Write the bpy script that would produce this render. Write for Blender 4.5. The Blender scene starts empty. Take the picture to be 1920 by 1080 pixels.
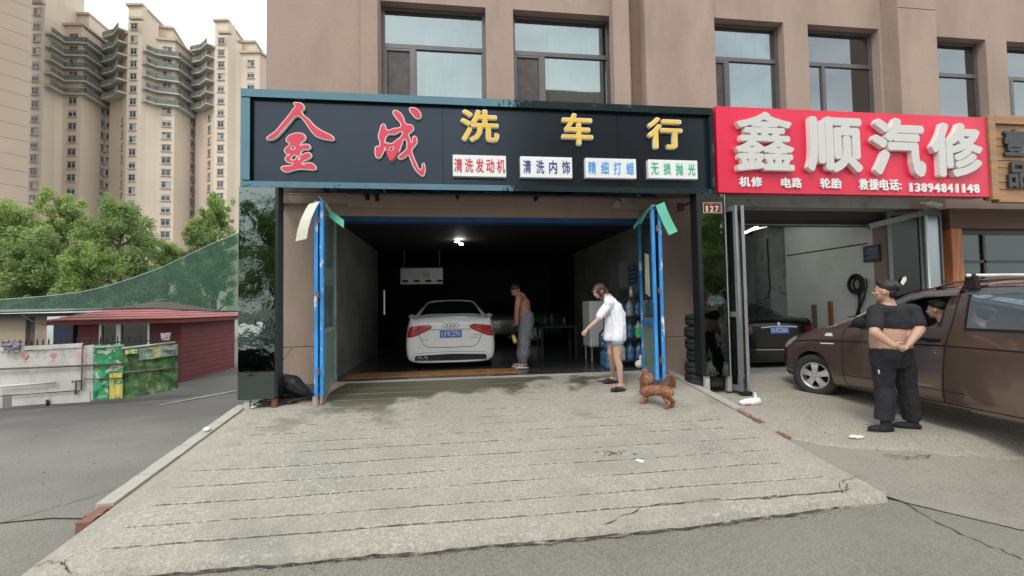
import bpy, bmesh, math, random
from mathutils import Vector, Matrix
from mathutils.bvhtree import BVHTree
random.seed(7)
SC = bpy.context.scene
COL = SC.collection
# ---------------------------------------------------------------- camera
F, CX, CY = 850.0, 960.0, 540.0
_yaw, _pitch, _roll = math.radians(7.45), math.atan(33/850), 0.0172
CAM = Vector((0, -8.0, 1.25))
FW = Vector((math.sin(_yaw)*math.cos(_pitch), math.cos(_yaw)*math.cos(_pitch), math.sin(_pitch)))
_r0 = Vector((math.cos(_yaw), -math.sin(_yaw), 0)); _u0 = _r0.cross(FW)
RT = math.cos(_roll)*_r0 - math.sin(_roll)*_u0
UP = math.sin(_roll)*_r0 + math.cos(_roll)*_u0
cam = bpy.data.objects.new('camera', bpy.data.cameras.new('camera')); COL.objects.link(cam)
mw = Matrix.Identity(4)
for i in range(3):
    mw[i][0] = RT[i]; mw[i][1] = UP[i]; mw[i][2] = -FW[i]; mw[i][3] = CAM[i]
cam.matrix_world = mw
cam.data.sensor_width = 36; cam.data.lens = F/1920*36
cam.data.clip_start = 0.05; cam.data.clip_end = 3000
SC.camera = cam
def ray(px, py): return FW + RT*((px-CX)/F) - UP*((py-CY)/F)
def atY(px, py, y):
    d = ray(px, py); return CAM + d*((y-CAM.y)/d.y)
def atX(px, py, x):
    d = ray(px, py); return CAM + d*((x-CAM.x)/d.x)
def atZ(px, py, z):
    d = ray(px, py); return CAM + d*((z-CAM.z)/d.z)
def atD(px, py, dist): return CAM + ray(px, py)*dist
RAMP = 0.113
def onramp(px, py):
    d = ray(px, py); return CAM + d*((RAMP*CAM.y-CAM.z)/(d.z-RAMP*d.y))
# ---------------------------------------------------------------- world, sun, exposure
W = bpy.data.worlds.new("World"); SC.world = W; W.use_nodes = True
nt = W.node_tree; nt.nodes.clear()
out = nt.nodes.new('ShaderNodeOutputWorld'); bg = nt.nodes.new('ShaderNodeBackground')
sky = nt.nodes.new('ShaderNodeTexSky'); sky.sky_type = 'NISHITA'; sky.sun_disc = False
SUN_EL, SUN_AZ = math.radians(52), math.radians(-150)
sky.sun_elevation = SUN_EL; sky.sun_rotation = SUN_AZ
sky.air_density = 1.0; sky.dust_density = 3.0; sky.ozone_density = 1.0
tc = nt.nodes.new('ShaderNodeTexCoord'); nz = nt.nodes.new('ShaderNodeTexNoise')
nz.inputs['Scale'].default_value = 1.8; nz.inputs['Detail'].default_value = 5; nz.inputs['Roughness'].default_value = .55
mp = nt.nodes.new('ShaderNodeMapping'); mp.inputs['Scale'].default_value = (1, 1, 2.2)
cr = nt.nodes.new('ShaderNodeValToRGB')
cr.color_ramp.elements[0].position = .36; cr.color_ramp.elements[0].color = (.42, .42, .42, 1)
cr.color_ramp.elements[1].position = .6; cr.color_ramp.elements[1].color = (.97, .97, .97, 1)
mx = nt.nodes.new('ShaderNodeMix'); mx.data_type = 'RGBA'
mx.inputs[7].default_value = (14.0, 14.3, 14.3, 1)      # bright overcast cloud deck
nt.links.new(tc.outputs['Generated'], mp.inputs['Vector']); nt.links.new(mp.outputs[0], nz.inputs['Vector'])
nt.links.new(nz.outputs['Fac'], cr.inputs['Fac']); nt.links.new(cr.outputs['Color'], mx.inputs[0])
nt.links.new(sky.outputs[0], mx.inputs[6]); nt.links.new(mx.outputs[2], bg.inputs['Color'])
bg.inputs['Strength'].default_value = 0.1
nt.links.new(bg.outputs[0], out.inputs[0])
sun = bpy.data.objects.new('sun', bpy.data.lights.new('sun', 'SUN')); COL.objects.link(sun)
sun.data.energy = 1.15; sun.data.angle = math.radians(16); sun.data.color = (1, .96, .9)
sd = Vector((math.sin(SUN_AZ)*math.cos(SUN_EL), math.cos(SUN_AZ)*math.cos(SUN_EL), math.sin(SUN_EL)))
sun.rotation_euler = sd.to_track_quat('Z', 'Y').to_euler()
SC.view_settings.view_transform = 'Standard'; SC.view_settings.look = 'None'
SC.view_settings.exposure = 0.45; SC.view_settings.gamma = 1; SC.view_settings.use_curve_mapping = False
try:
    SC.cycles.max_bounces = 6; SC.cycles.transparent_max_bounces = 12
except Exception: pass
# ---------------------------------------------------------------- materials
def _mix(nt, a, b, fac, mode='MIX'):
    m = nt.nodes.new('ShaderNodeMix'); m.data_type = 'RGBA'; m.blend_type = mode
    for v, i in ((a, 6), (b, 7), (fac, 0)):
        if hasattr(v, 'links'): nt.links.new(v, m.inputs[i])
        elif i == 0: m.inputs[0].default_value = v
        else: m.inputs[i].default_value = (*v, 1) if len(v) == 3 else v
    return m.outputs[2]
def _coords(nt, world):
    if world:
        return nt.nodes.new('ShaderNodeNewGeometry').outputs['Position']
    return nt.nodes.new('ShaderNodeTexCoord').outputs['Object']
def _noise(nt, co, scale, detail=4, rough=.55, lo=.35, hi=.65, stretch=None):
    if stretch:
        m = nt.nodes.new('ShaderNodeMapping'); m.inputs['Scale'].default_value = stretch
        nt.links.new(co, m.inputs['Vector']); co = m.outputs[0]
    n = nt.nodes.new('ShaderNodeTexNoise'); n.inputs['Scale'].default_value = scale
    n.inputs['Detail'].default_value = detail; n.inputs['Roughness'].default_value = rough
    nt.links.new(co, n.inputs['Vector'])
    r = nt.nodes.new('ShaderNodeMapRange'); r.inputs[1].default_value = lo; r.inputs[2].default_value = hi
    nt.links.new(n.outputs['Fac'], r.inputs[0]); return r.outputs[0]
def M(name, rgb, rough=.7, metal=0, var=.15, scale=2.0, fine=0, bump=0, bscale=40, coat=0, world=True,
      stain=None, stain_scale=1.5, stain_lo=.55, stain_hi=.7, stretch=None, spec=.5, emit=None, estr=1, trans=0, alpha=1, fscale=None):
    m = bpy.data.materials.new(name); m.use_nodes = True; t = m.node_tree; p = t.nodes['Principled BSDF']
    p.inputs['Roughness'].default_value = rough; p.inputs['Metallic'].default_value = metal
    p.inputs['Specular IOR Level'].default_value = spec
    if coat: p.inputs['Coat Weight'].default_value = coat; p.inputs['Coat Roughness'].default_value = .04
    if trans: p.inputs['Transmission Weight'].default_value = trans
    if alpha < 1: p.inputs['Alpha'].default_value = alpha
    p.inputs['Base Color'].default_value = (*rgb, 1)
    co = None
    if var or stain or bump or fine: co = _coords(t, world)
    col = None
    if var:
        f = _noise(t, co, scale, stretch=stretch)
        col = _mix(t, tuple(c*(1-var) for c in rgb), tuple(min(1, c*(1+var)) for c in rgb), f)
    if fine:
        f = _noise(t, co, fscale or scale*22, detail=5, rough=.7, lo=.36, hi=.64)
        col = _mix(t, col or rgb, _mix(t, tuple(c*(1-fine) for c in rgb), tuple(min(1, c*(1+fine)) for c in rgb), f), .5)
    if stain:
        f = _noise(t, co, stain_scale, detail=6, rough=.65, lo=stain_lo, hi=stain_hi, stretch=stretch)
        col = _mix(t, col or rgb, stain, f)
    if col is not None: t.links.new(col, p.inputs['Base Color'])
    if bump:
        n = t.nodes.new('ShaderNodeTexNoise'); n.inputs['Scale'].default_value = bscale; n.inputs['Detail'].default_value = 5
        t.links.new(co, n.inputs['Vector'])
        b = t.nodes.new('ShaderNodeBump'); b.inputs['Strength'].default_value = 1; b.inputs['Distance'].default_value = bump
        t.links.new(n.outputs['Fac'], b.inputs['Height']); t.links.new(b.outputs[0], p.inputs['Normal'])
    if emit:
        p.inputs['Emission Color'].default_value = (*emit, 1); p.inputs['Emission Strength'].default_value = estr
    return m
def glass(name, tint=(.6, .7, .68), refl=.35, rough=.02, reflcol=(1, 1, 1), bump=0, bscale=1.5, top=1):
    """thin pane: transparent tint mixed with a mirror-like reflection"""
    m = bpy.data.materials.new(name); m.use_nodes = True; t = m.node_tree; t.nodes.clear()
    o = t.nodes.new('ShaderNodeOutputMaterial'); a = t.nodes.new('ShaderNodeBsdfTransparent'); a.inputs[0].default_value = (*tint, 1)
    g = t.nodes.new('ShaderNodeBsdfGlossy'); g.inputs['Roughness'].default_value = rough; g.inputs[0].default_value = (*reflcol, 1)
    x = t.nodes.new('ShaderNodeMixShader'); lw = t.nodes.new('ShaderNodeLayerWeight'); lw.inputs[0].default_value = .3
    r = t.nodes.new('ShaderNodeMapRange'); r.inputs[3].default_value = refl; r.inputs[4].default_value = top
    t.links.new(lw.outputs['Fresnel'], r.inputs[0]); t.links.new(r.outputs[0], x.inputs[0])
    t.links.new(a.outputs[0], x.inputs[1]); t.links.new(g.outputs[0], x.inputs[2]); t.links.new(x.outputs[0], o.inputs[0])
    if bump:
        n = t.nodes.new('ShaderNodeTexNoise'); n.inputs['Scale'].default_value = bscale; n.inputs['Detail'].default_value = 1
        t.links.new(_coords(t, True), n.inputs['Vector'])
        b = t.nodes.new('ShaderNodeBump'); b.inputs['Distance'].default_value = bump
        t.links.new(n.outputs['Fac'], b.inputs['Height']); t.links.new(b.outputs[0], g.inputs['Normal'])
    return m
# ---------------------------------------------------------------- object helpers
def tag(o, label=None, cat=None, group=None, kind=None):
    if label: o['label'] = label
    if cat: o['category'] = cat
    if group: o['group'] = group
    if kind: o['kind'] = kind
    return o
def thing(name, label, cat, loc=(0, 0, 0), group=None):
    o = bpy.data.objects.new(name, None); COL.objects.link(o); o.location = loc
    o.empty_display_size = .2
    return tag(o, label, cat, group)
def link(name, mesh, parent=None, mats=None):
    o = bpy.data.objects.new(name, mesh); COL.objects.link(o)
    if mats:
        for m in (mats if isinstance(mats, (list, tuple)) else [mats]): mesh.materials.append(m)
    if parent:
        o.parent = parent; o.matrix_parent_inverse = parent.matrix_basis.inverted()
    return o
def copy_tree(o, parent=None):
    inv = o.matrix_parent_inverse.copy(); c = o.copy(); COL.objects.link(c); c.parent = parent; c.matrix_parent_inverse = inv
    for ch in list(o.children): copy_tree(ch, c)
    return c
class MB:
    def __init__(s): s.v = []; s.f = []; s.m = []; s.mi = 0
    def add(s, vs, fs):
        n = len(s.v); s.v += [tuple(v) for v in vs]; s.f += [tuple(i+n for i in f) for f in fs]; s.m += [s.mi]*len(fs); return s
    def box(s, a, b):
        (x0, y0, z0), (x1, y1, z1) = [tuple(map(min, zip(a, b))), tuple(map(max, zip(a, b)))]
        return s.add([(x0,y0,z0),(x1,y0,z0),(x1,y1,z0),(x0,y1,z0),(x0,y0,z1),(x1,y0,z1),(x1,y1,z1),(x0,y1,z1)],
                     [(0,3,2,1),(4,5,6,7),(0,1,5,4),(1,2,6,5),(2,3,7,6),(3,0,4,7)])
    def bar(s, a, b, w, h, up=(0, 0, 1)):
        a, b = Vector(a), Vector(b); d = (b-a).normalized(); u = Vector(up)
        if abs(d.dot(u)) > .98: u = Vector((0, 1, 0))
        x = d.cross(u).normalized(); z = x.cross(d)
        vs = [p + x*sx*w/2 + z*sz*h/2 for p in (a, b) for sx, sz in ((-1,-1),(1,-1),(1,1),(-1,1))]
        return s.add(vs, [(3,2,1,0),(4,5,6,7),(0,1,5,4),(1,2,6,5),(2,3,7,6),(3,0,4,7)])
    def tube(s, pts, r, n=8, caps=True):
        pts = [Vector(p) for p in pts]; rs = r if isinstance(r, (list, tuple)) else [r]*len(pts)
        vs = []; ref = None
        for i, p in enumerate(pts):
            d = (pts[min(i+1, len(pts)-1)] - pts[max(i-1, 0)]).normalized()
            if ref is None: ref = d.orthogonal()
            x = (ref - d*ref.dot(d)).normalized(); ref = x; y = d.cross(x)
            for k in range(n):
                a = 2*math.pi*k/n; vs.append(p + (x*math.cos(a)+y*math.sin(a))*rs[i])
        fs = [(i*n+k, i*n+(k+1) % n, (i+1)*n+(k+1) % n, (i+1)*n+k) for i in range(len(pts)-1) for k in range(n)]
        if caps: fs += [tuple(range(n))[::-1], tuple((len(pts)-1)*n+k for k in range(n))]
        return s.add(vs, fs)
    def prism(s, poly, axis, d0, d1):
        """poly = 2D outline; axis 'y': (x,z) extruded y d0..d1; 'x': (y,z); 'z': (x,y)"""
        def P(a, b, d): return {'y': (a, d, b), 'x': (d, a, b), 'z': (a, b, d)}[axis]
        n = len(poly)
        return s.add([P(a, b, d0) for a, b in poly]+[P(a, b, d1) for a, b in poly],
                     [tuple(range(n)), tuple(range(2*n-1, n-1, -1))]+[(i, i+n, (i+1) % n+n, (i+1) % n) for i in range(n)])
    def grid(s, fn, nu, nv):
        vs = [fn(i/nu, j/nv) for j in range(nv+1) for i in range(nu+1)]
        fs = [(j*(nu+1)+i, j*(nu+1)+i+1, (j+1)*(nu+1)+i+1, (j+1)*(nu+1)+i) for j in range(nv) for i in range(nu)]
        return s.add(vs, fs)
    def lathe(s, prof, c=(0, 0, 0), axis='z', n=24):
        """prof [(r, h)]"""
        vs = []
        for r, h in prof:
            for k in range(n):
                a = 2*math.pi*k/n; u, v = r*math.cos(a), r*math.sin(a)
                p = {'z': (u, v, h), 'x': (h, u, v), 'y': (u, h, v)}[axis]
                vs.append((p[0]+c[0], p[1]+c[1], p[2]+c[2]))
        fs = [(i*n+k, i*n+(k+1) % n, (i+1)*n+(k+1) % n, (i+1)*n+k) for i in range(len(prof)-1) for k in range(n)]
        return s.add(vs, fs)
    def quad(s, *p): return s.add(p, [tuple(range(len(p)))])
    def mesh(s, name='m', smooth=False, fix=True):
        me = bpy.data.meshes.new(name); me.from_pydata(s.v, [], s.f); me.update()
        if fix:
            bm = bmesh.new(); bm.from_mesh(me); bmesh.ops.recalc_face_normals(bm, faces=bm.faces); bm.to_mesh(me); bm.free()
        if any(s.m): me.polygons.foreach_set('material_index', s.m)
        if smooth: me.polygons.foreach_set('use_smooth', [True]*len(me.polygons))
        return me
    def build(s, name, mat, parent=None, smooth=False, bevel=0, fix=True):
        me = s.mesh(name, smooth, fix)
        if bevel:
            bm = bmesh.new(); bm.from_mesh(me)
            es = [e for e in bm.edges if len(e.link_faces) == 2 and e.calc_face_angle(0) > .6]
            bmesh.ops.bevel(bm, geom=es, offset=bevel, segments=2, affect='EDGES', profile=.5, clamp_overlap=True)
            bm.to_mesh(me); bm.free()
        return link(name, me, parent, mat)
def eval_mesh(o, name):
    dg = bpy.context.evaluated_depsgraph_get(); dg.update()
    me = bpy.data.meshes.new_from_object(o.evaluated_get(dg)); me.name = name
    old = o.data; bpy.data.objects.remove(o, do_unlink=True)
    return me
def smooth_mesh(me):
    me.polygons.foreach_set('use_smooth', [True]*len(me.polygons)); return me
# text ------------------------------------------------------------------
def embolden(me, b, name):
    """thicken strokes: the extruded glyph repeated on small circles, each a hair further back"""
    vs = [v.co.copy() for v in me.vertices]; fs = [tuple(p.vertices) for p in me.polygons]
    sh = [(0, 0)] + [(b*math.cos(a*.7854), b*math.sin(a*.7854)) for a in range(8)]
    if b > .026: sh += [(b*.5*math.cos(a*1.5708+.4), b*.5*math.sin(a*1.5708+.4)) for a in range(4)]
    V = []; Fs = []
    for k, (dx, dy) in enumerate(sh):
        n = len(V); q = 1-.008*k; V += [(v.x+dx, v.y+dy, v.z*q if v.z > 0 else v.z) for v in vs]; Fs += [tuple(i+n for i in f) for f in fs]
    m = bpy.data.meshes.new(name); m.from_pydata(V, [], Fs); m.update(); return m

def glyph(ch, x0, z0, x1, z1, y, depth, mat, parent, name='character', bold=0.0, flip=False, frame=None):
    """one character (or a line of them) stretched into a world rectangle on the plane y, standing proud by depth towards -y"""
    cu = bpy.data.curves.new('t', 'FONT'); cu.body = ch; cu.size = 1; cu.offset = bold; cu.extrude = .5; cu.resolution_u = 3
    cu.offset = 0
    o = bpy.data.objects.new('t', cu); COL.objects.link(o); me = eval_mesh(o, name)
    if bold: me = embolden(me, bold, name)
    xs = [v.co.x for v in me.vertices]; zs = [v.co.y for v in me.vertices]
    ax, bx, az, bz = min(xs), max(xs), min(zs), max(zs)
    for v in me.vertices:
        x, z, d = v.co.x, v.co.y, v.co.z
        X = x0+(x-ax)/(bx-ax)*(x1-x0); Z = z0+(z-az)/(bz-az)*(z1-z0); D = y-depth*(d+.5)
        v.co = (X, D, Z) if frame is None else frame(X, D, Z)
    bm = bmesh.new(); bm.from_mesh(me); bmesh.ops.recalc_face_normals(bm, faces=bm.faces); bm.to_mesh(me); bm.free()
    me.materials.clear()
    return link(name, me, parent, mat)
def glyph_px(ch, px0, py0, px1, py1, y, depth, mat, parent, **k):
    """rectangle given by where the photograph shows it on plane y (front face y-depth)"""
    yy = y-depth
    a = atY(px0, (py0+py1)/2, yy).x; b = atY(px1, (py0+py1)/2, yy).x
    c = atY((px0+px1)/2, py1, yy).z; d = atY((px0+px1)/2, py0, yy).z
    return glyph(ch, a, c, b, d, y, depth, mat, parent, **k)
def outline(polys, y, depth, mat, parent, name, off=0.0):
    """closed outlines (x,z), extruded towards -y; off grows the outline"""
    cu = bpy.data.curves.new('c', 'CURVE'); cu.dimensions = '2D'; cu.fill_mode = 'BOTH'; cu.extrude = depth/2; cu.offset = off
    for poly in polys:
        sp = cu.splines.new('BEZIER'); sp.bezier_points.add(len(poly)-1); sp.use_cyclic_u = True; sp.resolution_u = 4
        for bp, (x, z) in zip(sp.bezier_points, poly):
            bp.co = (x, z, 0); bp.handle_left_type = bp.handle_right_type = 'AUTO'
    o = bpy.data.objects.new('c', cu); COL.objects.link(o); me = eval_mesh(o, name)
    for v in me.vertices: v.co = (v.co.x, y-depth/2-v.co.z, v.co.y)
    bm = bmesh.new(); bm.from_mesh(me); bmesh.ops.recalc_face_normals(bm, faces=bm.faces); bm.to_mesh(me); bm.free()
    me.materials.clear()
    return link(name, me, parent, mat)
# organic shapes -----------------------------------------------------------
def cap_geo(mb, a, ra, b, rb, n=10):
    a, b = Vector(a), Vector(b); d = b-a
    L = d.length
    if L < 1e-5: d = Vector((0, 0, 1)); b = a+d*1e-4
    d.normalize()
    pts = [a-d*ra*math.cos(t) for t in (.25, .7, 1.15)]; rs = [ra*math.sin(t) for t in (.25, .7, 1.15)]
    pts += [a, b]; rs += [ra, rb]
    for t in (1.15, .7, .25): pts.append(b+d*rb*math.cos(t)); rs.append(rb*math.sin(t))
    mb.tube(pts, rs, n)
def ell_geo(mb, c, r, rot=(0, 0, 0), n=14):
    from mathutils import Euler
    R = Euler(rot).to_matrix(); c = Vector(c); vs = []; m = n//2+1
    for i in range(m+1):
        th = .08+(math.pi-.16)*i/m
        for k in range(n):
            a = 2*math.pi*k/n
            vs.append(c + R @ Vector((r[0]*math.sin(th)*math.cos(a), r[1]*math.sin(th)*math.sin(a), r[2]*math.cos(th))))
    fs = [(i*n+k, i*n+(k+1) % n, (i+1)*n+(k+1) % n, (i+1)*n+k) for i in range(m) for k in range(n)]
    fs += [tuple(range(n))[::-1], tuple(m*n+k for k in range(n))]
    mb.add(vs, fs)
def ring_geo(mb, rings, n=20):
    """rings: (center, rx, ry, ang) stacked upward; closed loft"""
    vs = []
    for c, rx, ry, ang in rings:
        for k in range(n):
            a = 2*math.pi*k/n; u, v = rx*math.cos(a), ry*math.sin(a)
            vs.append((c[0]+u*math.cos(ang)-v*math.sin(ang), c[1]+u*math.sin(ang)+v*math.cos(ang), c[2]))
    m = len(rings)
    fs = [(i*n+k, i*n+(k+1) % n, (i+1)*n+(k+1) % n, (i+1)*n+k) for i in range(m-1) for k in range(n)]
    fs += [tuple(range(n))[::-1], tuple((m-1)*n+k for k in range(n))]
    mb.add(vs, fs)
def blob(name, prims, voxel, mat, parent, smooth=4, disp=None):
    mb = MB()
    for p in prims:
        if p[0] == 'chain':
            for (a, ra), (b, rb) in zip(p[1], p[1][1:]): cap_geo(mb, a, ra, b, rb)
        elif p[0] == 'ell': ell_geo(mb, *p[1:])
        elif p[0] == 'ring': ring_geo(mb, p[1])
    me = mb.mesh('b')
    o = bpy.data.objects.new('b', me); COL.objects.link(o)
    m = o.modifiers.new('r', 'REMESH'); m.mode = 'VOXEL'; m.voxel_size = voxel
    if smooth:
        s = o.modifiers.new('s', 'SMOOTH'); s.iterations = smooth; s.factor = .5
    me = eval_mesh(o, name)
    if disp:
        ns = [v.normal.copy() for v in me.vertices]
        for v, nn in zip(me.vertices, ns): v.co += nn*disp(v.co)
    me.materials.clear(); smooth_mesh(me)
    return link(name, me, parent, mat)
# projected panels ------------------------------------------------------------
def bvh_of(me): 
    bm = bmesh.new(); bm.from_mesh(me); t = BVHTree.FromBMesh(bm); bm.free(); return t
def patch(bvh, poly, axis, side, off, name, mat, parent, cuts=3, thick=0, smooth=True):
    """poly in the plane seen along axis ('x': (y,z), 'y': (x,z), 'z': (x,y)); shot from side (+1/-1) onto the body and lifted by off"""
    bm = bmesh.new()
    vs = [bm.verts.new((a, b, 0)) for a, b in poly]; bm.faces.new(vs)
    bmesh.ops.triangulate(bm, faces=bm.faces[:])
    for _ in range(cuts):
        es = [e for e in bm.edges if e.calc_length() > .06]
        if not es: break
        bmesh.ops.subdivide_edges(bm, edges=es, cuts=1, use_grid_fill=False)
        bmesh.ops.triangulate(bm, faces=bm.faces[:])
    d = {'x': Vector((-side, 0, 0)), 'y': Vector((0, -side, 0)), 'z': Vector((0, 0, -side))}[axis]
    bad = []
    for v in bm.verts:
        a, b = v.co.x, v.co.y
        o = {'x': Vector((side*8, a, b)), 'y': Vector((a, side*8, b)), 'z': Vector((a, b, side*8))}[axis]
        h, n, i, _ = bvh.ray_cast(o, d)
        if h is None: bad.append(v); v.co = o; continue
        v.co = h - d*off
    if bad: bmesh.ops.delete(bm, geom=bad, context='VERTS')
    bmesh.ops.recalc_face_normals(bm, faces=bm.faces)
    if bm.faces:
        f = bm.faces[0]
        avg = sum((f.normal for f in bm.faces), Vector())
        if avg.dot(-d) < 0: bmesh.ops.reverse_faces(bm, faces=bm.faces[:])
    me = bpy.data.meshes.new(name); bm.to_mesh(me); bm.free()
    if smooth: smooth_mesh(me)
    return link(name, me, parent, mat)
def strip(pts, w):
    """polyline -> thin ribbon polygon in 2D"""
    L = []; Rr = []
    for i, p in enumerate(pts):
        a = Vector(pts[max(i-1, 0)]); b = Vector(pts[min(i+1, len(pts)-1)]); d = (b-a).normalized(); n = Vector((-d.y, d.x))*w/2
        p = Vector(p); L.append(tuple(p+n)); Rr.append(tuple(p-n))
    return L + Rr[::-1]
# ================================================================ materials
m_stucco = M('stucco', (.355, .27, .222), .9, var=.10, scale=.9, fine=.10, bump=.004, bscale=60, stain=(.27, .20, .165), stain_scale=.8, stain_lo=.48, stain_hi=.72, stretch=(1, 1, .35))
m_joint = M('joint', (.09, .06, .05), .9, var=0)
m_alu = M('aluminium_frame', (.13, .125, .13), .4, metal=.4, var=.1)
m_darkpaint_gloom = M('dark_paint_and_gloom', (.018, .018, .02), .7, var=.2)  # dark paint, also used for the gloom deep in the car wash bay
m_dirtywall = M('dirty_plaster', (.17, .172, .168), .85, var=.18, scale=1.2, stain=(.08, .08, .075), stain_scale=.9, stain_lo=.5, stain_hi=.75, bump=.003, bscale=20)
m_palewall = M('pale_plaster', (.72, .75, .71), .85, var=.12, scale=.8, stain=(.55, .57, .53), stain_scale=.8, stain_lo=.5, stain_hi=.72, bump=.002, bscale=25)
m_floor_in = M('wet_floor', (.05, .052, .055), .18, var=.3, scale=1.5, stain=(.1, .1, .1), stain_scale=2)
m_floor_r = M('garage_floor', (.24, .25, .25), .5, var=.2, scale=1.5, stain=(.12, .12, .12), stain_scale=2)
m_blue = M('blue_paint', (.03, .25, .62), .45, var=.2, scale=5, stain=(.62, .66, .66), stain_scale=7, stain_lo=.57, stain_hi=.6, stretch=(1, 1, .35))
m_bluebeam = M('blue_beam_paint', (.012, .07, .2), .5, var=.25, scale=4)
m_blackmirror = M('black_mirror_steel', (.085, .15, .175), .035, metal=1, var=.06, scale=.6, bump=.012, bscale=2.2)
m_blackpanel = M('black_panel', (.038, .048, .060), .22, metal=.85, var=.08, scale=.4, bump=.004, bscale=1.2)
m_pillar = M('black_glass_pillar', (.15, .185, .18), .012, metal=1, var=0, bump=.008, bscale=1.7)
m_blackedge = M('black_edge', (.012, .013, .015), .3, var=.1)
m_redpaint = M('red_letter', (.62, .035, .085), .4, var=.05)
m_whiteedge = M('white_edge', (.75, .73, .66), .5, var=.05)
m_yellow = M('yellow_letter', (.78, .50, .06), .4, var=.08)
m_signwhite = M('white_box', (.74, .76, .76), .4, var=.04)
m_redsign = M('red_sign_sheet', (.68, .012, .055), .4, var=.06, scale=.8, stain=(.55, .01, .045), stain_scale=.6)
m_wood = M('sign_wood', (.34, .20, .105), .7, var=.3, scale=3, fine=.25, stretch=(.25, 1, 4), bump=.003, bscale=30)
m_woodpost = M('orange_wood', (.36, .13, .045), .6, var=.3, scale=4, stretch=(4, 4, .3))
m_darkletter = M('dark_letter', (.03, .035, .038), .5, var=.1)
m_steel = M('steel_grey', (.36, .37, .36), .5, metal=.2, var=.12, stain=(.22, .22, .2), stain_scale=3)
m_rust = M('rust', (.16, .07, .04), .9, var=.3, scale=8)
m_rubber = M('rubber', (.02, .02, .021), .75, var=.25, scale=10, bump=.002, bscale=60)
m_black = M('matt_black', (.008, .008, .009), .9, var=0)
m_white = M('white_plastic', (.75, .75, .73), .45, var=.05)
m_chrome = M('chrome', (.75, .76, .78), .12, metal=1, var=0)
m_winpane = glass('window_pane', (.60, .70, .68), .26, .02, (.74, .82, .84), bump=.004, bscale=.8)
m_curtain = M('curtain', (.74, .75, .72), .9, var=.1, scale=5)
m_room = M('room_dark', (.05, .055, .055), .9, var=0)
m_screen = M('dark_screen', (.062, .052, .046), .55, var=.25, scale=6)
m_doorglass = glass('door_glass', (.50, .62, .56), .16, .05)
m_frost = M('frosted_glass', (.24, .34, .29), .35, var=.12, scale=3, stain=(.16, .23, .2), stain_scale=1.5)
def led_white():
    m = M('white_led_face', (.60, .60, .57), .5, var=.04); t = m.node_tree; p = t.nodes['Principled BSDF']
    co = _coords(t, True); v = t.nodes.new('ShaderNodeSeparateXYZ'); t.links.new(co, v.inputs[0]); prev = None
    for k in ('X', 'Z'):
        a = t.nodes.new('ShaderNodeMath'); a.operation = 'MULTIPLY'; a.inputs[1].default_value = 2*math.pi/.029; t.links.new(v.outputs[k], a.inputs[0])
        b = t.nodes.new('ShaderNodeMath'); b.operation = 'SINE'; t.links.new(a.outputs[0], b.inputs[0])
        c = t.nodes.new('ShaderNodeMath'); c.operation = 'GREATER_THAN'; c.inputs[1].default_value = .55; t.links.new(b.outputs[0], c.inputs[0])
        if prev is None: prev = c.outputs[0]
        else:
            d = t.nodes.new('ShaderNodeMath'); d.operation = 'MULTIPLY'; t.links.new(prev, d.inputs[0]); t.links.new(c.outputs[0], d.inputs[1]); prev = d.outputs[0]
    t.links.new(_mix(t, (.60, .60, .57), (.26, .26, .34), prev), p.inputs['Base Color'])
    return m
m_led = led_white()
# ================================================================ ground
def sm(t): t = max(0, min(1, t)); return t*t*(3-2*t)
def gz(x, y):
    left = -.53 - .47*sm((y+4.2)/9)
    right = -.56
    k = sm((x+2.95)/.4)
    return left*(1-k)+right*k
m_asphalt = M('asphalt', (.182, .175, .147), .9, var=.2, scale=.7, fine=.6, fscale=60, bump=.006, bscale=90, stain=(.20, .195, .165), stain_scale=.5, stain_lo=.5, stain_hi=.7)
xs = [-1500, -400, -120, -60, -35] + [-24+i*1.0 for i in range(20)] + [-4+i*.25 for i in range(17)] + [1+i for i in range(20)] + [35, 80, 300, 1500]
ys = [-1500, -300, -60, -20] + [-12+i*.5 for i in range(50)] + [14, 18, 25, 40, 80, 200, 600, 1500]
g = MB(); g.v = [(x, y, gz(x, y)+random.uniform(-.004, .004)) for y in ys for x in xs]
nx = len(xs); g.f = [(j*nx+i, j*nx+i+1, (j+1)*nx+i+1, (j+1)*nx+i) for j in range(len(ys)-1) for i in range(nx-1)]; g.m = [0]*len(g.f)
tag(g.build('ground', m_asphalt, smooth=True), kind='structure')
# darker alley surface, its near edge is the long crack on the left
m_alley = M('alley_asphalt', (.175, .168, .145), .85, var=.28, scale=.5, fine=.5, fscale=55, bump=.005, bscale=80, stain=(.215, .205, .178), stain_scale=.45, stain_lo=.45, stain_hi=.72)
def darken_far(m):
    # blends to a darker tone away from the street, edge broken by noise
    t = m.node_tree; p = t.nodes['Principled BSDF']; src = p.inputs['Base Color'].links[0].from_socket; co = _coords(t, True)
    s = t.nodes.new('ShaderNodeSeparateXYZ'); t.links.new(co, s.inputs[0]); r = t.nodes.new('ShaderNodeMapRange'); r.inputs[1].default_value = -1.2; r.inputs[2].default_value = 2.6; t.links.new(s.outputs['Y'], r.inputs[0])
    a = t.nodes.new('ShaderNodeMath'); a.operation = 'MULTIPLY_ADD'; a.inputs[1].default_value = .6; a.inputs[2].default_value = -.3; t.links.new(_noise(t, co, .9, 5, .6, .35, .65), a.inputs[0])
    b = t.nodes.new('ShaderNodeMath'); b.operation = 'ADD'; b.use_clamp = True; t.links.new(a.outputs[0], b.inputs[0]); t.links.new(r.outputs[0], b.inputs[1])
    t.links.new(_mix(t, src, (.098, .093, .088), b.outputs[0]), p.inputs['Base Color'])
darken_far(m_alley)
def ally(x): return -3.55 + .12*(x+3)*-1*.55 + .04*math.sin(x*5)+.02*math.sin(x*13)
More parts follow.
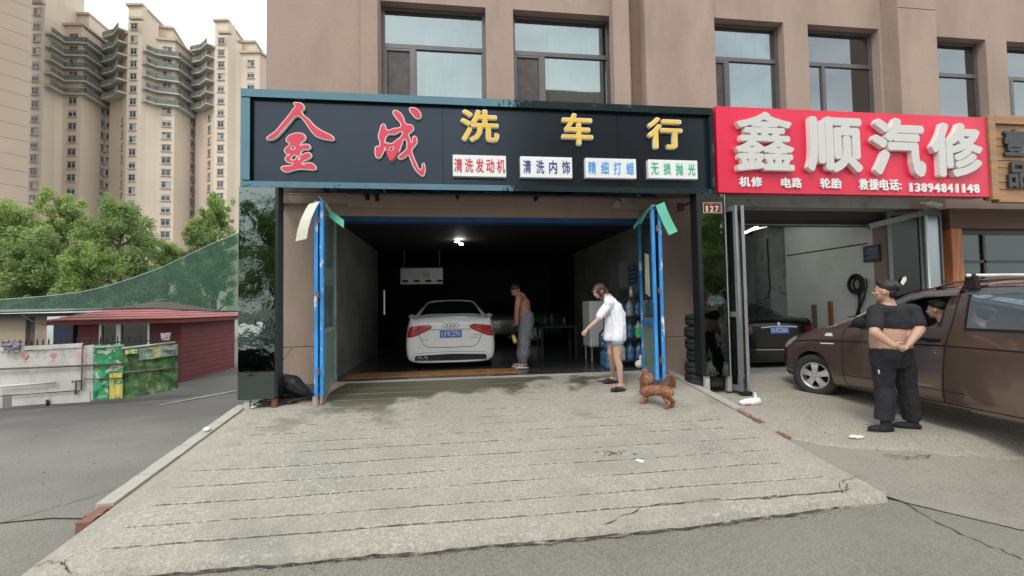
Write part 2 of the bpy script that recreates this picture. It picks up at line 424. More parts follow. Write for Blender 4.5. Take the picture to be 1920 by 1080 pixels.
g = MB(); N = 60; Mv = 44
def af(u, v):
    x = -3.02-u*27; y0 = ally(x); y = y0+v*v*(30-y0); return (x, y, gz(x, y)+.014)
g.grid(af, N, Mv); tag(g.build('alley_road', m_alley, smooth=True), kind='structure')
# painted pale line by the fence foot
g = MB()
L0, L1 = atZ(300, 757, -.93), atZ(446, 722, -.93)
for i in range(1):
    a, b = Vector((L0.x, L0.y, gz(L0.x, L0.y)+.03)), Vector((L1.x+1, L1.y+.5, gz(L1.x, L1.y)+.03))
    n = Vector((-(b-a).y, (b-a).x, 0)).normalized()*.035
    g.quad(a-n, b-n, b+n, a+n)
tag(g.build('road_marking', M('worn_paint', (.4, .4, .38), .8, var=.3, scale=4)), kind='structure')
m_groove = M('groove_dirt', (.115, .105, .082), .95, var=.35, scale=12)
# ---- concrete ramp with cast grooves
import mathutils
nzv = mathutils.noise
rows = [718, 727, 737, 750, 765, 778, 791, 807, 824, 848, 874, 902, 936, 968]
gy = [onramp(960, r).y for r in rows]
RX0, RX1 = -2.9, 3.83
def front_edge(x): return -4.52 + .16*sm((x-1.0)/3) + .035*nzv.noise(Vector((x*2.3, 0, 0)))+.015*nzv.noise(Vector((x*11, 3, 0)))
def ramp_z(x, y):
    z = RAMP*y
    h = .004*nzv.noise(Vector((x*1.3, y*1.3, 0))) + .0016*nzv.noise(Vector((x*14, y*14, 1)))
    for i, q in enumerate(gy):
        c = q + .02*nzv.noise(Vector((x*.9, i*7.1, 0))) + .008*nzv.noise(Vector((x*6, i*3.3, 2)))
        d = abs(y-c)
        if d < .05:
            s = nzv.noise(Vector((x*1.1+i*9, i*5.7, 4)))
            s = .45+.55*sm((s+.22)/.4)
            e = sm((x-RX0-.28-.25*abs(nzv.noise(Vector((i*3.1, 0, 8)))))/.05)*sm((RX1-.25-.2*(i % 3)*.5-x)/.05)
            w = .0125+.005*nzv.noise(Vector((x*9, i, 5)))
            h -= (.03*s*e*sm(1-d/w)) if d < w else 0
            h += .004*s*e*sm(1-abs(d-.028)/.02)
    return z+h
NX, NY = 300, 760
g = MB(); V = []
for j in range(NY+1):
    for i in range(NX+1):
        x = RX0+(RX1-RX0)*i/NX; fe = front_edge(x); y = .02+(fe-.02)*j/NY
        z = ramp_z(x, y)
        if j > NY-8: z -= .005*(j-(NY-8))**1.3*(1+.5*nzv.noise(Vector((x*7, 0, 0))))
        V.append((x, y, z))
F_ = [(j*(NX+1)+i, j*(NX+1)+i+1, (j+1)*(NX+1)+i+1, (j+1)*(NX+1)+i) for j in range(NY) for i in range(NX)]
b0 = len(V)
ed = [j*(NX+1) for j in range(NY+1)] + [NY*(NX+1)+i for i in range(1, NX+1)] + [j*(NX+1)+NX for j in range(NY-1, -1, -1)]
for k in ed: V.append((V[k][0], V[k][1], -1.0))
F_ += [(ed[k], ed[k+1], b0+k+1, b0+k) for k in range(len(ed)-1)]
g.v = V; g.f = F_; g.m = []
for f in F_:
    if len(f) == 4 and max(f) < b0:
        q = V[f[0]]; c = V[f[2]]; g.m.append(1 if ((q[2]-RAMP*q[1])+(c[2]-RAMP*c[1]))/2 < -.0055 and q[1] > front_edge(q[0])+.05 else 0)
    else: g.m.append(0)
m_ramp = M('ramp_concrete', (.325, .302, .252), .88, var=.12, scale=.8, fine=.38, fscale=45, bump=.004, bscale=120, stain=(.235, .228, .198), stain_scale=.8, stain_lo=.48, stain_hi=.68)
def add_aggregate(m):
    """pebbles of the worn concrete, and the damp green-black patch that washing water leaves by the sill"""
    t = m.node_tree; p = t.nodes['Principled BSDF']; src = p.inputs['Base Color'].links[0].from_socket; co = _coords(t, True)
    v = t.nodes.new('ShaderNodeTexVoronoi'); v.inputs['Scale'].default_value = 55; t.links.new(co, v.inputs['Vector'])
    r = t.nodes.new('ShaderNodeMapRange'); r.inputs[1].default_value = .2; r.inputs[2].default_value = .32; r.inputs[3].default_value = 1; r.inputs[4].default_value = 0
    t.links.new(v.outputs['Distance'], r.inputs[0])
    a = t.nodes.new('ShaderNodeMath'); a.operation = 'MULTIPLY'; t.links.new(r.outputs[0], a.inputs[0])
    t.links.new(_noise(t, co, 1.1, 4, .6, .42, .62), a.inputs[1])
    src = _mix(t, src, (.19, .185, .16), _noise(t, co, 30, 8, .8, .50, .70))
    src = _mix(t, src, (.235, .23, .20), _noise(t, co, 2.2, 8, .75, .52, .72))
    pm = t.nodes.new('ShaderNodeMath'); pm.operation = 'MULTIPLY'; t.links.new(_noise(t, co, 36, 5, .75, .50, .62), pm.inputs[0]); t.links.new(_noise(t, co, 1.5, 5, .65, .42, .58), pm.inputs[1])
    src = _mix(t, src, (.44, .42, .37), pm.outputs[0])
    b = t.nodes.new('ShaderNodeMath'); b.operation = 'MULTIPLY'; b.inputs[1].default_value = .55; t.links.new(a.outputs[0], b.inputs[0])
    src = _mix(t, src, (.47, .45, .39), b.outputs[0])
    s = t.nodes.new('ShaderNodeSeparateXYZ'); t.links.new(co, s.inputs[0])
    my = t.nodes.new('ShaderNodeMapRange'); my.inputs[1].default_value = -1.25; my.inputs[2].default_value = -.15; t.links.new(s.outputs['Y'], my.inputs[0])
    mx_ = t.nodes.new('ShaderNodeMapRange'); mx_.inputs[1].default_value = 2.6; mx_.inputs[2].default_value = -.4; t.links.new(s.outputs['X'], mx_.inputs[0])
    n = _noise(t, co, 1.3, 6, .6, .25, .75)
    k1 = t.nodes.new('ShaderNodeMath'); k1.operation = 'MULTIPLY'; t.links.new(my.outputs[0], k1.inputs[0]); t.links.new(mx_.outputs[0], k1.inputs[1])
    k2 = t.nodes.new('ShaderNodeMath'); k2.operation = 'ADD'; t.links.new(k1.outputs[0], k2.inputs[0]); t.links.new(n, k2.inputs[1])
    k3 = t.nodes.new('ShaderNodeMapRange'); k3.inputs[1].default_value = .66; k3.inputs[2].default_value = .86
    sx_ = t.nodes.new('ShaderNodeMath'); sx_.operation = 'ADD'; sx_.inputs[1].default_value = 1.42; t.links.new(s.outputs['X'], sx_.inputs[0])
    sa = t.nodes.new('ShaderNodeMath'); sa.operation = 'ABSOLUTE'; t.links.new(sx_.outputs[0], sa.inputs[0])
    sw_ = t.nodes.new('ShaderNodeMapRange'); sw_.inputs[1].default_value = .8; sw_.inputs[2].default_value = .0; t.links.new(sa.outputs[0], sw_.inputs[0])
    sy_ = t.nodes.new('ShaderNodeMapRange'); sy_.inputs[1].default_value = -2.0; sy_.inputs[2].default_value = -.3; t.links.new(s.outputs['Y'], sy_.inputs[0])
    sm_ = t.nodes.new('ShaderNodeMath'); sm_.operation = 'MULTIPLY'; t.links.new(sw_.outputs[0], sm_.inputs[0]); t.links.new(sy_.outputs[0], sm_.inputs[1])
    sp_ = t.nodes.new('ShaderNodeMath'); sp_.operation = 'ADD'; t.links.new(k2.outputs[0], sp_.inputs[0]); t.links.new(sm_.outputs[0], sp_.inputs[1]); t.links.new(sp_.outputs[0], k3.inputs[0])
    lim = t.nodes.new('ShaderNodeMapRange'); lim.inputs[1].default_value = -2.3; lim.inputs[2].default_value = -.9; lim.inputs[4].default_value = .93; t.links.new(s.outputs['Y'], lim.inputs[0])
    k4 = t.nodes.new('ShaderNodeMath'); k4.operation = 'MULTIPLY'; t.links.new(lim.outputs[0], k4.inputs[1]); t.links.new(k3.outputs[0], k4.inputs[0])
    src = _mix(t, src, (.075, .074, .046), k4.outputs[0])
    t.links.new(src, p.inputs['Base Color'])
    rr = t.nodes.new('ShaderNodeMapRange'); rr.inputs[3].default_value = .88; rr.inputs[4].default_value = .4
    t.links.new(k3.outputs[0], rr.inputs[0]); t.links.new(rr.outputs[0], p.inputs['Roughness'])
add_aggregate(m_ramp)
tag(g.build('ramp', [m_ramp, m_groove], smooth=True, fix=False), kind='structure')
# ---- cracks and the dirty seam along the foot of the ramp
m_crack = M('crack_dirt', (.045, .04, .032), .95, var=.4, scale=20)
def crack(P, w, lift, seed, zfn, name='crack', mat=None, n=8):
    mb = MB(); pts = []
    for a, b in zip(P, P[1:]):
        for k in range(n): pts.append(Vector(a).lerp(Vector(b), k/n))
    pts.append(Vector(P[-1])); L = []
    for i, p in enumerate(pts):
        d = (pts[min(i+1, len(pts)-1)]-pts[max(i-1, 0)]).normalized(); nn = Vector((-d.y, d.x))
        o = .03*nzv.noise(Vector((i*.45, seed, 0)))+.02*nzv.noise(Vector((i*1.7, seed, 5))); ww = w*max(.12, .55+1.6*nzv.noise(Vector((i*.8, seed+3, 0))))
        if i in (0, len(pts)-1): ww = .0008
        L.append((p+nn*(o+ww/2), p+nn*(o-ww/2)))
    V_ = []
    for a, b in L: V_ += [(a.x, a.y, zfn(a.x, a.y)+lift), (b.x, b.y, zfn(b.x, b.y)+lift)]
    mb.add(V_, [(2*i, 2*i+1, 2*i+3, 2*i+2) for i in range(len(L)-1)])
    return tag(mb.build(name, mat or m_crack, fix=False), kind='structure')
XY = lambda p: (p.x, p.y)
crack([(RX0+.3+i*.5, front_edge(RX0+.3+i*.5)-.012) for i in range(13)], .024, .012, 1, gz)
crack([(RX0+.6+i*.5, front_edge(RX0+.6+i*.5)-.03) for i in range(12)], .02, .010, 12, gz)
rz_ = lambda x, y: RAMP*y
crack([XY(onramp(*p)) for p in ((1130, 985), (1210, 950), (1330, 938), (1450, 935), (1540, 925), (1600, 918))], .012, .008, 2, rz_)
crack([XY(onramp(*p)) for p in ((1575, 905), (1578, 925))], .010, .008, 3, rz_); crack([XY(onramp(*p)) for p in ((1585, 925), (1590, 912), (1578, 903), (1600, 896), (1625, 893))], .010, .008, 4, rz_)
crack([XY(onramp(*p)) for p in ((118, 1050), (130, 1075))], .008, .008, 5, rz_); crack([XY(onramp(*p)) for p in ((60, 1066), (95, 1052), (125, 1063), (132, 1078))], .010, .008, 6, rz_)
G_ = lambda px, py, z: XY(atZ(px, py, z))
crack([G_(1668, 925, -.55), G_(1760, 980, -.55), G_(1850, 1020, -.55), G_(1919, 1048, -.55)], .016, .006, 7, gz)
crack([G_(0, 990, -.56), G_(90, 962, -.56), G_(160, 940, -.56), G_(262, 908, -.57)], .012, .02, 8, gz)
# ---- forecourt of the right-hand garage
def fz(x, y):
    z = -.17 - .07*min(1, max(0, -y/1.4)) - .06*sm((-y-1.4)/2) - .28*sm((-y-3.3)/1.3)
    k = sm((x-3.95)/1.1); return min(z, RAMP*y-.012)*(1-k)+z*k
def fcedge(x): return -3.55-.30*(x-4.2)+.06*nzv.noise(Vector((x*3, 7, 0)))+.35*sm((4.6-x)/.8)
m_fore = M('forecourt_concrete', (.305, .285, .235), .9, var=.16, scale=1.2, fine=.6, fscale=40, bump=.006, bscale=70, stain=(.25, .235, .2), stain_scale=.9, stain_lo=.5, stain_hi=.75)
g = MB()
def ff(u, v):
    x = 3.79+u*10; y = .3+(fcedge(x)-.3)*v
    z = fz(x, y)+.010*nzv.noise(Vector((x*2.5, y*2.5, 3)))+.004*nzv.noise(Vector((x*15, y*15, 3)))
    if v > .985: z -= .03
    return (x, y, z)
g.grid(ff, 160, 90)
tag(g.build('forecourt', m_fore, smooth=True), kind='structure')
g = MB()
def fa(u, v):
    x = 3.79+u*20; y0 = fcedge(x)+.12; y1 = min(y0-.3, max(-11, -4.32-1.45*(x-3.9)))+.03*nzv.noise(Vector((x*4, 2, 7))); y = y0+(y1-y0)*v
    return (x, y, max(fz(x, max(y, -4.6))-.014, gz(x, y)+.010)+.002*nzv.noise(Vector((x*4, y*4, 3))))
g.grid(fa, 120, 40)
tag(g.build('pavement_apron', M('apron_concrete', (.215, .205, .175), .9, var=.2, scale=1, fine=.6, fscale=50, bump=.005, bscale=80, stain=(.27, .255, .215), stain_scale=.9, stain_lo=.45, stain_hi=.7), smooth=True), kind='structure')
crack([XY(atZ(px, py, -.42)) for px, py in ((1655, 858), (1700, 862), (1750, 860))], .02, .012, 9, fz)
# ---- kerbs
m_kerb = M('kerb_concrete', (.36, .345, .30), .85, var=.12, scale=3, fine=.2, bump=.004, bscale=60, stain=(.3, .29, .26), stain_scale=3)
m_brick = M('brick', (.20, .095, .065), .9, var=.25, scale=9, fine=.2, bump=.006, bscale=50, stain=(.3, .25, .2), stain_scale=9)
def stone(x0, x1, y0, y1, top, parent, name='kerb_stone', mat=None, jag=0):
    mb = MB(); n = 5; hh = .2 if name == 'kerb_stone' else .12
    for k in range(n):
        a, b = y0+(y1-y0)*k/n, y0+(y1-y0)*(k+1)/n
        za, zb = top(a), top(b)
        j1 = jag*random.uniform(-1, 1); j2 = jag*random.uniform(-1, 1)
        mb.add([(x0-j1, a, za-hh), (x1+j2, a, za-hh), (x1+j2, b, zb-hh), (x0-j1, b, zb-hh), (x0-j1, a, za), (x1+j2, a, za), (x1+j2, b, zb), (x0-j1, b, zb)],
               [(4, 5, 6, 7), (0, 4, 7, 3), (1, 2, 6, 5)] + ([(0, 1, 5, 4)] if k == 0 else []) + ([(2, 3, 7, 6)] if k == n-1 else []))
    return mb.build(name, mat or m_kerb, parent)
kl = tag(bpy.data.objects.new('kerb', None), kind='structure'); COL.objects.link(kl); kl.location = (-2.97, -1, 0)
ys_ = [-1.02, -1.72, -2.42, -3.1, -3.62]
for a, b in zip(ys_, ys_[1:]): stone(-3.06, -2.915, a-.005, b+.005, lambda y: RAMP*y+.02, kl, jag=.004)
stone(-3.02, -2.915, -3.63, -3.87, lambda y: RAMP*y+.004, kl, 'brick', m_brick, .012)

kr = tag(bpy.data.objects.new('kerb', None), kind='structure'); COL.objects.link(kr); kr.location = (3.9, -1, 0)
for a, b in zip([0, -.7, -1.4], [-.7, -1.4, -2.1]): stone(3.845, 3.99, a-.005, b+.005, lambda y: RAMP*y+.012, kr, jag=.004)
for a, b, w in ((-2.13, -2.4, .07), (-2.42, -2.60, .075), (-2.9, -3.08, .06)): stone(3.85, 3.85+w, a, b, lambda y: RAMP*y+.002, kr, 'brick', m_brick, .018)
# ---- interior floors
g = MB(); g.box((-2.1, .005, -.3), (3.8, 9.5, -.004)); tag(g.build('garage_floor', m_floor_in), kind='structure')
g = MB(); g.box((-2.1, -.05, -.3), (3.8, .1, .004)); tag(g.build('door_sill', m_kerb), kind='structure')
g = MB(); g.box((4.6, .3, -.4), (8.7, 9.5, -.165)); tag(g.build('workshop_floor', m_floor_r), kind='structure')
g = MB(); g.box((-1.95, .42, -.003), (1.15, 1.0, .012)); 
tag(g.build('floor_mat', M('orange_mat', (.26, .125, .035), .7, var=.25, scale=5)), 'long orange-brown mat lying on the wet floor behind the white car', 'mat')
# ================================================================ main building
bld = thing('commercial_building', 'long brown stucco shop building with tall grey windows above the garages', 'building', (3, 0, 0))
Z1 = 9.5
w = MB()
def wb(x0, x1, z0, z1, y0=0, y1=.38): w.box((x0, y0, z0), (x1, y1, z1))
wins = [(-1.21, .65, 6.66, 0), (1.15, 3.03, 6.66, 0), (5.08, 6.56, 6.77, 0), (7.09, 8.69, 6.77, 1), (10.05, 11.24, 6.70, 0), (11.76, 13.1, 6.70, 0)]
SILL = 4.25
edges = [-3.09]+[v for a, b, _, _ in wins for v in (a, b)]+[18]
for i in range(0, len(edges), 2): wb(edges[i], edges[i+1], SILL, Z1)
for a, b, zt, _ in wins: wb(a, b, zt, Z1)
# lower storey
wb(-3.09, -2.13, -.9, SILL); wb(-2.13, 3.8, 2.83, SILL); wb(3.8, 5.5, -.9, SILL); wb(5.5, 8.72, 2.92, SILL); wb(8.72, 10.0, -.9, SILL); wb(10.0, 18, 2.95, SILL); wb(10, 18, -.9, .35)
w.build('wall', m_stucco, bld)
def part_box(name, mat, boxes, parent=bld, bevel=0):
    b = MB()
    for a, c in boxes: b.box(a, c)
    return b.build(name, mat, parent, bevel=bevel)
part_box('pier', m_stucco, [((8.76, -.35, 3.0), (9.62, -.001, Z1))], bevel=.01)
part_box('pier', m_stucco, [((3.56, -.26, 3.9), (4.93, -.001, Z1))], bevel=.01)
part_box('pier', m_stucco, [((-1.53, -.06, 3.9), (-1.24, -.001, Z1))], bevel=.008)
part_box('pier', m_stucco, [((2.97, -.20, 3.9), (3.28, -.001, Z1))], bevel=.008)
part_box('lintel_band', m_stucco, [((-2.98, -.09, 3.02), (-1.75, -.001, 3.6))], bevel=.01)
part_box('lintel_band', m_stucco, [((-1.74, -.14, 2.96), (3.78, -.001, 3.6))], bevel=.01)
part_box('recess_shade', M('recess_shade_stucco', (.20, .135, .11), .9, var=.1), [((3.38, -.004, 4), (3.64, .02, Z1))])  # darker stucco strip: shade of the narrow recess put into the colour
for x0, x1, y in ((8.765, 9.615, -.352), (3.565, 4.925, -.262), (-1.2, .62, -.002), (-3.08, -1.56, -.002), (.68, 1.13, -.002)): MB().box((x0, y, 6.99), (x1, y+.01, 7.004)).build('joint', m_joint, bld)
for a, b in (((-2.97, -.093, 3.16), (-1.76, -.08, 3.168)), ((-1.73, -.143, 3.16), (3.77, -.13, 3.168)), ((-3.08, -.003, .62), (-2.14, .01, .632)), ((3.81, -.003, .62), (5.45, .01, .63))): MB().box(a, b).build('joint', m_joint, bld)
# windows of the upper storey
def window(x0, x1, zt, kind, idx):
    y = .20; zb = SILL; fr = MB(); f = .055
    W_ = x1-x0; ztr = zt-.70
    mul = x0 + W_*(.30 if x0 < 5 else .24 if kind == 0 else .29)
    if idx == 4: mul = x0+.13
    for a, b in (((x0, zb), (x0+f, zt)), ((x1-f, zb), (x1, zt))): fr.box((a[0], y-.03, a[1]), (b[0], y+.04, b[1]))
    fr.box((x0+f, y-.03, zt-f), (x1-f, y+.04, zt)); fr.box((x0+f, y-.03, zb), (x1-f, y+.04, zb+f))
    fr.box((x0+f, y-.035, ztr-.05), (x1-f, y+.045, ztr+.03))
    fr.box((mul-.035, y-.034, zb+f), (mul+.035, y+.044, ztr-.05))
    fo = fr.build('window', m_alu, bld)
    for k, (a, b, c, d) in enumerate(((x0+f, ztr+.03, x1-f, zt-f), (mul+.035, zb+f, x1-f, ztr-.05), (x0+f, zb+f, mul-.035, ztr-.05))):
        if k == 2 and kind == 0:
            s = MB().box((a, y-.005, b), (c, y+.004, d)); s.build('insect_screen', m_screen, fo)
            s = MB(); s.box((a, y-.03, b), (a+.03, y-.01, d)); s.box((c-.03, y-.03, b), (c, y-.01, d)); s.box((a+.03, y-.03, d-.04), (c-.03, y-.01, d)); s.build('sash', m_alu, fo)
        else:
            s = MB().box((a, y, b), (c, y+.006, d)); s.build('pane', m_winpane, fo)
            if k: 
                MB().box((a, y-.02, b), (a+.02, y-.003, d)).build('sash', m_alu, fo); MB().box((c-.02, y-.02, b), (c, y-.003, d)).build('sash', m_alu, fo)
    cu = MB(); r = random.Random(idx); ph = r.random()*6
    c0, c1 = (x0+W_*.40, x1) if kind == 0 else (x0, x0+W_*.72)
    def cf(u, v):
        x = c0+(c1-c0)*u
        return (x, y+.22+.03*math.sin(x*38+ph+.6*math.sin(x*9))+.012*math.sin(x*90), zb+v*(zt-zb))
    cu.grid(cf, 110, 1); cu.build('curtain', m_curtain, fo, smooth=True)
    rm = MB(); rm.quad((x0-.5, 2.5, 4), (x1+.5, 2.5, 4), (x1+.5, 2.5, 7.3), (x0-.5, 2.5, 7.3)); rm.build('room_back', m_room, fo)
    rv = MB()   # plaster reveal
    return fo
for i, (a, b, zt, k) in enumerate(wins): window(a, b, zt, k, i)
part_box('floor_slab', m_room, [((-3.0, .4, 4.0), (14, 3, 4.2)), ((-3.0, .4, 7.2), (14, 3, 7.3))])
# ---- left garage room (walls belong to the building)
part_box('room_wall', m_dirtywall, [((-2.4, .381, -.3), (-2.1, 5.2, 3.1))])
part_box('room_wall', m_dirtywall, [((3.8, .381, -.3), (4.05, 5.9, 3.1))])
part_box('room_wall', m_darkpaint_gloom, [((3.8, 5.92, -.3), (4.05, 9.6, 3.1)), ((-3.05, 9.6, -.3), (4.05, 9.8, 3.1)), ((-3.05, 5.2, -.3), (-2.9, 9.59, 3.1)), ((-2.89, 5.21, -.3), (-2.42, 5.4, 3.1))])  # far walls near black: gloom of the deep bay put into the colour
part_box('room_ceiling', m_darkpaint_gloom, [((-3.05, .381, 2.86), (4.05, 9.8, 3.1))])  # ceiling carries the same gloom in its colour
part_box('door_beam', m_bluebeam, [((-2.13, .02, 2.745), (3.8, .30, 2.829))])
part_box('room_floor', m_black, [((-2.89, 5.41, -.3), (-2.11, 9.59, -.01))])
# ---- right workshop room
part_box('room_wall', m_palewall, [((8.72, .381, -.4), (8.95, 9.6, 3.2))])
part_box('room_wall', M('workshop_back_wall', (.48, .5, .48), .85, var=.2), [((4.4, 9.6, -.4), (8.95, 9.8, 3.2)), ((4.35, .381, -.4), (4.6, 9.6, 3.2))])
part_box('room_pier', M('grey_pier', (.27, .29, .29), .85, var=.2, stain=(.1, .1, .1), stain_scale=2), [((8.25, 2.9, -.4), (8.719, 3.5, 3.19))])
part_box('room_ceiling', M('workshop_ceiling', (.4, .42, .4), .85), [((4.4, .381, 3.2), (8.95, 9.8, 3.4))])
part_box('roller_shutter_box', m_darkpaint_gloom, [((5.0, -.05, 2.80), (8.9, -.002, 3.0)), ((5.51, .0, 2.74), (8.71, .3, 2.919))])
part_box('steel_lintel', m_steel, [((4.75, -.42, 2.98), (8.72, -.2, 3.2))], bevel=.006)
part_box('door_header', m_alu, [((5.51, -.03, 2.71), (8.71, .02, 2.735))])
for y, z0 in ((1.2, 2.2),):
    part_box('wall_seam', m_joint, [((8.712, .5, 2.42), (8.72, 2.85, 2.45))])
# ---- cafe front at the far right (dark glazed)
part_box('cafe_beam', M('dark_brown_board', (.10, .05, .035), .7, var=.3, stretch=(.3, 1, 3)), [((9.72, -.32, 2.62), (16, -.06, 3.02))])
part_box('cafe_post', m_woodpost, [((9.74, -.32, -.25), (9.99, -.06, 2.618))], bevel=.008)
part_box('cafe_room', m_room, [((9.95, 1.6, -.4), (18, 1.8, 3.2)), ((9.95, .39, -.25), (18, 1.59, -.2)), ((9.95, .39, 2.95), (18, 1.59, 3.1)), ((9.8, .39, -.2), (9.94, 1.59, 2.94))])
cw = part_box('cafe_window', M('cafe_frame', (.03, .03, .03), .5), [((10.0, -.2, 2.52), (13, -.12, 2.615)), ((10.0, -.2, -.2), (10.06, -.12, 2.52)), ((10.62, -.2, -.2), (10.68, -.12, 2.52)), ((11.9, -.2, -.2), (11.96, -.12, 2.52)), ((10.061, -.2, 1.95), (12.9, -.12, 2.0))])
part_box('pane', glass('cafe_glass', (.42, .5, .5), .03, .02, top=.16), [((10.0, -.165, -.2), (13, -.158, 2.52))], cw)
part_box('blind', M('teal_blind', (.02, .16, .18), .8, var=.2), [((10.75, -.05, .4), (11.9, -.03, 1.62))], cw)
# ---- brackets and lamps on the wall under the big sign
for k, (px, py) in enumerate(((689, 369), (707, 371), (858, 366), (1004, 370))):
    p = atY(px, py, -.35); b = MB(); b.box((p.x-.03, -.38, p.z-.05), (p.x+.03, -.32, p.z+.06)); b.tube([(p.x, -.35, p.z+.06), (p.x, -.35, 3.05)], .012, 6); b.tube([(p.x, -.35, 3.05), (p.x, -1.0, 3.05)], .012, 6)
    tag(b.build('spotlight', m_black), ['small black spotlight leftmost under the big black sign', 'black spotlight second from left under the black sign', 'little black fitting under the middle of the black sign', 'little black hook fitting right of centre under the black sign'][k], 'spotlight', 'small fittings under the black sign')
for k, (px, py) in enumerate(((525, 378), (1276, 388))):
    p = atY(px, py, -.02); b = MB(); b.box((p.x-.05, -.06, p.z-.07), (p.x+.05, -.002, p.z+.07)); b.bar((p.x, -.04, p.z), (p.x+(.32 if k else .25), -.85, p.z+.13), .03, .03)
    tag(b.build('sign_bracket', m_rust), ['rusty bracket on the wall behind the left black pillar', 'rusty bracket on the wall beside the house number pillar'][k], 'bracket', 'wall brackets behind the pillars')
p = atY(1167, 379, -.2)
b = MB(); b.box((p.x-.17, -.22, p.z-.09), (p.x+.17, -.145, p.z+.08))
fl = b.build('floodlight', M('old_floodlight', (.42, .40, .36), .6, var=.3, scale=9, stain=(.12, .11, .1), stain_scale=12, stain_lo=.5, stain_hi=.6), bevel=.015)
tag(fl, 'old dirty white floodlight hanging under the black sign by the right blue door', 'floodlight')
b = MB(); b.box((p.x+.01, -.235, p.z-.08), (p.x+.15, -.221, p.z+.06)); b.build('lens', m_steel, fl)
# ================================================================ big black sign
sg = thing('shop_sign', 'long black glossy shop sign with red and yellow characters over the car wash', 'sign', (.6, -1.2, 3))
SX0, SX1, SZ0, SZ1 = -2.97, 4.25, 3.0, 4.42
def fr_prism(poly, axis, a, b, name='frame'):
    mb = MB(); mb.prism(poly, axis, a, b); return mb.build(name, m_blackmirror, sg)
# mitred frame: outer edge stands proud, slopes back to the panel
fr_prism([(-1.2, SZ1), (-1.2, SZ1-.115), (-1.13, SZ1-.13), (-.95, SZ1-.13), (-.95, SZ1)], 'x', SX0, SX1)
fr_prism([(-1.2, SZ0), (-1.2, SZ0+.085), (-1.13, SZ0+.10), (-.95, SZ0+.10), (-.95, SZ0)], 'x', SX0, SX1)
for a, b in ((SX0, SX0+.125), (SX1-.07, SX1)):
    mb = MB(); mb.box((a, -1.198, SZ0+.101), (b, -.95, SZ1-.131)); mb.build('frame', m_blackmirror, sg)
sx = [SX0+.126, atY(830, 270, -1.12).x, atY(1158, 270, -1.12).x, SX1-.071]
for a, b in zip(sx, sx[1:]):
    mb = MB(); mb.box((a+.003, -1.12, SZ0+.1), (b-.003, -1.0, SZ1-.13)); mb.build('panel', m_blackpanel, sg)
mb = MB(); mb.box((SX0+.02, -.94, SZ0+.02), (SX1-.02, -.8, SZ1-.02)); mb.build('backing', m_blackedge, sg)
mb = MB(); mb.box((SX0+.02, -.79, SZ1-.1), (SX1-.02, -.01, SZ1-.06))
for x in (-2.8, -1, 1, 3, 4.1): mb.bar((x, -.8, SZ0+.1), (x, -.01, SZ0+.35), .04, .04)
mb.build('support', m_rust, sg)
YP = -1.12
def zpoly(pts, ox=440, oy=150, s=.25): return [(lambda q: (q.x, q.z))(atY(ox+s*x, oy+s*y, YP-.06)) for x, y in pts]
jin1 = [(443,172),(470,170),(500,174),(520,205),(500,232),(560,300),(620,360),(690,398),(735,425),(742,443),(700,446),(650,436),(605,415),(560,362),(510,292),(480,268),(450,272),(415,310),(350,382),(300,432),(260,446),(240,438),(262,415),(300,388),(350,330),(400,270),(438,218),(455,195)]
jin2 = [(387,450),(397,425),(440,402),(490,398),(525,415),(526,440),(500,465),(488,486),(535,480),(564,495),(556,515),(505,522),(498,560),(530,548),(560,546),(572,566),(535,596),(508,612),(500,626),(560,620),(600,640),(605,665),(570,671),(510,665),(440,673),(390,688),(360,676),(349,655),(372,645),(432,635),(437,621),(398,615),(379,596),(386,572),(412,556),(386,550),(373,526),(386,505),(412,480),(404,465),(391,461)]
jinh = [[(432,492),(448,498),(455,510),(430,520),(418,508)], [(440,560),(456,558),(460,585),(440,600),(418,592),(424,575)], [(478,560),(490,590),(480,600),(474,580)]]
che1 = [(1190,232),(1225,234),(1262,275),(1284,328),(1320,336),(1338,350),(1335,376),(1304,404),(1316,440),(1326,470),(1345,420),(1368,462),(1352,490),(1328,520),(1335,560),(1360,620),(1396,672),(1416,624),(1425,640),(1422,700),(1410,718),(1385,702),(1345,655),(1316,585),(1300,560),(1275,580),(1228,584),(1240,562),(1286,520),(1292,500),(1272,440),(1256,470),(1230,535),(1205,580),(1170,607),(1152,588),(1136,545),(1130,505),(1136,470),(1165,478),(1215,450),(1252,415),(1255,385),(1200,402),(1155,404),(1130,430),(1125,500),(1108,552),(1078,584),(1060,572),(1053,540),(1065,496),(1078,500),(1090,470),(1079,430),(1088,380),(1117,330),(1142,374),(1190,364),(1248,345),(1236,310),(1206,276)]
cheh = [[(1160,512),(1195,500),(1180,525),(1164,532)]]
chd = [(1312,212),(1335,207),(1362,214),(1388,240),(1397,266),(1384,285),(1362,284),(1335,258),(1316,232)]
for nm, polys in (('character', [jin1]), ('character', [jin2]+jinh), ('character', [che1]+cheh), ('character', [chd])):
    P_ = [zpoly(p) for p in polys]
    o1 = outline(P_, YP-.0, .055, m_whiteedge, sg, nm, off=.0085)
    outline(P_, YP-.055, .006, m_redpaint, o1, 'red_face', off=-.004)
for ch, r in (('洗', (863, 205, 936, 266)), ('车', (1053, 212, 1112, 272)), ('行', (1214, 220, 1280, 279))):
    o1 = glyph_px(ch, *r, YP, .06, m_whiteedge, sg, bold=.030)
    glyph_px(ch, r[0]+1.6, r[1]+1.6, r[2]-1.6, r[3]-1.6, YP-.06, .006, m_yellow, o1, name='yellow_face', bold=.016)
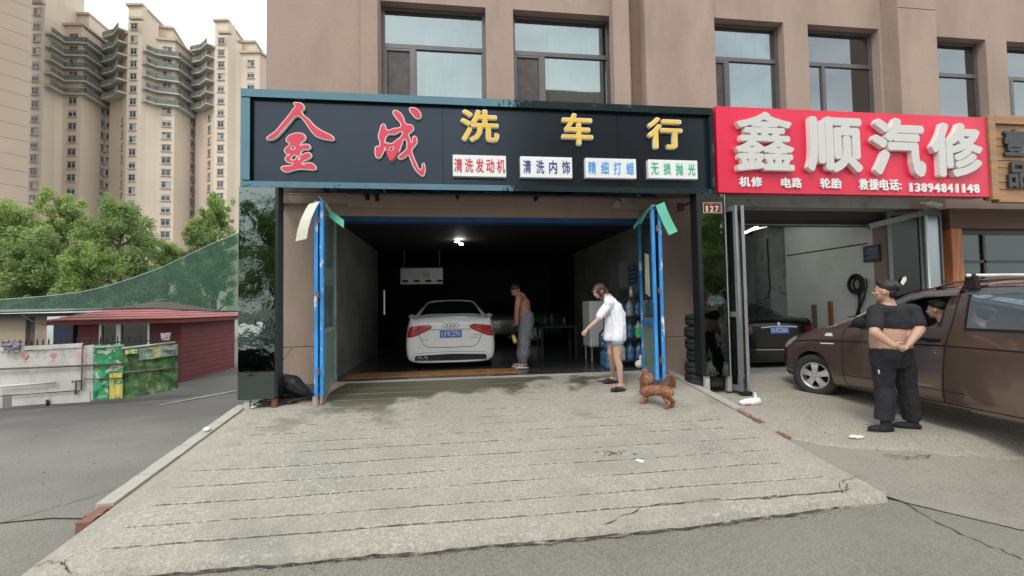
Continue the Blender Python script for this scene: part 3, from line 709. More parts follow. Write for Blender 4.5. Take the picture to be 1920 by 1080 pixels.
for (a, b, c, d), txt, col in (((849, 291, 949, 331), '清洗发动机', (.55, .02, .05)), ((976, 294, 1073, 333), '清洗内饰', (.03, .03, .22)), ((1098, 297, 1193, 334), '精细打蜡', (.06, .33, .70)), ((1216, 300, 1308, 335), '无损抛光', (.01, .42, .22))):
    p0 = atY(a, (b+d)/2, YP-.09); p1 = atY(c, (b+d)/2, YP-.09); z1 = atY((a+c)/2, b, YP-.09).z; z0 = atY((a+c)/2, d, YP-.09).z
    mb = MB(); mb.box((p0.x, YP-.09, z0), (p1.x, YP, z1)); bx = mb.build('light_box', m_signwhite, sg, bevel=.006)
    mc = M('letter_'+str(int(a)), col, .5, var=0); n = len(txt); wch = (p1.x-p0.x)/n
    for i, ch in enumerate(txt):
        g0 = p0.x+wch*(i+.5)-.062; glyph(ch, g0, z0+.06, g0+.124, z1-.055, YP-.09, .006, mc, bx, bold=.012)
# ---- pillars that carry the sign
def pillar(x0, x1, side, label, z0, z1=3.0, legs=()):
    t = thing('sign_pillar', label, 'pillar', ((x0+x1)/2, -1.2, z0-.1), 'glossy black sign pillars')
    mb = MB(); mb.box((x0, -1.2, z0), (x1, -1.08, z1-.003)); mb.build('cladding', m_pillar, t)
    mb = MB()
    if side > 0: mb.box((x1+.002, -1.203, z0+.02), (x1+.045, -1.0, z1-.003))
    else: mb.box((x0-.075, -1.203, z0+.03), (x0-.002, -1.0, z1-.003)); mb.box((x1+.001, -1.21, z0), (x1+.015, -1.08, z1-.003))
    mb.build('edge_trim', m_blackedge, t)
    if side < 0:
        mb = MB(); mb.box((x1+.016, -1.21, z0), (x1+.03, -1.1, z1-.003)); mb.build('metal_trim', m_steel, t)
    for lx, mt in legs:
        mb = MB(); mb.box((lx-.035, -1.17, RAMP*-1.2-.05), (lx+.035, -1.1, z0-.003)); mb.build('leg', mt, t)
    mb = MB(); mb.box((x0+.05, -1.06, z0+.3), (x0+.09, -1.02, z1)); mb.box((x1-.09, -1.06, z0+.3), (x1-.05, -1.02, z1)); mb.build('inner_post', m_rust, t)
    return t
m_legw = M('painted_leg', (.4, .42, .38), .6, var=.3, stain=(.2, .12, .08), stain_scale=8)
pl = pillar(-2.985, -2.50, 1, 'left glossy black pillar mirroring trees, under the sign end beside the alley', .0, legs=((-2.88, m_legw), (-2.52, m_rust)))
pr = pillar(3.985, 4.37, -1, 'right glossy black pillar with house number 127 beside the tyre stack', .07, legs=((4.02, m_legw), (4.40, m_steel)))
hn = MB(); a, b = atY(1317, 380, -1.21), atY(1352, 400, -1.21)
hn.box((a.x, -1.222, b.z), (b.x, -1.2035, a.z)); hno = hn.build('house_number', M('number_plate_brown', (.09, .03, .025), .4, var=.1), None, bevel=.003)
tag(hno, 'small brown house number plate reading 127 on the right black pillar', 'number plate')
m_bronze = M('number_cream', (.72, .5, .4), .5, var=0)
for ch, q, wd in (('1', .16, .09), ('2', .38, .18), ('7', .66, .18)):
    x = a.x+(b.x-a.x)*q; glyph(ch, x, b.z+.02, x+(b.x-a.x)*wd, a.z-.055, -1.222, .003, m_bronze, hno, bold=.02)
glyph('南路', a.x+.09, a.z-.04, a.x+.165, a.z-.012, -1.222, .002, M('small_red', (.6, .12, .05), .5, var=0), hno, name='lettering')
fr = MB()
for (q0, q1) in (((a.x, a.z-.006), (b.x, a.z)), ((a.x, b.z), (b.x, b.z+.006)), ((a.x, b.z+.006), (a.x+.006, a.z-.006)), ((b.x-.006, b.z+.006), (b.x, a.z-.006))): fr.box((q0[0], -1.226, q0[1]), (q1[0], -1.2221, q1[1]))
fr.build('rim', m_bronze, hno)
# ================================================================ red sign
rs = thing('shop_sign', 'bright red repair shop sign with big white block characters and a phone number', 'sign', (6.9, -1.2, 3))
mb = MB(); mb.box((4.30, -1.2, 3.03), (9.46, -1.09, 4.455)); mb.build('panel', m_redsign, rs)
mb = MB(); mb.box((4.32, -1.08, 3.05), (9.44, -.9, 4.44)); mb.build('backing', m_steel, rs)
for ch, r in (('鑫', (1379, 209, 1489, 321)), ('顺', (1513, 219, 1617, 323)), ('汽', (1636, 221, 1735, 331)), ('修', (1747, 230, 1843, 332))):
    o1 = glyph_px(ch, *r, -1.2, .085, M('white_letter_side', (.74, .74, .68), .5, var=.05) if ch == '鑫' else bpy.data.materials['white_letter_side'], rs, bold=.036 if ch != '鑫' else .022)
    glyph_px(ch, r[0]+.2, r[1]+.2, r[2]-.2, r[3]-.2, -1.285, .004, m_led, o1, name='led_face', bold=.034 if ch != '鑫' else .020)
for txt, r in (('机修', (1386, 331, 1431, 351)), ('电路', (1465, 333, 1505, 353)), ('轮胎', (1538, 334, 1580, 354)), ('救援电话:', (1611, 335, 1692, 357))):
    n = len(txt); cw_ = (r[2]-r[0])/(n if ':' not in txt else 4.25)
    for i, ch in enumerate(txt):
        if ch == ':': glyph_px(ch, r[0]+cw_*4+.5, 344, r[0]+cw_*4+4, 355, -1.2, .03, m_signwhite, rs, bold=.02)
        else: glyph_px(ch, r[0]+cw_*i+.8, r[1]+i*.3, r[0]+cw_*(i+1)-1.6, r[3]-1+i*.3, -1.2, .03, m_signwhite, rs, bold=.022)
ph = '13894841148'
for i, ch in enumerate(ph):
    x = 1704+i*12.35; glyph_px(ch, x+(3 if ch == '1' else 0), 343+i*.22, x+(7.2 if ch == '1' else 9.4), 359.5+i*.22, -1.2, .03, m_signwhite, rs, bold=(.03 if ch != '1' else .018))
# ================================================================ wooden sign
ws = thing('wooden_sign', 'wooden plank shop sign with dark carved characters at the right edge', 'sign', (10.6, -1.2, 3))
zz = [3.04+i*.131 for i in range(11)]
for i, (a, b) in enumerate(zip(zz, zz[1:])):
    mb = MB(); mb.box((9.62, -1.17-.008*(i % 3), a+.006), (13, -1.12, b-.004)); mb.build('plank', m_wood, ws)
mb = MB(); mb.box((9.48, -1.23, 2.98), (9.615, -1.1, 4.5)); mb.build('frame', m_wood, ws)
mb = MB(); mb.box((9.62, -1.23, 4.352), (13, -1.1, 4.5)); mb.build('frame', m_wood, ws)
mb = MB(); mb.box((9.62, -1.22, 2.94), (13, -1.1, 3.04)); mb.build('frame', m_wood, ws)
mb = MB(); mb.box((9.49, -1.095, 3), (13, -1.07, 4.48)); mb.build('backing', m_blackedge, ws)
glyph_px('壹', 1884, 242, 1925, 292, -1.2, .04, m_darkletter, ws, bold=.03)
glyph_px('品', 1892, 303, 1930, 352, -1.2, .04, m_darkletter, ws, bold=.03)
# ================================================================ folding blue doors
def leaf_frame(n0, f0, zb, zt, mat, parent, name='frame', th=.05, stile=.075, mid=.92, rest=None):
    """framed leaf standing between plan points n0 (near) and f0 (far)"""
    n0, f0 = Vector((*n0, 0)), Vector((*f0, 0)); d = (f0-n0).normalized(); nrm = Vector((-d.y, d.x, 0)); L = (f0-n0).length
    def bx(mb, a, b, z0, z1, t=th):
        vs = [n0+d*s+nrm*q*t/2+Vector((0, 0, z)) for z in (z0, z1) for s, q in ((a, -1), (b, -1), (b, 1), (a, 1))]
        mb.add(vs, [(0,3,2,1),(4,5,6,7),(0,1,5,4),(1,2,6,5),(2,3,7,6),(3,0,4,7)])
    mb = MB(); bx(mb, 0, stile, zb, zt)
    if rest: mb.build('stile', mat, parent); mb = MB(); mat = rest
    bx(mb, L-stile, L, zb, zt)
    bx(mb, stile, L-stile, zt-.08, zt-.002); bx(mb, stile, L-stile, zb+.002, zb+.09); bx(mb, stile, L-stile, mid-.04, mid+.04)
    return mb.build(name, mat, parent), bx, L
def flap(pts, w, mat, parent, name='foam_strip'):
    """bent strip of foam sheet: pts (x,y,z) along, width along y-ish vector w"""
    mb = MB(); w = Vector(w); n = len(pts); vs = []
    for p in pts:
        p = Vector(p); vs += [p-w/2, p+w/2]
    up = Vector((0, -.012, .006))
    vs2 = [v+up for v in vs]; m = len(vs)
    fs = []
    for i in range(n-1):
        fs += [(2*i, 2*i+1, 2*i+3, 2*i+2), (m+2*i, m+2*i+2, m+2*i+3, m+2*i+1), (2*i, 2*i+2, m+2*i+2, m+2*i), (2*i+1, m+2*i+1, m+2*i+3, 2*i+3)]
    fs += [(0, m, m+1, 1), (2*n-2, 2*n-1, m+2*n-1, m+2*n-2)]
    mb.add(vs+vs2, fs); return mb.build(name, mat, parent, smooth=False)
m_palegreen = M('pale_green_paint', (.26, .36, .33), .5, var=.2, scale=5, stain=(.12, .2, .26), stain_scale=4)
m_hazy = M('hazy_glass', (.20, .285, .25), .12, var=.25, scale=2, stain=(.28, .36, .32), stain_scale=1.2, coat=.5)
m_hazy2 = M('dusky_glass', (.06, .095, .088), .10, var=.3, scale=2, coat=.6)
m_cream = M('cream_foam', (.62, .62, .52), .7, var=.1)
m_green = M('mint_foam', (.12, .48, .34), .7, var=.12)
yN = -1.12
def PX(px, py, y=yN): q = atY(px, py, y); return (q.x, q.y, q.z)
dl = thing('folding_door', 'left open blue folding door with frosted glass, cream foam strip on top', 'door', (-1.85, -1, -.1), 'blue folding doors of the car wash')
z0, z1 = .0, 2.83
fr1, bx1, L1 = leaf_frame((PX(592.5, 560)[0], yN), (-2.14, -.02), z0, z1, m_blue, dl)
mb = MB(); bx1(mb, .077, L1-.077, .1, 2.7, .012); mb.build('glass', m_frost, dl)
fr2, bx2, L2 = leaf_frame((PX(603, 560)[0], yN), (-1.97, -.02), z0, z1, m_blue, dl, rest=m_palegreen)
mb = MB(); bx2(mb, .077, L2-.077, .962, z1-.083, .008); mb.build('glass', m_hazy, dl)
mb = MB(); bx2(mb, .077, L2-.077, .092, .878, .012); mb.build('frosted_pane', m_frost, dl)
mb = MB()
for z in (.3, 1.4, 2.5): mb.box((PX(597.5, 560)[0]-.012, yN-.035, z), (PX(597.5, 560)[0]+.012, yN-.001, z+.1))
mb.build('hinge', m_rust, dl)
m_board = M('worn_board', (.36, .28, .21), .85, var=.25, scale=6, stain=(.2, .14, .1), stain_scale=6)
mb = MB(); bx2(mb, -.03, L2*.75, -.11, -.005, .03); mb.build('kick_board', m_board, dl)
mb = MB(); x = PX(592, 740)[0]; mb.box((x-.03, yN-.05, -.13), (x+.04, yN-.03, .0)); mb.build('kick_board', m_board, dl)
flap([PX(590, 381, yN-.04), PX(583, 392, yN-.06), PX(574, 412, yN-.09), PX(568, 432, yN-.1), PX(565, 451, yN-.1)], (.15, .0, .04), m_cream, dl)
flap([PX(604, 374, yN), PX(612, 385, yN+.2), PX(622, 403, yN+.5)], (.04, .28, -.05), m_cream, dl)
flap([PX(617, 400, yN+.25), PX(630, 410, yN+.2), PX(645, 421, yN+.15)], (.0, .02, .12), m_green, dl)
dr = thing('folding_door', 'right open blue folding door with mint green foam strips and a paper notice', 'door', (3.3, -1, -.1), 'blue folding doors of the car wash')
fr1, bx1, L1 = leaf_frame((PX(1228.5, 560)[0], yN), (3.44, -.02), .03, z1, m_blue, dr)
mb = MB(); bx1(mb, .077, L1-.077, .962, z1-.083, .008); mb.build('glass', m_hazy2, dr)
mb = MB(); bx1(mb, .077, L1-.077, .13, .878, .012); mb.build('frosted_pane', m_frost, dr)
fr2, bx2, L2 = leaf_frame((PX(1241, 560)[0], yN), (3.66, -.02), .03, z1, m_blue, dr)
mb = MB(); bx2(mb, .077, L2-.077, .13, 2.7, .012); mb.build('glass', m_frost, dr)
mb = MB()
for z in (.3, 1.4, 2.4): mb.box((PX(1235, 560)[0]-.012, yN-.035, z), (PX(1235, 560)[0]+.012, yN-.001, z+.1))
mb.build('hinge', m_rust, dr)
# notice taped inside the glass of the near leaf
def on_leaf(n0, f0, s, z, o=0):
    n0, f0 = Vector((*n0, 0)), Vector((*f0, 0)); d = (f0-n0).normalized(); nr = Vector((-d.y, d.x, 0)); return n0+d*s+nr*o+Vector((0, 0, z))
A0, B0 = (PX(1228.5, 560)[0], yN), (3.44, -.02)
mb = MB(); o_ = .02
mb.quad(on_leaf(A0, B0, .25, 1.35, o_), on_leaf(A0, B0, .62, 1.42, o_), on_leaf(A0, B0, .60, 2.12, o_), on_leaf(A0, B0, .27, 2.05, o_))
mb.quad(on_leaf(A0, B0, .25, 1.35, o_+.003), on_leaf(A0, B0, .62, 1.42, o_+.003), on_leaf(A0, B0, .60, 2.12, o_+.003), on_leaf(A0, B0, .27, 2.05, o_+.003))
mb.build('notice', M('notice_paper', (.5, .52, .45), .8, var=.15), dr)
flap([PX(1226, 386, yN), PX(1217, 391, yN+.1), PX(1208, 402, yN+.25), PX(1199, 420, yN+.35)], (.02, .22, .02), m_green, dr)
flap([PX(1202, 412, yN+.5), PX(1195, 417, yN+.5), PX(1188, 428, yN+.5)], (.02, .10, .06), m_green, dr)
flap([PX(1237, 383, yN-.04), PX(1243, 399, yN-.06), PX(1252, 419, yN-.08), PX(1262, 438, yN-.1)], (.145, 0, .06), m_green, dr)
# ---- grey aluminium folding door of the workshop, left side
m_greyalu = M('grey_alu_door', (.23, .25, .27), .4, metal=.5, var=.1)
m_darkglass = glass('dark_door_glass', (.3, .34, .34), .06, .03)
da = thing('folding_door', 'grey aluminium glazed folding door open beside the house number pillar', 'door', (4.8, -1, -.2), 'grey folding doors of the repair shop')
nx1 = atY(1386, 560, -1.30).x; fx1 = atY(1362, 560, -1.05).x
_, b1, L1 = leaf_frame((nx1, -1.30), (fx1, -1.05), -.17, 2.80, m_greyalu, da, stile=.05, th=.045, mid=1.05)
mb = MB(); b1(mb, .052, L1-.052, -.08, 2.72, .008); mb.build('glass', m_darkglass, da)
nx2 = atY(1398, 560, -1.30).x; fx2 = atY(1393, 560, -.2).x
_, b2, L2 = leaf_frame((nx2, -1.30), (fx2, -.2), -.17, 2.80, m_greyalu, da, stile=.06, th=.045, mid=1.05)
mb = MB(); b2(mb, .062, L2-.062, -.08, 2.72, .008); mb.build('glass', m_darkglass, da)
mb = MB(); mb.box((nx1-.02, -1.34, -.3), (nx2+.03, -1.22, -.175)); mb.build('bottom_guide', m_black, da)
m_dkalu = M('dark_alu_door', (.075, .08, .085), .45, var=.1)
# right side: two glazed leaves parked flat against the wall
for k, (pa, pb, tint, wht) in enumerate(((1668, 1736, (.12, .13, .13), True), (1737, 1771, (.35, .45, .47), False))):
    yy = -.28-.03*k; xa, xb = atY(pa, 560, yy).x, atY(pb, 560, yy).x
    t = thing('glazed_door', ['dark glazed door leaf with a white edge and a paper sticker, behind the man', 'narrow bluish glazed door leaf beside the orange wooden post'][k], 'door', (xa, yy, -.2), 'grey folding doors of the repair shop')
    _, b_, L_ = leaf_frame((xa, yy), (xb, yy), -.2, 2.95, m_dkalu, t, stile=.09 if k == 0 else .04, th=.05, mid=.95)
    mb = MB(); b_(mb, .092 if k == 0 else .042, L_-(.092 if k == 0 else .042), -.1, 2.86, .01); mb.build('glass', glass('leaf_glass%d' % k, tint, .03 if k == 0 else .16, .25, top=.1 if k == 0 else .6), t)
    if wht:
        mb = MB(); mb.box((xb+.004, yy-.05, -.2), (xb+.065, yy+.05, 3.0)); mb.build('edge_post', M('pale_green_post', (.5, .6, .52), .5, var=.1), t)
        q = atY(1694, 525, yy-.03); mb = MB()
        mb.quad((q.x-.07, q.y, q.z-.05), (q.x-.01, q.y, q.z-.1), (q.x+.07, q.y, q.z), (q.x+.06, q.y, q.z+.07), (q.x-.01, q.y, q.z+.05)); mb.build('paper_sticker', m_white, t)
mb = MB(); q = atY(1752, 383, -.6); mb.bar((q.x-.12, -.6, q.z+.02), (q.x+.12, -.6, q.z-.03), .1, .05); mb.tube([(q.x, -.6, q.z+.02), (q.x, -.02, q.z+.15)], .015)
tag(mb.build('flood_lamp', m_white), 'small white lamp on an arm under the right end of the red sign', 'lamp')
mb = MB(); a = atY(1628, 425, -.5); b = atY(1755, 393, -.5); mb.bar(a, b, .05, .1); tag(mb.build('door_rail', m_dkalu), 'slanting dark rail above the glazed doors by the wooden post', 'rail')
# ================================================================ workshop contents
m_tube = M('tube_light', (1, 1, 1), .5, var=0, emit=(1, 1, .97), estr=22)
a, b = atZ(1388, 441, 2.95), atZ(1420, 425, 2.95)
mb = MB(); mb.tube([(a.x, a.y, 2.95), (b.x, b.y, 2.95)], .02, 8); tl = tag(mb.build('tube_light', m_tube), 'white tube light on the ceiling of the repair shop behind the grey door', 'light')
mb = MB(); mb.box((a.x-.03, min(a.y, b.y), 2.98), (a.x+.03, max(a.y, b.y), 3.01)); 
mb.build('fitting', m_white, tl)
RXW = 8.712
def wallpt(px, py, x=RXW): return atX(px, py, x)
a, b = wallpt(1620, 462), wallpt(1652, 489)
mb = MB(); mb.box((RXW-.03, b.y, b.z), (RXW, a.y, a.z)); nb = tag(mb.build('notice_board', M('navy_board', (.035, .05, .085), .5, var=.2)), 'dark blue notice board on the pale wall of the repair shop', 'notice board')
mb = MB()
for i in range(6):
    zz_ = b.z+.06+i*(a.z-b.z-.1)/6; mb.box((RXW-.034, b.y+.05, zz_), (RXW-.0305, a.y-.05-.04*(i % 3), zz_+.012))
tag(mb.build('text_line', M('board_print', (.3, .33, .36), .6), nb), kind='stuff')
c = wallpt(1612, 533); mb = MB()
for i in range(5):
    r = .11+.02*i; pts = [(RXW-.05-.02*i, c.y+.05*math.sin(i)+r*math.cos(t*.33), c.z+r*1.1*math.sin(t*.33)) for t in range(20)]
    mb.tube(pts, .022, 6)
for i in range(2):
    pts = [(RXW-.08, c.y-.1-.1*math.sin(t*.3+i)+(-.05*i), c.z+.12-t*.055-.01*i) for t in range(15)]
    mb.tube(pts, .012, 6)
mb.tube([(RXW-.06, c.y-.05, c.z-.1), (RXW-.06, c.y-.02, c.z-.5), (RXW-.06, c.y+.08, c.z-.75)], .03, 6)
tag(mb.build('hose', m_rubber, smooth=True), 'bundle of black air hoses hanging on the pale wall of the repair shop', 'hose')
mb = MB(); c = wallpt(1559, 585); mb.box((RXW-.04, c.y-.05, c.z-.4), (RXW, c.y+.05, c.z+.25)); tag(mb.build('plank', m_woodpost), 'upright reddish wooden plank leaning on the repair shop wall', 'plank')
mb = MB(); c = wallpt(1528, 585); mb.box((RXW-.04, c.y-.06, c.z-.4), (RXW, c.y+.06, c.z+.18)); tag(mb.build('plank', M('dull_plank', (.2, .15, .11), .8)), 'dull upright plank leaning on the wall left of the reddish plank', 'plank')
mb = MB(); pts = [(8.2, 2.88, 2.9), (8.2, 2.87, 2.2), (8.22, 2.86, 1.6), (8.15, 2.86, 1.35), (8.05, 2.86, 1.3)]; mb.tube(pts, .02, 6); tag(mb.build('pipe', m_rubber, smooth=True), 'thin dark pipe running down the grey pier in the repair shop', 'pipe')
# ================================================================ car wash contents
m_lamp = M('lamp_disc', (1, 1, 1), .5, var=0, emit=(1, 1, .98), estr=60)
for k, (px, py) in enumerate(((857, 453), (865, 457.5))):
    c = atY(px, py, 3.0); mb = MB(); mb.lathe([(.001, -.012), (.045, -.012), (.05, 0), (.001, .03)], c, n=16); l = tag(mb.build('bulb', m_lamp), ['left of the two bright white bulbs on the dark garage ceiling', 'right of the two bright white bulbs on the dark garage ceiling'][k], 'light', 'ceiling bulbs over the white car')
    mb = MB(); mb.tube([(c.x, c.y, c.z+.031), (c.x, c.y, 2.86)], .008, 6); mb.build('cord', m_black, l)
p0, p1 = atY(750, 502, 5.0), atY(831, 533, 5.0)
ab = thing('hanging_light_box', 'pale metal box hanging from the ceiling above the white car with a round 100 sticker', 'light box', (p0.x, 5, p1.z))
mb = MB(); mb.box((p0.x, 5.0, p1.z), (p1.x, 5.3, p0.z)); mb.build('housing', M('pale_metal_box', (.42, .43, .45), .35, metal=.3, var=.1), ab, bevel=.02)
for i in range(4):
    cx = p0.x+.14+i*.32; mb = MB(); mb.prism([(cx+.10*math.cos(t*.524), p1.z+.10+.035*math.sin(t*.524)) for t in range(12)], 'y', 4.985, 4.999); mb.build('vent_hole', m_darkpaint_gloom, ab)
cx = atY(799.5, 515, 4.98).x; cz = atY(799.5, 515, 4.98).z
mb = MB(); mb.prism([(cx+.085*math.cos(t*.2618), cz+.085*math.sin(t*.2618)) for t in range(24)], 'y', 4.985, 4.999); st = mb.build('round_sticker', M('sticker_red', (.35, .05, .04), .5), ab)
mb = MB(); mb.prism([(cx+.072*math.cos(t*.2618), cz+.072*math.sin(t*.2618)) for t in range(24)], 'y', 4.982, 4.9845); mb.build('sticker_face', m_signwhite, st)
glyph('100', cx-.055, cz-.03, cx+.055, cz+.03, 4.982, .002, m_black, st, name='lettering', bold=.03)
mb = MB()
for x in (p0.x+.1, p1.x-.1): mb.tube([(x, 5.15, p0.z+.001), (x, 5.15, 2.86)], .01, 6)
mb.build('hanger', m_steel, ab)
# white fridge, shelves, water bottles, table
fx = atY(1105, 560, 1.6).x
fg = thing('fridge', 'white cabinet fridge on thin legs behind the woman', 'fridge', (fx+.3, 1.9, 0))
mb = MB(); mb.box((fx, 1.6, .32), (fx+.6, 2.15, 1.32)); mb.build('body', m_white, fg, bevel=.015)
mb = MB(); mb.box((fx+.02, 1.575, .36), (fx+.58, 1.598, 1.28)); dd = mb.build('door', m_white, fg, bevel=.01)
mb = MB(); mb.box((fx+.53, 1.55, .7), (fx+.55, 1.574, 1.0)); mb.build('handle', m_steel, dd)
for a in (fx+.04, fx+.56):
    for b in (1.64, 2.1): mb = MB(); mb.box((a-.015, b-.015, 0), (a+.015, b+.015, .318)); mb.build('leg', m_steel, fg)
tb = thing('table', 'dark work table in the shade of the garage left of the white fridge', 'table', (fx-.5, 2.6, 0))
mb = MB(); mb.box((fx-.95, 2.3, .72), (fx-.1, 2.9, .75)); mb.build('table_top', m_darkpaint_gloom, tb)
for a in (fx-.92, fx-.13):
    for b in (2.33, 2.87): mb = MB(); mb.box((a-.02, b-.02, 0), (a+.02, b+.02, .718)); mb.build('leg', m_darkpaint_gloom, tb)
for k, (dx, h, r) in enumerate(((-.8, .25, .04), (-.65, .3, .035), (-.35, .22, .05))):
    mb = MB(); mb.lathe([(.001, .751), (r, .751), (r, .751+h*.7), (r*.4, .751+h*.85), (r*.4, .751+h), (.001, .751+h)], (fx+dx, 2.5, 0), n=12)
    tag(mb.build('spray_bottle', M('dark_bottle%d' % k, [(.03, .03, .035), (.04, .035, .03), (.035, .04, .045)][k], .4), smooth=True), ['short bottle at the left end of the dark work table', 'tall slim bottle second from left on the dark work table', 'wide bottle at the right end of the dark work table'][k], 'bottle', 'bottles on the work table')
sh = thing('shelf_rack', 'dark metal shelf rack holding blue water bottles beside the right blue door', 'shelf', (3.5, .6, 0))
m_rack = M('rack_black', (.03, .03, .035), .5)
for z in (.12, .55, .98, 1.36): mb = MB(); mb.box((3.20, .5, z), (3.74, .95, z+.02)); mb.build('shelf', m_rack, sh)
for a in (3.18, 3.75):
    for b in (.5, .95): mb = MB(); mb.box((a-.012, b-.012, 0), (a+.012, b+.012, 1.45)); mb.build('post', m_rack, sh)
m_wb = M('blue_bottle', (.05, .13, .24), .12, var=.1, coat=.3); m_wb2 = M('clear_bottle', (.3, .36, .4), .1, var=.1)
names = ['lowest', 'middle', 'upper']
for s_, z in enumerate((.14, .57, 1.0)):
    for k in range(3):
        x = 3.29+k*.175; r = .078; h = .34
        mb = MB(); mb.lathe([(.001, 0), (r*.95, .0), (r, .03), (r, .1), (r*.93, .12), (r, .14), (r, .22), (r*.55, .28), (r*.3, .30), (r*.3, h), (.001, h)], (x, .62, z), n=14)
        bo = tag(mb.build('water_bottle', m_wb if (k+s_) % 3 else m_wb2, smooth=True), '%s water bottle on the %s shelf of the rack by the blue door' % (['left', 'middle', 'right'][k], names[s_]), 'bottle', 'big water bottles on the rack')
        if (k, s_) == (2, 1):
            mb = MB(); mb.lathe([(.081, .05), (.081, .2)], (x, .62, z), n=14); mb.build('green_label', M('label_green', (.05, .5, .12), .5), bo)
for k, (x, y, z) in enumerate(((3.02, .55, 0), (3.02, .55, .38), (3.06, .9, .0), (3.04, .9, .38), (3.03, .57, .76))):
    r = .125; mb = MB(); mb.lathe([(.001, 0), (r*.95, 0), (r, .03), (r, .1), (r*.93, .115), (r, .13), (r, .2), (r*.93, .215), (r, .23), (r, .27), (r*.4, .34), (r*.25, .375), (.001, .375)], (x, y, z), n=16)
    tag(mb.build('water_jug', m_wb, smooth=True), ['blue water jug at the bottom of the front stack by the rack', 'blue water jug in the middle of the front stack by the rack', 'blue water jug on the floor of the rear stack by the rack', 'blue water jug on top of the rear stack by the rack', 'blue water jug topmost on the front stack by the rack'][k], 'water jug', 'blue water jugs stacked by the rack')
mb = MB(); mb.lathe([(.001, 0), (.03, 0), (.03, .12), (.012, .16), (.012, .2), (.001, .2)], (3.5, .6, 1.381), n=12); tag(mb.build('bottle', m_white, smooth=True), 'small white bottle on top of the shelf rack', 'bottle')
mb = MB(); ell_geo(mb, (3.62, .48, .33), (.1, .03, .07)); 
tag(blob('plastic_bag', [('ell', (3.55, .40, .08), (.09, .07, .08)), ('ell', (3.6, .41, .2), (.05, .05, .06))], .01, m_white, None), 'crumpled white bag on the floor in front of the shelf rack', 'bag')
def wall_poster(px0, py0, px1, py1, rgb, label, lines=4):
    a, b = atX(px0, py0, 3.795), atX(px1, py1, 3.795)
    mb = MB(); mb.box((3.77, b.y, b.z), (3.797, a.y, a.z)); o = tag(mb.build('poster', M('poster', rgb, .6, var=.15)), label, 'poster', 'posters on the right garage wall')
    mb = MB(); 
    for i in range(lines):
        z = b.z+(a.z-b.z)*(i+.6)/(lines+.3); mb.box((3.766, b.y+.06, z), (3.7695, a.y-.06-.05*(i % 2), z+.015))
    tag(mb.build('text_line', M('poster_text', (.3, .3, .32), .6), o), kind='stuff')
wall_poster(1180, 499, 1196, 531, (.03, .05, .14), 'dark blue poster on the garage wall nearest the right blue door')
wall_poster(1161, 494, 1176, 538, (.2, .2, .2), 'grey text poster on the garage wall left of the blue poster', 8)
wall_poster(1163, 545, 1178, 570, (.05, .05, .055), 'small black box panel on the garage wall below the grey poster', 2)
# glowing strip by the car on the left, in place of a lit side window
p = atY(722, 560, 5.6)
mb = MB(); mb.box((p.x-.012, 5.41, 1.05), (p.x+.02, 5.44, 1.75)); tag(mb.build('window_glow_strip', M('window_glow', (.3, .32, .32), .5, var=0, emit=(.8, .95, 1), estr=.16)), 'narrow upright glowing strip for a lit side window left of the white car', 'light')
# ================================================================ clutter at the left pillar
cs = thing('plastic_cover', 'black plastic tank-shaped cover lying against the wall by the left blue door', 'cover', (-2.3, -.8, -.1))
P1 = lambda px, py, y=-.85: tuple(atY(px, py, y))
blob('shell', [('chain', [(P1(522, 716), .135), (P1(548, 722), .15), (P1(570, 735), .095), (P1(583, 742), .05)]), ('chain', [(P1(520, 735), .11), (P1(560, 742), .07)])], .012, M('black_gloss_cover', (.012, .012, .014), .35, var=.1), cs, smooth=6)
q = P1(526, 705, -.93); mb = MB(); mb.lathe([(.05, 0), (.062, .0), (.062, .03), (.05, .03)], (q[0], q[1], q[2]-.01), n=18); mb.build('opening_rim', M('rim_brown', (.12, .1, .08), .6), cs, smooth=True)
a, b = P1(517, 692, -.95), P1(547, 651, -.55); mb = MB(); mb.tube([P1(500, 740, -1.0), a, b], .016, 8); tag(mb.build('broom_stick', M('stick_wood', (.42, .31, .2), .7, var=.2)), 'pale wooden stick leaning on the wall behind the left pillar', 'stick')
for k in range(4):
    mb = MB(); c = onramp(500+k*14, 764-k*3); r = .17+.03*k; pts = []
    for t in range(26):
        an = t*.25; pts.append((c.x+r*1.3*math.cos(an), c.y+.12+r*.55*math.sin(an)*1.1, RAMP*(c.y+.12+r*.6*math.sin(an))+.02+.012*k))
    mb.tube(pts, .012, 6)
    tag(mb.build('cable', m_rubber, smooth=True), ['loose black cable loop under the left pillar, leftmost', 'black cable loop second from left by the pillar foot', 'black cable loop beside the flattened carton', 'black cable loop nearest the left blue door'][k], 'cable', 'black cable loops by the left pillar')
def flat_poly(pts, lift, name, mat, label, cat, th=.006):
    P = [onramp(*p) for p in pts]; n = len(P); mb = MB()
    mb.add([(p.x, p.y, RAMP*p.y+lift) for p in P]+[(p.x, p.y, RAMP*p.y+lift+th) for p in P], [tuple(range(n))[::-1], tuple(range(n, 2*n))]+[(i, (i+1) % n, (i+1) % n+n, i+n) for i in range(n)])
    return tag(mb.build(name, mat), label, cat)
flat_poly([(518, 757), (549, 748), (556, 750), (545, 760)], .03, 'carton', M('purple_carton', (.13, .06, .07), .7, var=.4, scale=14, stain=(.5, .45, .42), stain_scale=18), 'flattened purple printed carton under the black cover', 'carton')
flat_poly([(466, 760), (492, 752), (494, 760), (470, 768)], .012, 'paper_sheet', m_white, 'white paper sheet beneath the left pillar', 'paper')
cb = blob('cardboard_scrap', [('chain', [(tuple(onramp(612, 742)+Vector((0, 0, .05))), .05), (tuple(onramp(628, 730)+Vector((0, 0, .05))), .06), (tuple(onramp(643, 724)+Vector((0, 0, .035))), .035)])], .012, m_board, None, smooth=2)
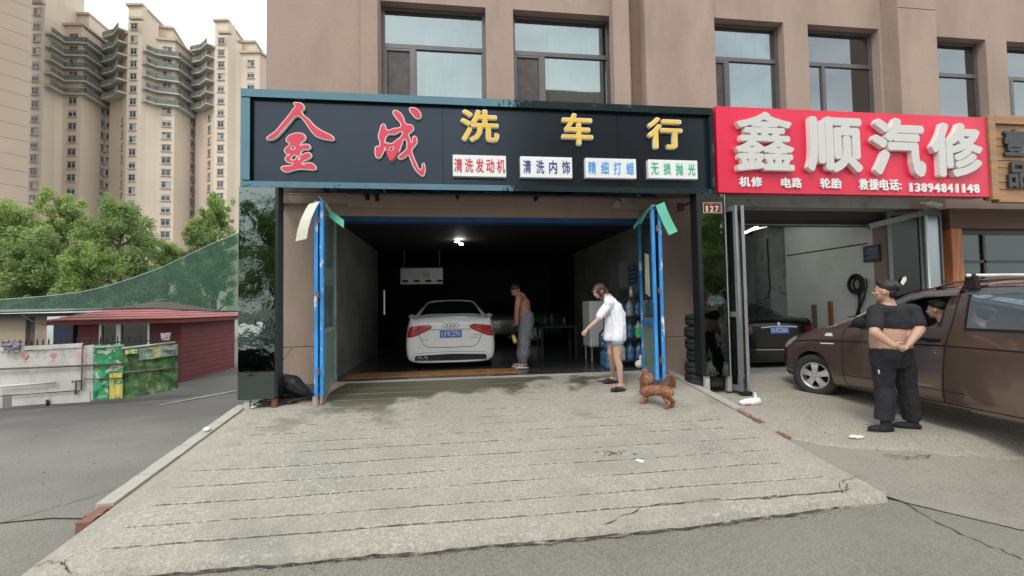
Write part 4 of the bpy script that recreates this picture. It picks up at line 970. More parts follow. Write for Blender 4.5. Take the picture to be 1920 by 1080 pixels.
tag(cb, 'crumpled brown cardboard scrap at the foot of the left blue door', 'cardboard')
flat_poly([(1191, 865), (1196, 862), (1209, 866), (1205, 870)], .008, 'paper_card', m_white, 'small white card lying on the middle of the ramp', 'paper', .004)
sc_ = blob('paper_scrap', [('ell', tuple(Vector(atZ(383, 812, -.2))), (.035, .03, .03))], .008, m_white, None, smooth=1); c = onramp(383, 812); 
bpy.data.objects.remove(sc_)
tag(blob('paper_scrap', [('ell', (-2.975, onramp(383, 812).y, RAMP*onramp(383, 812).y+.045), (.04, .05, .028))], .008, m_white, None, smooth=1), 'small white paper scrap on the left kerb', 'paper')
c = atZ(1408, 760, -.26); bgp = [('ell', (c.x, c.y, c.z+.05), (.15, .08, .055)), ('ell', (c.x+.1, c.y, c.z+.06), (.06, .05, .05)), ('chain', [((c.x+.08, c.y, c.z+.08), .025), ((c.x+.075, c.y, c.z+.16), .012), ((c.x+.07, c.y, c.z+.19), .006)]), ('ell', (c.x-.12, c.y, c.z+.04), (.06, .06, .04))]
pb = blob('plastic_bag', bgp, .008, M('bag_film', (.72, .74, .76), .35, var=.1, trans=0), None, smooth=2, disp=lambda v: .012*nzv.noise(v*28))
tag(pb, 'tied white plastic bag with rubbish beside the right kerb', 'bag')
mb = MB(); ell_geo(mb, (c.x-.09, c.y-.065, c.z+.035), (.05, .02, .02)); mb.build('red_print', M('pink_print', (.7, .2, .2), .5), pb, smooth=True)
c = atZ(1610, 822, -.33); tag(blob('tissue', [('chain', [((c.x-.08, c.y+.03, c.z+.012), .014), ((c.x, c.y-.02, c.z+.02), .02), ((c.x+.07, c.y, c.z+.015), .012)]), ('ell', (c.x-.03, c.y+.03, c.z+.02), (.05, .03, .015))], .006, M('tissue', (.62, .55, .52), .8, var=.2), None, smooth=1, disp=lambda v: .008*nzv.noise(v*40)), 'crumpled dirty tissue on the forecourt near the standing man', 'tissue')
# twigs and leaf litter on the ramp
r = random.Random(3); mb = MB()
c = onramp(1150, 850)
for i in range(26):
    x, y = c.x+r.gauss(0, .08)-.0, c.y+r.gauss(0, .03)+.0; x += (y-c.y)*-1.2; z = RAMP*y+.006; a = r.uniform(0, 6.28); l = r.uniform(.01, .035)
    mb.tube([(x, y, z), (x+l*math.cos(a), y+l*math.sin(a), z+.004)], .004, 5)
tag(mb.build('leaf_litter', M('dry_litter', (.11, .075, .05), .9)), 'small heap of dry leaf litter left of the white card on the ramp', 'litter', kind='stuff')
c = onramp(1130, 716); mb = MB(); mb.tube([(c.x-.06, c.y-.02, RAMP*c.y+.01), (c.x, c.y+.0, RAMP*c.y+.02), (c.x+.07, c.y+.02, RAMP*c.y+.01)], .008, 6); mb.tube([(c.x-.08, c.y+.03, RAMP*c.y+.01), (c.x+.04, c.y-.01, RAMP*c.y+.015)], .006, 6)
tag(mb.build('twig', m_rubber), 'dark twig on the ramp at the feet of the woman', 'twig')
mb = MB()
for i in range(420):
    x = r.uniform(RX0, RX1); y = front_edge(x)-abs(r.gauss(0, .05)); z = -.52 if x < 3.7 else -.5; s = r.uniform(.003, .010)
    z = gz(x, y)+.002
    if x > 3.5: continue
    ell_geo(mb, (x, y, z+s*.4), (s, s*.8, s*.55), n=5)
for i in range(260):
    x = r.uniform(3.9, 8); y = r.uniform(-3.6, -.3); s = r.uniform(.004, .012); ell_geo(mb, (x, y, fz(x, y)+s*.4), (s, s, s*.6), n=5)
for i in range(120):
    x = r.uniform(-9, -3.3); y = r.uniform(-2.5, 3.5); s = r.uniform(.006, .016); ell_geo(mb, (x, y, gz(x, y)+.015+s*.3), (s, s, s*.5), n=5)
tag(mb.build('gravel', M('gravel', (.24, .22, .19), .9, var=.4, scale=30)), 'loose grit along the front edge of the ramp and on the forecourt', 'gravel', kind='stuff')
# ---- tyre stack
rt = MB(); prof = []
R0, R1, H = .175, .325, .205
prof = [(R0, -.08), (R0, .08), (R0+.02, .095), (R1-.07, .1025), (R1-.02, .085), (R1, .06), (R1+.002, .02), (R1-.008, .015), (R1-.008, .008), (R1+.002, .003), (R1, -.06), (R1-.02, -.085), (R1-.07, -.1025), (R0+.02, -.095), (R0, -.08)]
rt.lathe(prof, n=40); tyre_me = rt.mesh('tyre', True); tyre_me.materials.append(m_rubber)
nm = ['lowest', 'second from the bottom', 'third from the bottom', 'third from the top', 'second from the top', 'topmost']
for i in range(6):
    o = link('tyre', tyre_me); o.location = (4.22+random.uniform(-.025, .025), -.78+random.uniform(-.02, .02), -.10+.06+i*.197); o.rotation_euler = (random.uniform(-.02, .02), random.uniform(-.03, .03), i)
    tag(o, 'used black tyre, %s of the stack behind the house number pillar' % nm[i], 'tyre', 'used tyres stacked behind the right pillar')
# ================================================================ cars
m_tyre = m_rubber
m_carglass = M('car_glass', (.008, .010, .012), .06, var=0, coat=.1, spec=.35)
m_seam = M('car_seam', (.004, .004, .004), .9, var=0)
m_well = M('wheel_well', (.006, .006, .006), .95, var=0)
m_alloy = M('alloy_silver', (.50, .50, .48), .35, metal=.7, var=.12, scale=9, stain=(.25, .23, .2), stain_scale=6)
def car_body(sections, cuts, mat, name, parent, sub=2):
    """sections: list of (L, [(x,z)...]) half outlines from the underside centre to the roof centre, L measured from the nose; the car points to +y"""
    mb = MB(); n = len(sections[0][1]); V = []; ring = 2*n-2
    for L, pts in sections:
        full = [(x, z) for x, z in pts] + [(-x, z) for x, z in pts[-2:0:-1]]
        V += [(x, -L, z) for x, z in full]
    Fs = []
    for i in range(len(sections)-1):
        for k in range(ring):
            Fs.append((i*ring+k, i*ring+(k+1) % ring, (i+1)*ring+(k+1) % ring, (i+1)*ring+k))
    for base, rev in ((0, False), ((len(sections)-1)*ring, True)):
        for k in range(n-1):      # cap quads across the mirror line
            a, b = k, k+1; c, d = (ring-b) % ring, (ring-a) % ring
            f = [a, b, c, d]; f = [x for i, x in enumerate(f) if x not in f[:i]]
            if len(f) >= 3: Fs.append(tuple(base+x for x in (f if rev else f[::-1])))
    mb.v = V; mb.f = Fs; mb.m = [0]*len(Fs)
    o = bpy.data.objects.new('b', mb.mesh('b')); COL.objects.link(o)
    s = o.modifiers.new('s', 'SUBSURF'); s.levels = sub; s.render_levels = sub
    me = eval_mesh(o, name)
    skin = bvh_of(me)
    o = bpy.data.objects.new('b', me); COL.objects.link(o); cs = []
    for cm in cuts:
        c = bpy.data.objects.new('cut', cm); COL.objects.link(c); c.hide_render = True; cs.append(c)
        b = o.modifiers.new('b', 'BOOLEAN'); b.operation = 'DIFFERENCE'; b.object = c; b.solver = 'EXACT'
    me2 = eval_mesh(o, name)
    for c in cs: bpy.data.objects.remove(c)
    me2.materials.clear(); me2.materials.append(mat); me2.materials.append(m_well)
    for p in me2.polygons:
        h = skin.find_nearest(p.center)
        p.material_index = 1 if h[3] > .004 else 0
        p.use_smooth = p.material_index == 0
    return link(name, me2, parent), skin
def wheel(parent, x, y, r, width, outward, steer=0, spokes=5, name='wheel'):
    """outward = -1/+1 side the rim faces"""
    h = width/2; t = MB()
    ri = r*.61
    t.lathe([(ri, -h*.8), (ri+.01, -h), (r-.035, -h*1.02), (r-.01, -h*.85), (r, -h*.6), (r, h*.6), (r-.01, h*.85), (r-.035, h*1.02), (ri+.01, h), (ri, h*.8)], axis='x', n=44)
    e = bpy.data.objects.new(name, t.mesh('tyre', True)); COL.objects.link(e); e.data.materials.append(m_rubber)
    e.parent = parent; e.matrix_parent_inverse = parent.matrix_basis.inverted(); e.location = (x, y, r); e.rotation_euler = (0, 0, steer)
    rim = MB(); o = outward
    rim.lathe([(ri+.004, o*h*.92), (ri-.012, o*h*.95), (ri-.02, o*h*.7), (ri-.02, -o*h*.5), (.001, -o*h*.5)], axis='x', n=36)
    rm = rim.mesh('rim', True); ro = bpy.data.objects.new('rim', rm); COL.objects.link(ro); rm.materials.append(m_alloy); ro.parent = e
    rm.materials.append(m_well)
    for p in rm.polygons:
        if abs(p.center.x + o*h*.5) < .01: p.material_index = 1
    sp = MB()
    for k in range(spokes):
        a = 2*math.pi*k/spokes+.3; c, s_ = math.cos(a), math.sin(a)
        def Q(rad, tan, xx): return (xx, rad*c-tan*s_, rad*s_+tan*c)
        w0, w1 = ri*.26, ri*.30; xo = o*h*.82; xi = o*h*.5
        vs = [Q(.03, -w0*.7, xo), Q(.03, w0*.7, xo), Q(ri*.6, w0*.8, xo), Q(ri-.012, w1, xo*.93), Q(ri-.012, -w1, xo*.93), Q(ri*.6, -w0*.8, xo)]
        vs += [(v[0]-(xo-xi), v[1], v[2]) for v in vs]
        sp.add(vs, [(0,1,2,3,4,5), (11,10,9,8,7,6)]+[(i, (i+1) % 6, (i+1) % 6+6, i+6) for i in range(6)])
    sp.lathe([(.001, o*h*.9), (.028, o*h*.88), (.035, o*h*.6)], axis='x', n=16)
    so = bpy.data.objects.new('spoke', sp.mesh('spoke')); COL.objects.link(so); so.data.materials.append(m_alloy); so.parent = e
    return e
def cyl_cut(x0, x1, y, z, r, n=36):
    mb = MB(); mb.lathe([(.0005, x0), (r, x0), (r, x1), (.0005, x1)], (0, y, z), 'x', n); return mb.mesh('c')
def box_cut(a, b): return MB().box(a, b).mesh('c')
def circle(cx, cy, r, n=14, rx=None): return [(cx+(rx or r)*math.cos(2*math.pi*k/n), cy+r*math.sin(2*math.pi*k/n)) for k in range(n)]
# ---------------------------------------------------------------- brown van
m_brown = M('brown_car_paint', (.175, .122, .102), .24, metal=.6, var=.05, scale=2, coat=1, stain=(.20, .15, .128), stain_scale=2.5, stain_lo=.5, stain_hi=.8)
VW = .85
van = thing('parked_van', 'brown family van parked nose to the repair shop with its front window open', 'van', (0, 0, 0))
def vsec(L, zb, zr, w, wr, zbelt=None, wb=None, zm=.62):
    zbelt = zbelt if zbelt else zr-.12; wb = wb or w*.975
    return (L, [(0, zb), (w*.8, zb), (w*.965, zb+.06), (w, zb+.22 if zb+.22 < zm else zm), (w, zm+.12), (wb, zbelt-.03), (wb-.02, zbelt+.02 if zr-zbelt > .1 else zbelt), ((wb+wr)/2-.004, (zbelt+zr)/2+.02), (wr, zr-.07), (wr*.86, zr-.015), (0, zr)])
vs_ = [vsec(-.04, .28, .74, .62, .46, .64, .6, .48), vsec(.05, .22, .88, .76, .54, .76, .74, .55), vsec(.2, .20, .95, .80, .58, .85, .78), vsec(.45, .19, 1.03, .84, .64, .93, .82), vsec(.8, .19, 1.12, .85, .68, 1.0, .83),
       vsec(1.15, .19, 1.20, .85, .70, 1.08, .83), vsec(1.36, .19, 1.28, .85, .71, 1.12, .83), vsec(1.6, .19, 1.42, .85, .70, 1.13, .83), vsec(2.0, .19, 1.61, .85, .69, 1.14, .83), vsec(2.4, .19, 1.70, .85, .68, 1.15, .83), vsec(2.9, .19, 1.735, .85, .68, 1.16, .83),
       vsec(3.5, .19, 1.74, .85, .68, 1.16, .83), vsec(4.1, .19, 1.735, .85, .68, 1.16, .83), vsec(4.6, .2, 1.71, .85, .68, 1.16, .83), vsec(4.85, .24, 1.62, .84, .66, 1.14, .82), vsec(4.97, .3, 1.2, .80, .6, 1.0, .78)]
cuts = [cyl_cut(-1.2, -.60, -.79, .34, .385), cyl_cut(.60, 1.2, -.79, .34, .385), cyl_cut(-1.2, -.60, -4.05, .34, .385), cyl_cut(.60, 1.2, -4.05, .34, .385)]
cuts.append(box_cut((-.70, -3.4, .45), (.70, -1.72, 1.66)))
wmb = MB(); wmb.prism([(-1.82, 1.175), (-1.90, 1.27), (-2.30, 1.50), (-2.48, 1.545), (-2.80, 1.56), (-2.70, 1.185)], 'x', -1.2, 1.2); cuts.append(wmb.mesh('c'))
body, vskin = car_body(vs_, cuts, m_brown, 'body', van, sub=2)
def side_patch(pts, off, name, mat, s=-1, parent=None, cuts=4): return patch(vskin, [(-l, z) for l, z in pts], 'x', s, off, name, mat, parent or van, cuts)
m_vglass = M('van_side_glass', (.30, .36, .40), .05, metal=.75, var=0, bump=.0015, bscale=.9)
for s in (-1, 1):
    side_patch([(1.46, 1.12), (1.62, 1.275), (1.90, 1.425), (2.26, 1.595), (2.50, 1.625), (2.86, 1.62), (2.80, 1.155), (1.8, 1.13)] if False else [(1.46, 1.13), (1.56, 1.24), (1.78, 1.36), (1.80, 1.155)], .004, 'quarter_glass', m_carglass, s)
    f = side_patch([(2.99, 1.165), (2.99, 1.60), (3.35, 1.61), (3.72, 1.61), (3.72, 1.165)], .004, 'window_surround', m_seam, s)
    side_patch([(3.02, 1.195), (3.02, 1.575), (3.69, 1.58), (3.69, 1.195)], .008, 'rear_door_glass', m_vglass, s)
    side_patch([(3.85, 1.2), (3.85, 1.58), (4.12, 1.56), (4.2, 1.25)], .006, 'rear_quarter_glass', m_vglass, s)
    # wind deflector + bright strip over the windows
    side_patch([(1.86, 1.40), (2.30, 1.585), (2.50, 1.63), (2.89, 1.64), (2.88, 1.565), (2.50, 1.56), (2.31, 1.52), (1.90, 1.33)], .014, 'rain_visor', M('smoke_visor', (.10, .115, .12), .12, var=0, coat=.5) if s < 0 else bpy.data.materials['smoke_visor'], s)
    side_patch([(2.95, 1.645), (4.1, 1.635), (4.1, 1.575), (2.95, 1.57)], .014, 'rain_visor', bpy.data.materials['smoke_visor'], s)
    side_patch(strip([(1.84, 1.405), (2.05, 1.50), (2.30, 1.60), (2.50, 1.645), (2.89, 1.655)], .014), .02, 'bright_trim', m_chrome, s)
    side_patch(strip([(2.95, 1.66), (3.5, 1.66), (4.1, 1.65)], .014), .02, 'bright_trim', m_chrome, s)
    for nm_, pts, w_ in (('door_seam', [(1.43, 1.13), (1.385, .95), (1.38, .6), (1.40, .34), (1.46, .27)], .012), ('door_seam', [(2.90, 1.60), (2.86, 1.2), (2.80, .95), (2.77, .6), (2.76, .30)], .014), ('door_seam', [(1.46, .285), (2.1, .30), (2.76, .30), (3.7, .30)], .01), ('body_crease_shade', [(.42, .86), (.9, .905), (1.38, .925), (2.0, .95), (2.77, .975), (3.4, .975), (4.2, .97)], .018), ('door_seam', [(3.80, 1.6), (3.78, 1.0), (3.72, .72)], .012), ('skirt_crease_shade', [(1.3, .43), (2.0, .44), (2.77, .45), (3.0, .45)], .008)):  # crease strips draw the shade of body folds as dark lines
        side_patch(strip(pts, w_), .0025, nm_, m_seam, s)
    side_patch([(1.24, .20), (1.24, .265), (3.0, .265), (3.0, .20)], .006, 'sill_trim', M('dark_sill', (.06, .04, .035), .6) if s < 0 else bpy.data.materials['dark_sill'], s)
    side_patch([(2.50, 1.03), (2.52, 1.065), (2.74, 1.065), (2.76, 1.02), (2.62, 1.005)], .004, 'handle_recess', m_seam, s)
    mb = MB(); mb.tube([(s*.84, -2.52, 1.045), (s*.875, -2.55, 1.05), (s*.875, -2.71, 1.05), (s*.84, -2.74, 1.045)], .016, 8); mb.build('door_handle', m_black, van, smooth=True)
    mb = MB(); mb.lathe([(.001, 0), (.016, 0), (.016, s*.006), (.001, s*.008)], (s*.848, -2.70, .90), 'x', 14); mb.build('lock', m_chrome, van)
    # headlight
    side_patch([(.05, .70), (.03, .80), (.16, .89), (.40, .945), (.44, .90), (.30, .80), (.16, .73)], .006, 'headlight', M('headlight_glass', (.52, .55, .55), .08, var=.35, scale=16, coat=1) if s < 0 else bpy.data.materials['headlight_glass'], s)
    side_patch([(1.06, .985), (1.09, 1.03), (1.20, 1.035), (1.22, .985)], .006, 'side_badge', m_signwhite, s)
    side_patch([(.98, .855), (.98, .87), (1.24, .885), (1.24, .868)], .005, 'badge_lettering', m_signwhite, s)
    side_patch([(0.0, .22), (.0, .32), (.12, .34), (.36, .30), (.42, .20), (.2, .16)], .008, 'bumper_corner', M('dark_bumper', (.03, .022, .02), .5) if s < 0 else bpy.data.materials['dark_bumper'], s)
    # mirror
    blob('mirror', [('ell', (s*.955, -1.80, 1.22), (.09, .06, .085)), ('chain', [((s*.84, -1.72, 1.14), .028), ((s*.91, -1.76, 1.18), .03)])], .012, m_black if s < 0 else m_brown, van, smooth=3)
    # roof rail
    mb = MB(); mb.tube([(s*.67, -2.6, 1.66), (s*.67, -2.8, 1.72), (s*.67, -3.3, 1.73), (s*.67, -4.3, 1.72), (s*.67, -4.5, 1.66)], .016, 8); mb.build('roof_rail', m_brown, van, smooth=True)
    # far/near arch lips
patch(vskin, [(-.62, -1.22), (-.66, -1.5), (-.55, -1.95), (-.52, -2.28), (0, -2.34), (.52, -2.28), (.55, -1.95), (.66, -1.5), (.62, -1.22), (0, -1.17)], 'z', 1, .005, 'windscreen', m_carglass, van, 4)
patch(vskin, strip([(-.72, -1.18), (-.4, -1.12), (0, -1.10), (.4, -1.12), (.72, -1.18)], .05), 'z', 1, .006, 'wiper_cowl', m_black, van, 3)
mb = MB(); mb.tube([(-.55, -1.2, 1.27), (-.1, -1.32, 1.33), (.1, -1.36, 1.345)], .01, 6); mb.build('wiper', m_black, van)
patch(vskin, strip([(-.7, -.2), (-.74, -.5), (-.76, -.9), (-.74, -1.14)], .010), 'z', 1, .003, 'bonnet_seam', m_seam, van, 3)
mb = MB()   # cross bar of the roof carrier
mb.tube([(-.79, -3.03, 1.785), (.79, -3.03, 1.785)], .020, 10); mb.build('roof_bar', M('silver_bar', (.6, .6, .58), .35, metal=.6), van, smooth=True)
for s in (-1, 1):
    mb = MB(); mb.prism([(-3.10, 1.63), (-3.08, 1.77), (-3.05, 1.805), (-3.0, 1.805), (-2.98, 1.77), (-2.95, 1.63)], 'x', s*.69, s*.75); mb.build('bar_foot', m_black, van, bevel=.006)
mb = MB(); mb.tube([(-.35, -2.5, 1.69), (-.35, -2.42, 1.76)], .006, 6); mb.build('aerial', m_black, van)
for s in (-1, 1):
    wheel(van, s*.755, -.79, .335, .19, s, steer=math.radians(27) if True else 0)
    wheel(van, s*.755, -4.05, .335, .19, s)
# opposite-side glass seen through the cabin and a dark seat
for sx_ in (-.38, .38):
    blob('seat', [('chain', [((sx_, -2.72, .65), .2), ((sx_, -2.98, 1.05), .16)]), ('ell', (sx_, -3.03, 1.32), (.11, .05, .10)), ('ell', (sx_, -2.45, .62), (.22, .28, .12))], .03, M('seat_cloth', (.05, .045, .04), .9, var=.1) if sx_ < 0 else bpy.data.materials['seat_cloth'], van, smooth=3)
mb = MB(); mb.lathe([(.17, 0), (.185, .0), (.19, .012), (.185, .024), (.17, .024)], (0, 0, 0), n=28); sw = mb.build('steering_wheel', m_black, van, smooth=True); sw.location = (-.38, -2.05, 1.02); sw.rotation_euler = (math.radians(60), 0, 0)
van.location = (5.70+VW, -.56, -.285)
# ---------------------------------------------------------------- sedan
def ssec(L, zb, zr, w, wr, zbelt=None, wb=None, zm=.55):
    return vsec(L, zb, zr, w, wr, zbelt, wb, zm)
def sedan(label, paint, plate, loc, rot=0, badge=True, full=True, group=None):
    t = thing('sedan_car', label, 'car', (0, 0, 0), group)
    Ln = 4.7
    S = [ssec(0, .32, .62, .55, .4, .55, .52, .46), ssec(.08, .22, .72, .75, .5, .63, .72, .5), ssec(.35, .18, .83, .88, .6, .74, .84), ssec(.9, .17, .93, .92, .64, .83, .88), ssec(1.35, .17, .99, .92, .68, .90, .88),
         ssec(1.6, .17, 1.08, .92, .66, .93, .87), ssec(2.1, .17, 1.33, .92, .60, .95, .87), ssec(2.5, .17, 1.42, .92, .58, .96, .87), ssec(3.1, .17, 1.425, .92, .575, .97, .87), ssec(3.6, .17, 1.33, .92, .58, .98, .86),
         ssec(4.0, .18, 1.16, .92, .62, .99, .86), ssec(4.22, .19, 1.075, .92, .70, 1.0, .85), ssec(4.42, .13, 1.07, .92, .76, 1.01, .86), ssec(4.56, .11, 1.06, .91, .76, .99, .85), ssec(4.65, .11, 1.0, .88, .74, .94, .82), ssec(4.69, .13, .90, .82, .68, .84, .78, .5)]
    cuts = [cyl_cut(a, b, -y, .32, .36) for a, b in ((-1.3, -.62), (.62, 1.3)) for y in (.86, 3.66)]
    body, sk = car_body(S, cuts, paint, 'body', t, 2)
    PB = lambda pts, off, nm_, m_, cuts=3, par=None: patch(sk, pts, 'y', -1, off, nm_, m_, par or t, cuts)
    mir = lambda pts: [(-x, z) for x, z in pts]
    # rear window seen from above/behind
    patch(sk, [(-.50, -3.32), (-.60, -3.75), (-.66, -4.12), (0, -4.17), (.66, -4.12), (.60, -3.75), (.50, -3.32), (0, -3.27)], 'z', 1, .004, 'rear_window', m_carglass, t, 4)
    patch(sk, [(-.60, -1.62), (-.5, -2.2), (-.47, -2.3), (0, -2.34), (.47, -2.3), (.5, -2.2), (.60, -1.62), (0, -1.55)], 'z', 1, .004, 'windscreen', m_carglass, t, 4)
    for s in (-1, 1):
        sp = lambda pts, off, nm_, m_: patch(sk, [(-l, z) for l, z in pts], 'x', s, off, nm_, m_, t, 3)
        sp([(1.75, .97), (2.1, 1.2), (2.45, 1.33), (2.75, 1.35), (2.78, .99)], .004, 'front_window', m_carglass)
        sp([(2.83, .99), (2.8, 1.355), (3.15, 1.34), (3.45, 1.27), (3.8, 1.09), (3.84, 1.03)], .004, 'rear_side_window', m_carglass)
        for pts in ([(1.5, .95), (1.45, .6), (1.5, .3)], [(2.80, .98), (2.8, .6), (2.78, .28)], [(3.7, 1.0), (3.55, .8), (3.3, .55), (3.2, .3)]): sp(strip(pts, .01), .0025, 'door_seam', m_seam)
        blob('mirror', [('ell', (s*1.0, -1.95, 1.0), (.10, .06, .065)), ('chain', [((s*.87, -1.88, .95), .025), ((s*.95, -1.93, .98), .025)])], .015, paint, t, smooth=3)
    m_tail = bpy.data.materials.get('tail_light') or M('tail_light', (.40, .006, .012), .12, var=.25, scale=8, coat=.8)
    m_tail2 = bpy.data.materials.get('tail_inner') or M('tail_inner', (.55, .06, .05), .2, var=.3, scale=14)
    tl_ = [(-.90, .64), (-.88, .79), (-.80, .86), (-.45, .90), (-.37, .86), (-.40, .80), (-.62, .70), (-.76, .645)]
    if full:
        for f_ in (lambda p: p, mir):
            o_ = PB(f_(tl_), .008, 'tail_light', m_tail)
            PB(f_(strip([(-.86, .70), (-.72, .71), (-.62, .765), (-.46, .82)], .022)), .011, 'light_guide', m_tail2, par=o_)
            PB(f_(strip([(-.655, .68), (-.64, .87)], .008)), .012, 'lamp_seam', m_seam, par=o_)
    else:
        for f_ in (lambda p: p, mir): PB(f_([(-.88, .70), (-.86, .88), (-.62, .89), (-.6, .72)]), .008, 'tail_light', bpy.data.materials.get('tail_dark') or M('tail_dark', (.12, .01, .015), .15, var=.1, coat=.8))
    # boot outline, lip, diffuser
    PB(strip([(-.64, .89), (-.63, .69), (-.55, .50), (-.46, .44), (0, .425), (.46, .44), (.55, .50), (.63, .69), (.64, .89)], .011), .003, 'boot_seam', m_seam)
    m_crease_shade = bpy.data.materials.get('crease_shade_grey') or M('crease_shade_grey', (.4, .42, .42), .4)  # grey lines: shade along the folds put into the colour
    if full:
        PB(strip([(-.40, .785), (0, .80), (.40, .785)], .02), .006, 'boot_crease_shade', m_crease_shade)
        PB([(-.76, .24), (-.78, .09), (.78, .09), (.76, .24), (.70, .285), (0, .31), (-.70, .285)][:0] or strip([(-.78, .12), (-.775, .25), (-.71, .32), (0, .345), (.71, .32), (.775, .25), (.78, .12)], .012), .004, 'bumper_crease_shade', m_crease_shade)
        PB([(-.72, .172), (-.725, .235), (-.69, .275), (0, .30), (.69, .275), (.725, .235), (.72, .172), (0, .165)], .012, 'diffuser', m_darkpaint_gloom)
        for x in (-.63, -.51):
            mb = MB(); mb.lathe([(.032, 0), (.040, -.002), (.042, .12), (.03, .12)], (x, -4.715, .215), 'y', 20); mb.build('exhaust_pipe', m_chrome, t, smooth=True)
        m_badge = bpy.data.materials.get('badge_metal') or M('badge_metal', (.22, .23, .24), .25, metal=.8, var=0)
        for i in range(4):
            cx = -.115+.0767*i; mb = MB(); pts = [(cx+.046*math.cos(a*.2618), -4.0, .87+.036*math.sin(a*.2618)) for a in range(25)]
            pts2 = []
            for p in pts:
                h = sk.ray_cast(Vector((p[0], -8, p[2])), Vector((0, 1, 0)))[0]; pts2.append((p[0], h.y-.006, p[2]))
            mb.tube(pts2, .0055, 6, caps=False); mb.build('badge_ring', m_badge, t, smooth=True)
        for x, z, w_, nm_ in ((-.60, .575, .16, 0), (.44, .655, .14, 0), (.36, .60, .22, 0)):
            h = sk.ray_cast(Vector((x+w_/2, -8, z)), Vector((0, 1, 0)))[0].y
            glyph({0: 'TFSI', }[0] if x > 0 and z > .62 else ('quattro' if x > 0 else 'A4L'), x, z, x+w_, z+.026, h-.004, .003, m_badge, t, name='badge_lettering')
    else:
        PB(strip([(-.42, .86), (0, .88), (.42, .86)], .022), .009, 'chrome_strip', m_chrome)
        PB(strip([(-.7, .40), (0, .385), (.7, .40)], .012), .009, 'chrome_strip', m_chrome)
        mb = MB(); mb.lathe([(.001, 0), (.036, 0), (.036, -.01), (.001, -.01)], (0, sk.ray_cast(Vector((0, -8, .93)), Vector((0, 1, 0)))[0].y-.002, .93), 'y', 18); mb.build('badge', m_chrome, t)
    pz = .70 if full else .80; px_ = .22
    h = min(sk.ray_cast(Vector((xx, -8, zz2)), Vector((0, 1, 0)))[0].y for xx in (-.2, 0, .2) for zz2 in (pz-.07, pz+.07))
    if plate:
        mb = MB(); mb.box((-px_, h-.018, pz-.075), (px_, h-.006, pz+.075)); pl_ = mb.build('number_plate', bpy.data.materials.get('plate_blue') or M('plate_blue', (.015, .14, .50), .35, var=.05), t, bevel=.006)
        x = -px_+.022; cwid = (.44-.05)/7.35
        for i, ch in enumerate(plate):
            if ch == '·': x += cwid*.35; continue
            glyph(ch, x, pz-.052, x+cwid*.80, pz+.052, h-.018, .003, m_signwhite, pl_, bold=.012 if i else 0); x += cwid
    PF = lambda pts, off, nm_, m_: patch(sk, pts, 'y', 1, off, nm_, m_, t, 3)
    for s in (-1, 1): PF([(s*.84, .66), (s*.80, .74), (s*.48, .68), (s*.50, .60), (s*.70, .58)], .008, 'headlight', bpy.data.materials['headlight_glass'])
    PF([(-.42, .70), (.42, .70), (.36, .34), (-.36, .34)], .008, 'grille', m_well); PF([(-.80, .42), (-.50, .44), (-.52, .30), (-.76, .30)], .008, 'air_intake', m_well); PF([(.80, .42), (.50, .44), (.52, .30), (.76, .30)], .008, 'air_intake', m_well)
    for s in (-1, 1):
        for y in (.86, 3.66): wheel(t, s*.80, -y, .32, .2, s, name='wheel')
    t.rotation_euler = (0, 0, rot); t.location = loc
    return t
m_whitepaint = M('white_car_paint', (.86, .87, .87), .3, var=.03, coat=.6)
aud = sedan('white sedan parked nose-in in the dark car wash bay, rear to the street', m_whitepaint, '吉J·9C37N', (-.05, 1.32+4.68, 0))
blk = sedan('black sedan parked nose-in inside the repair shop behind the brown van', M('black_car_paint', (.006, .006, .007), .2, var=0, coat=.25, spec=.3), '吉A·FC360', (6.86, .85+4.68, -.165), full=False)
grn = sedan('dark green sedan standing crosswise at the back of the dark car wash bay', M('green_car_paint', (.02, .035, .032), .25, var=0, coat=1), None, (-1.0, 7.6, 0), rot=math.radians(90), full=False)
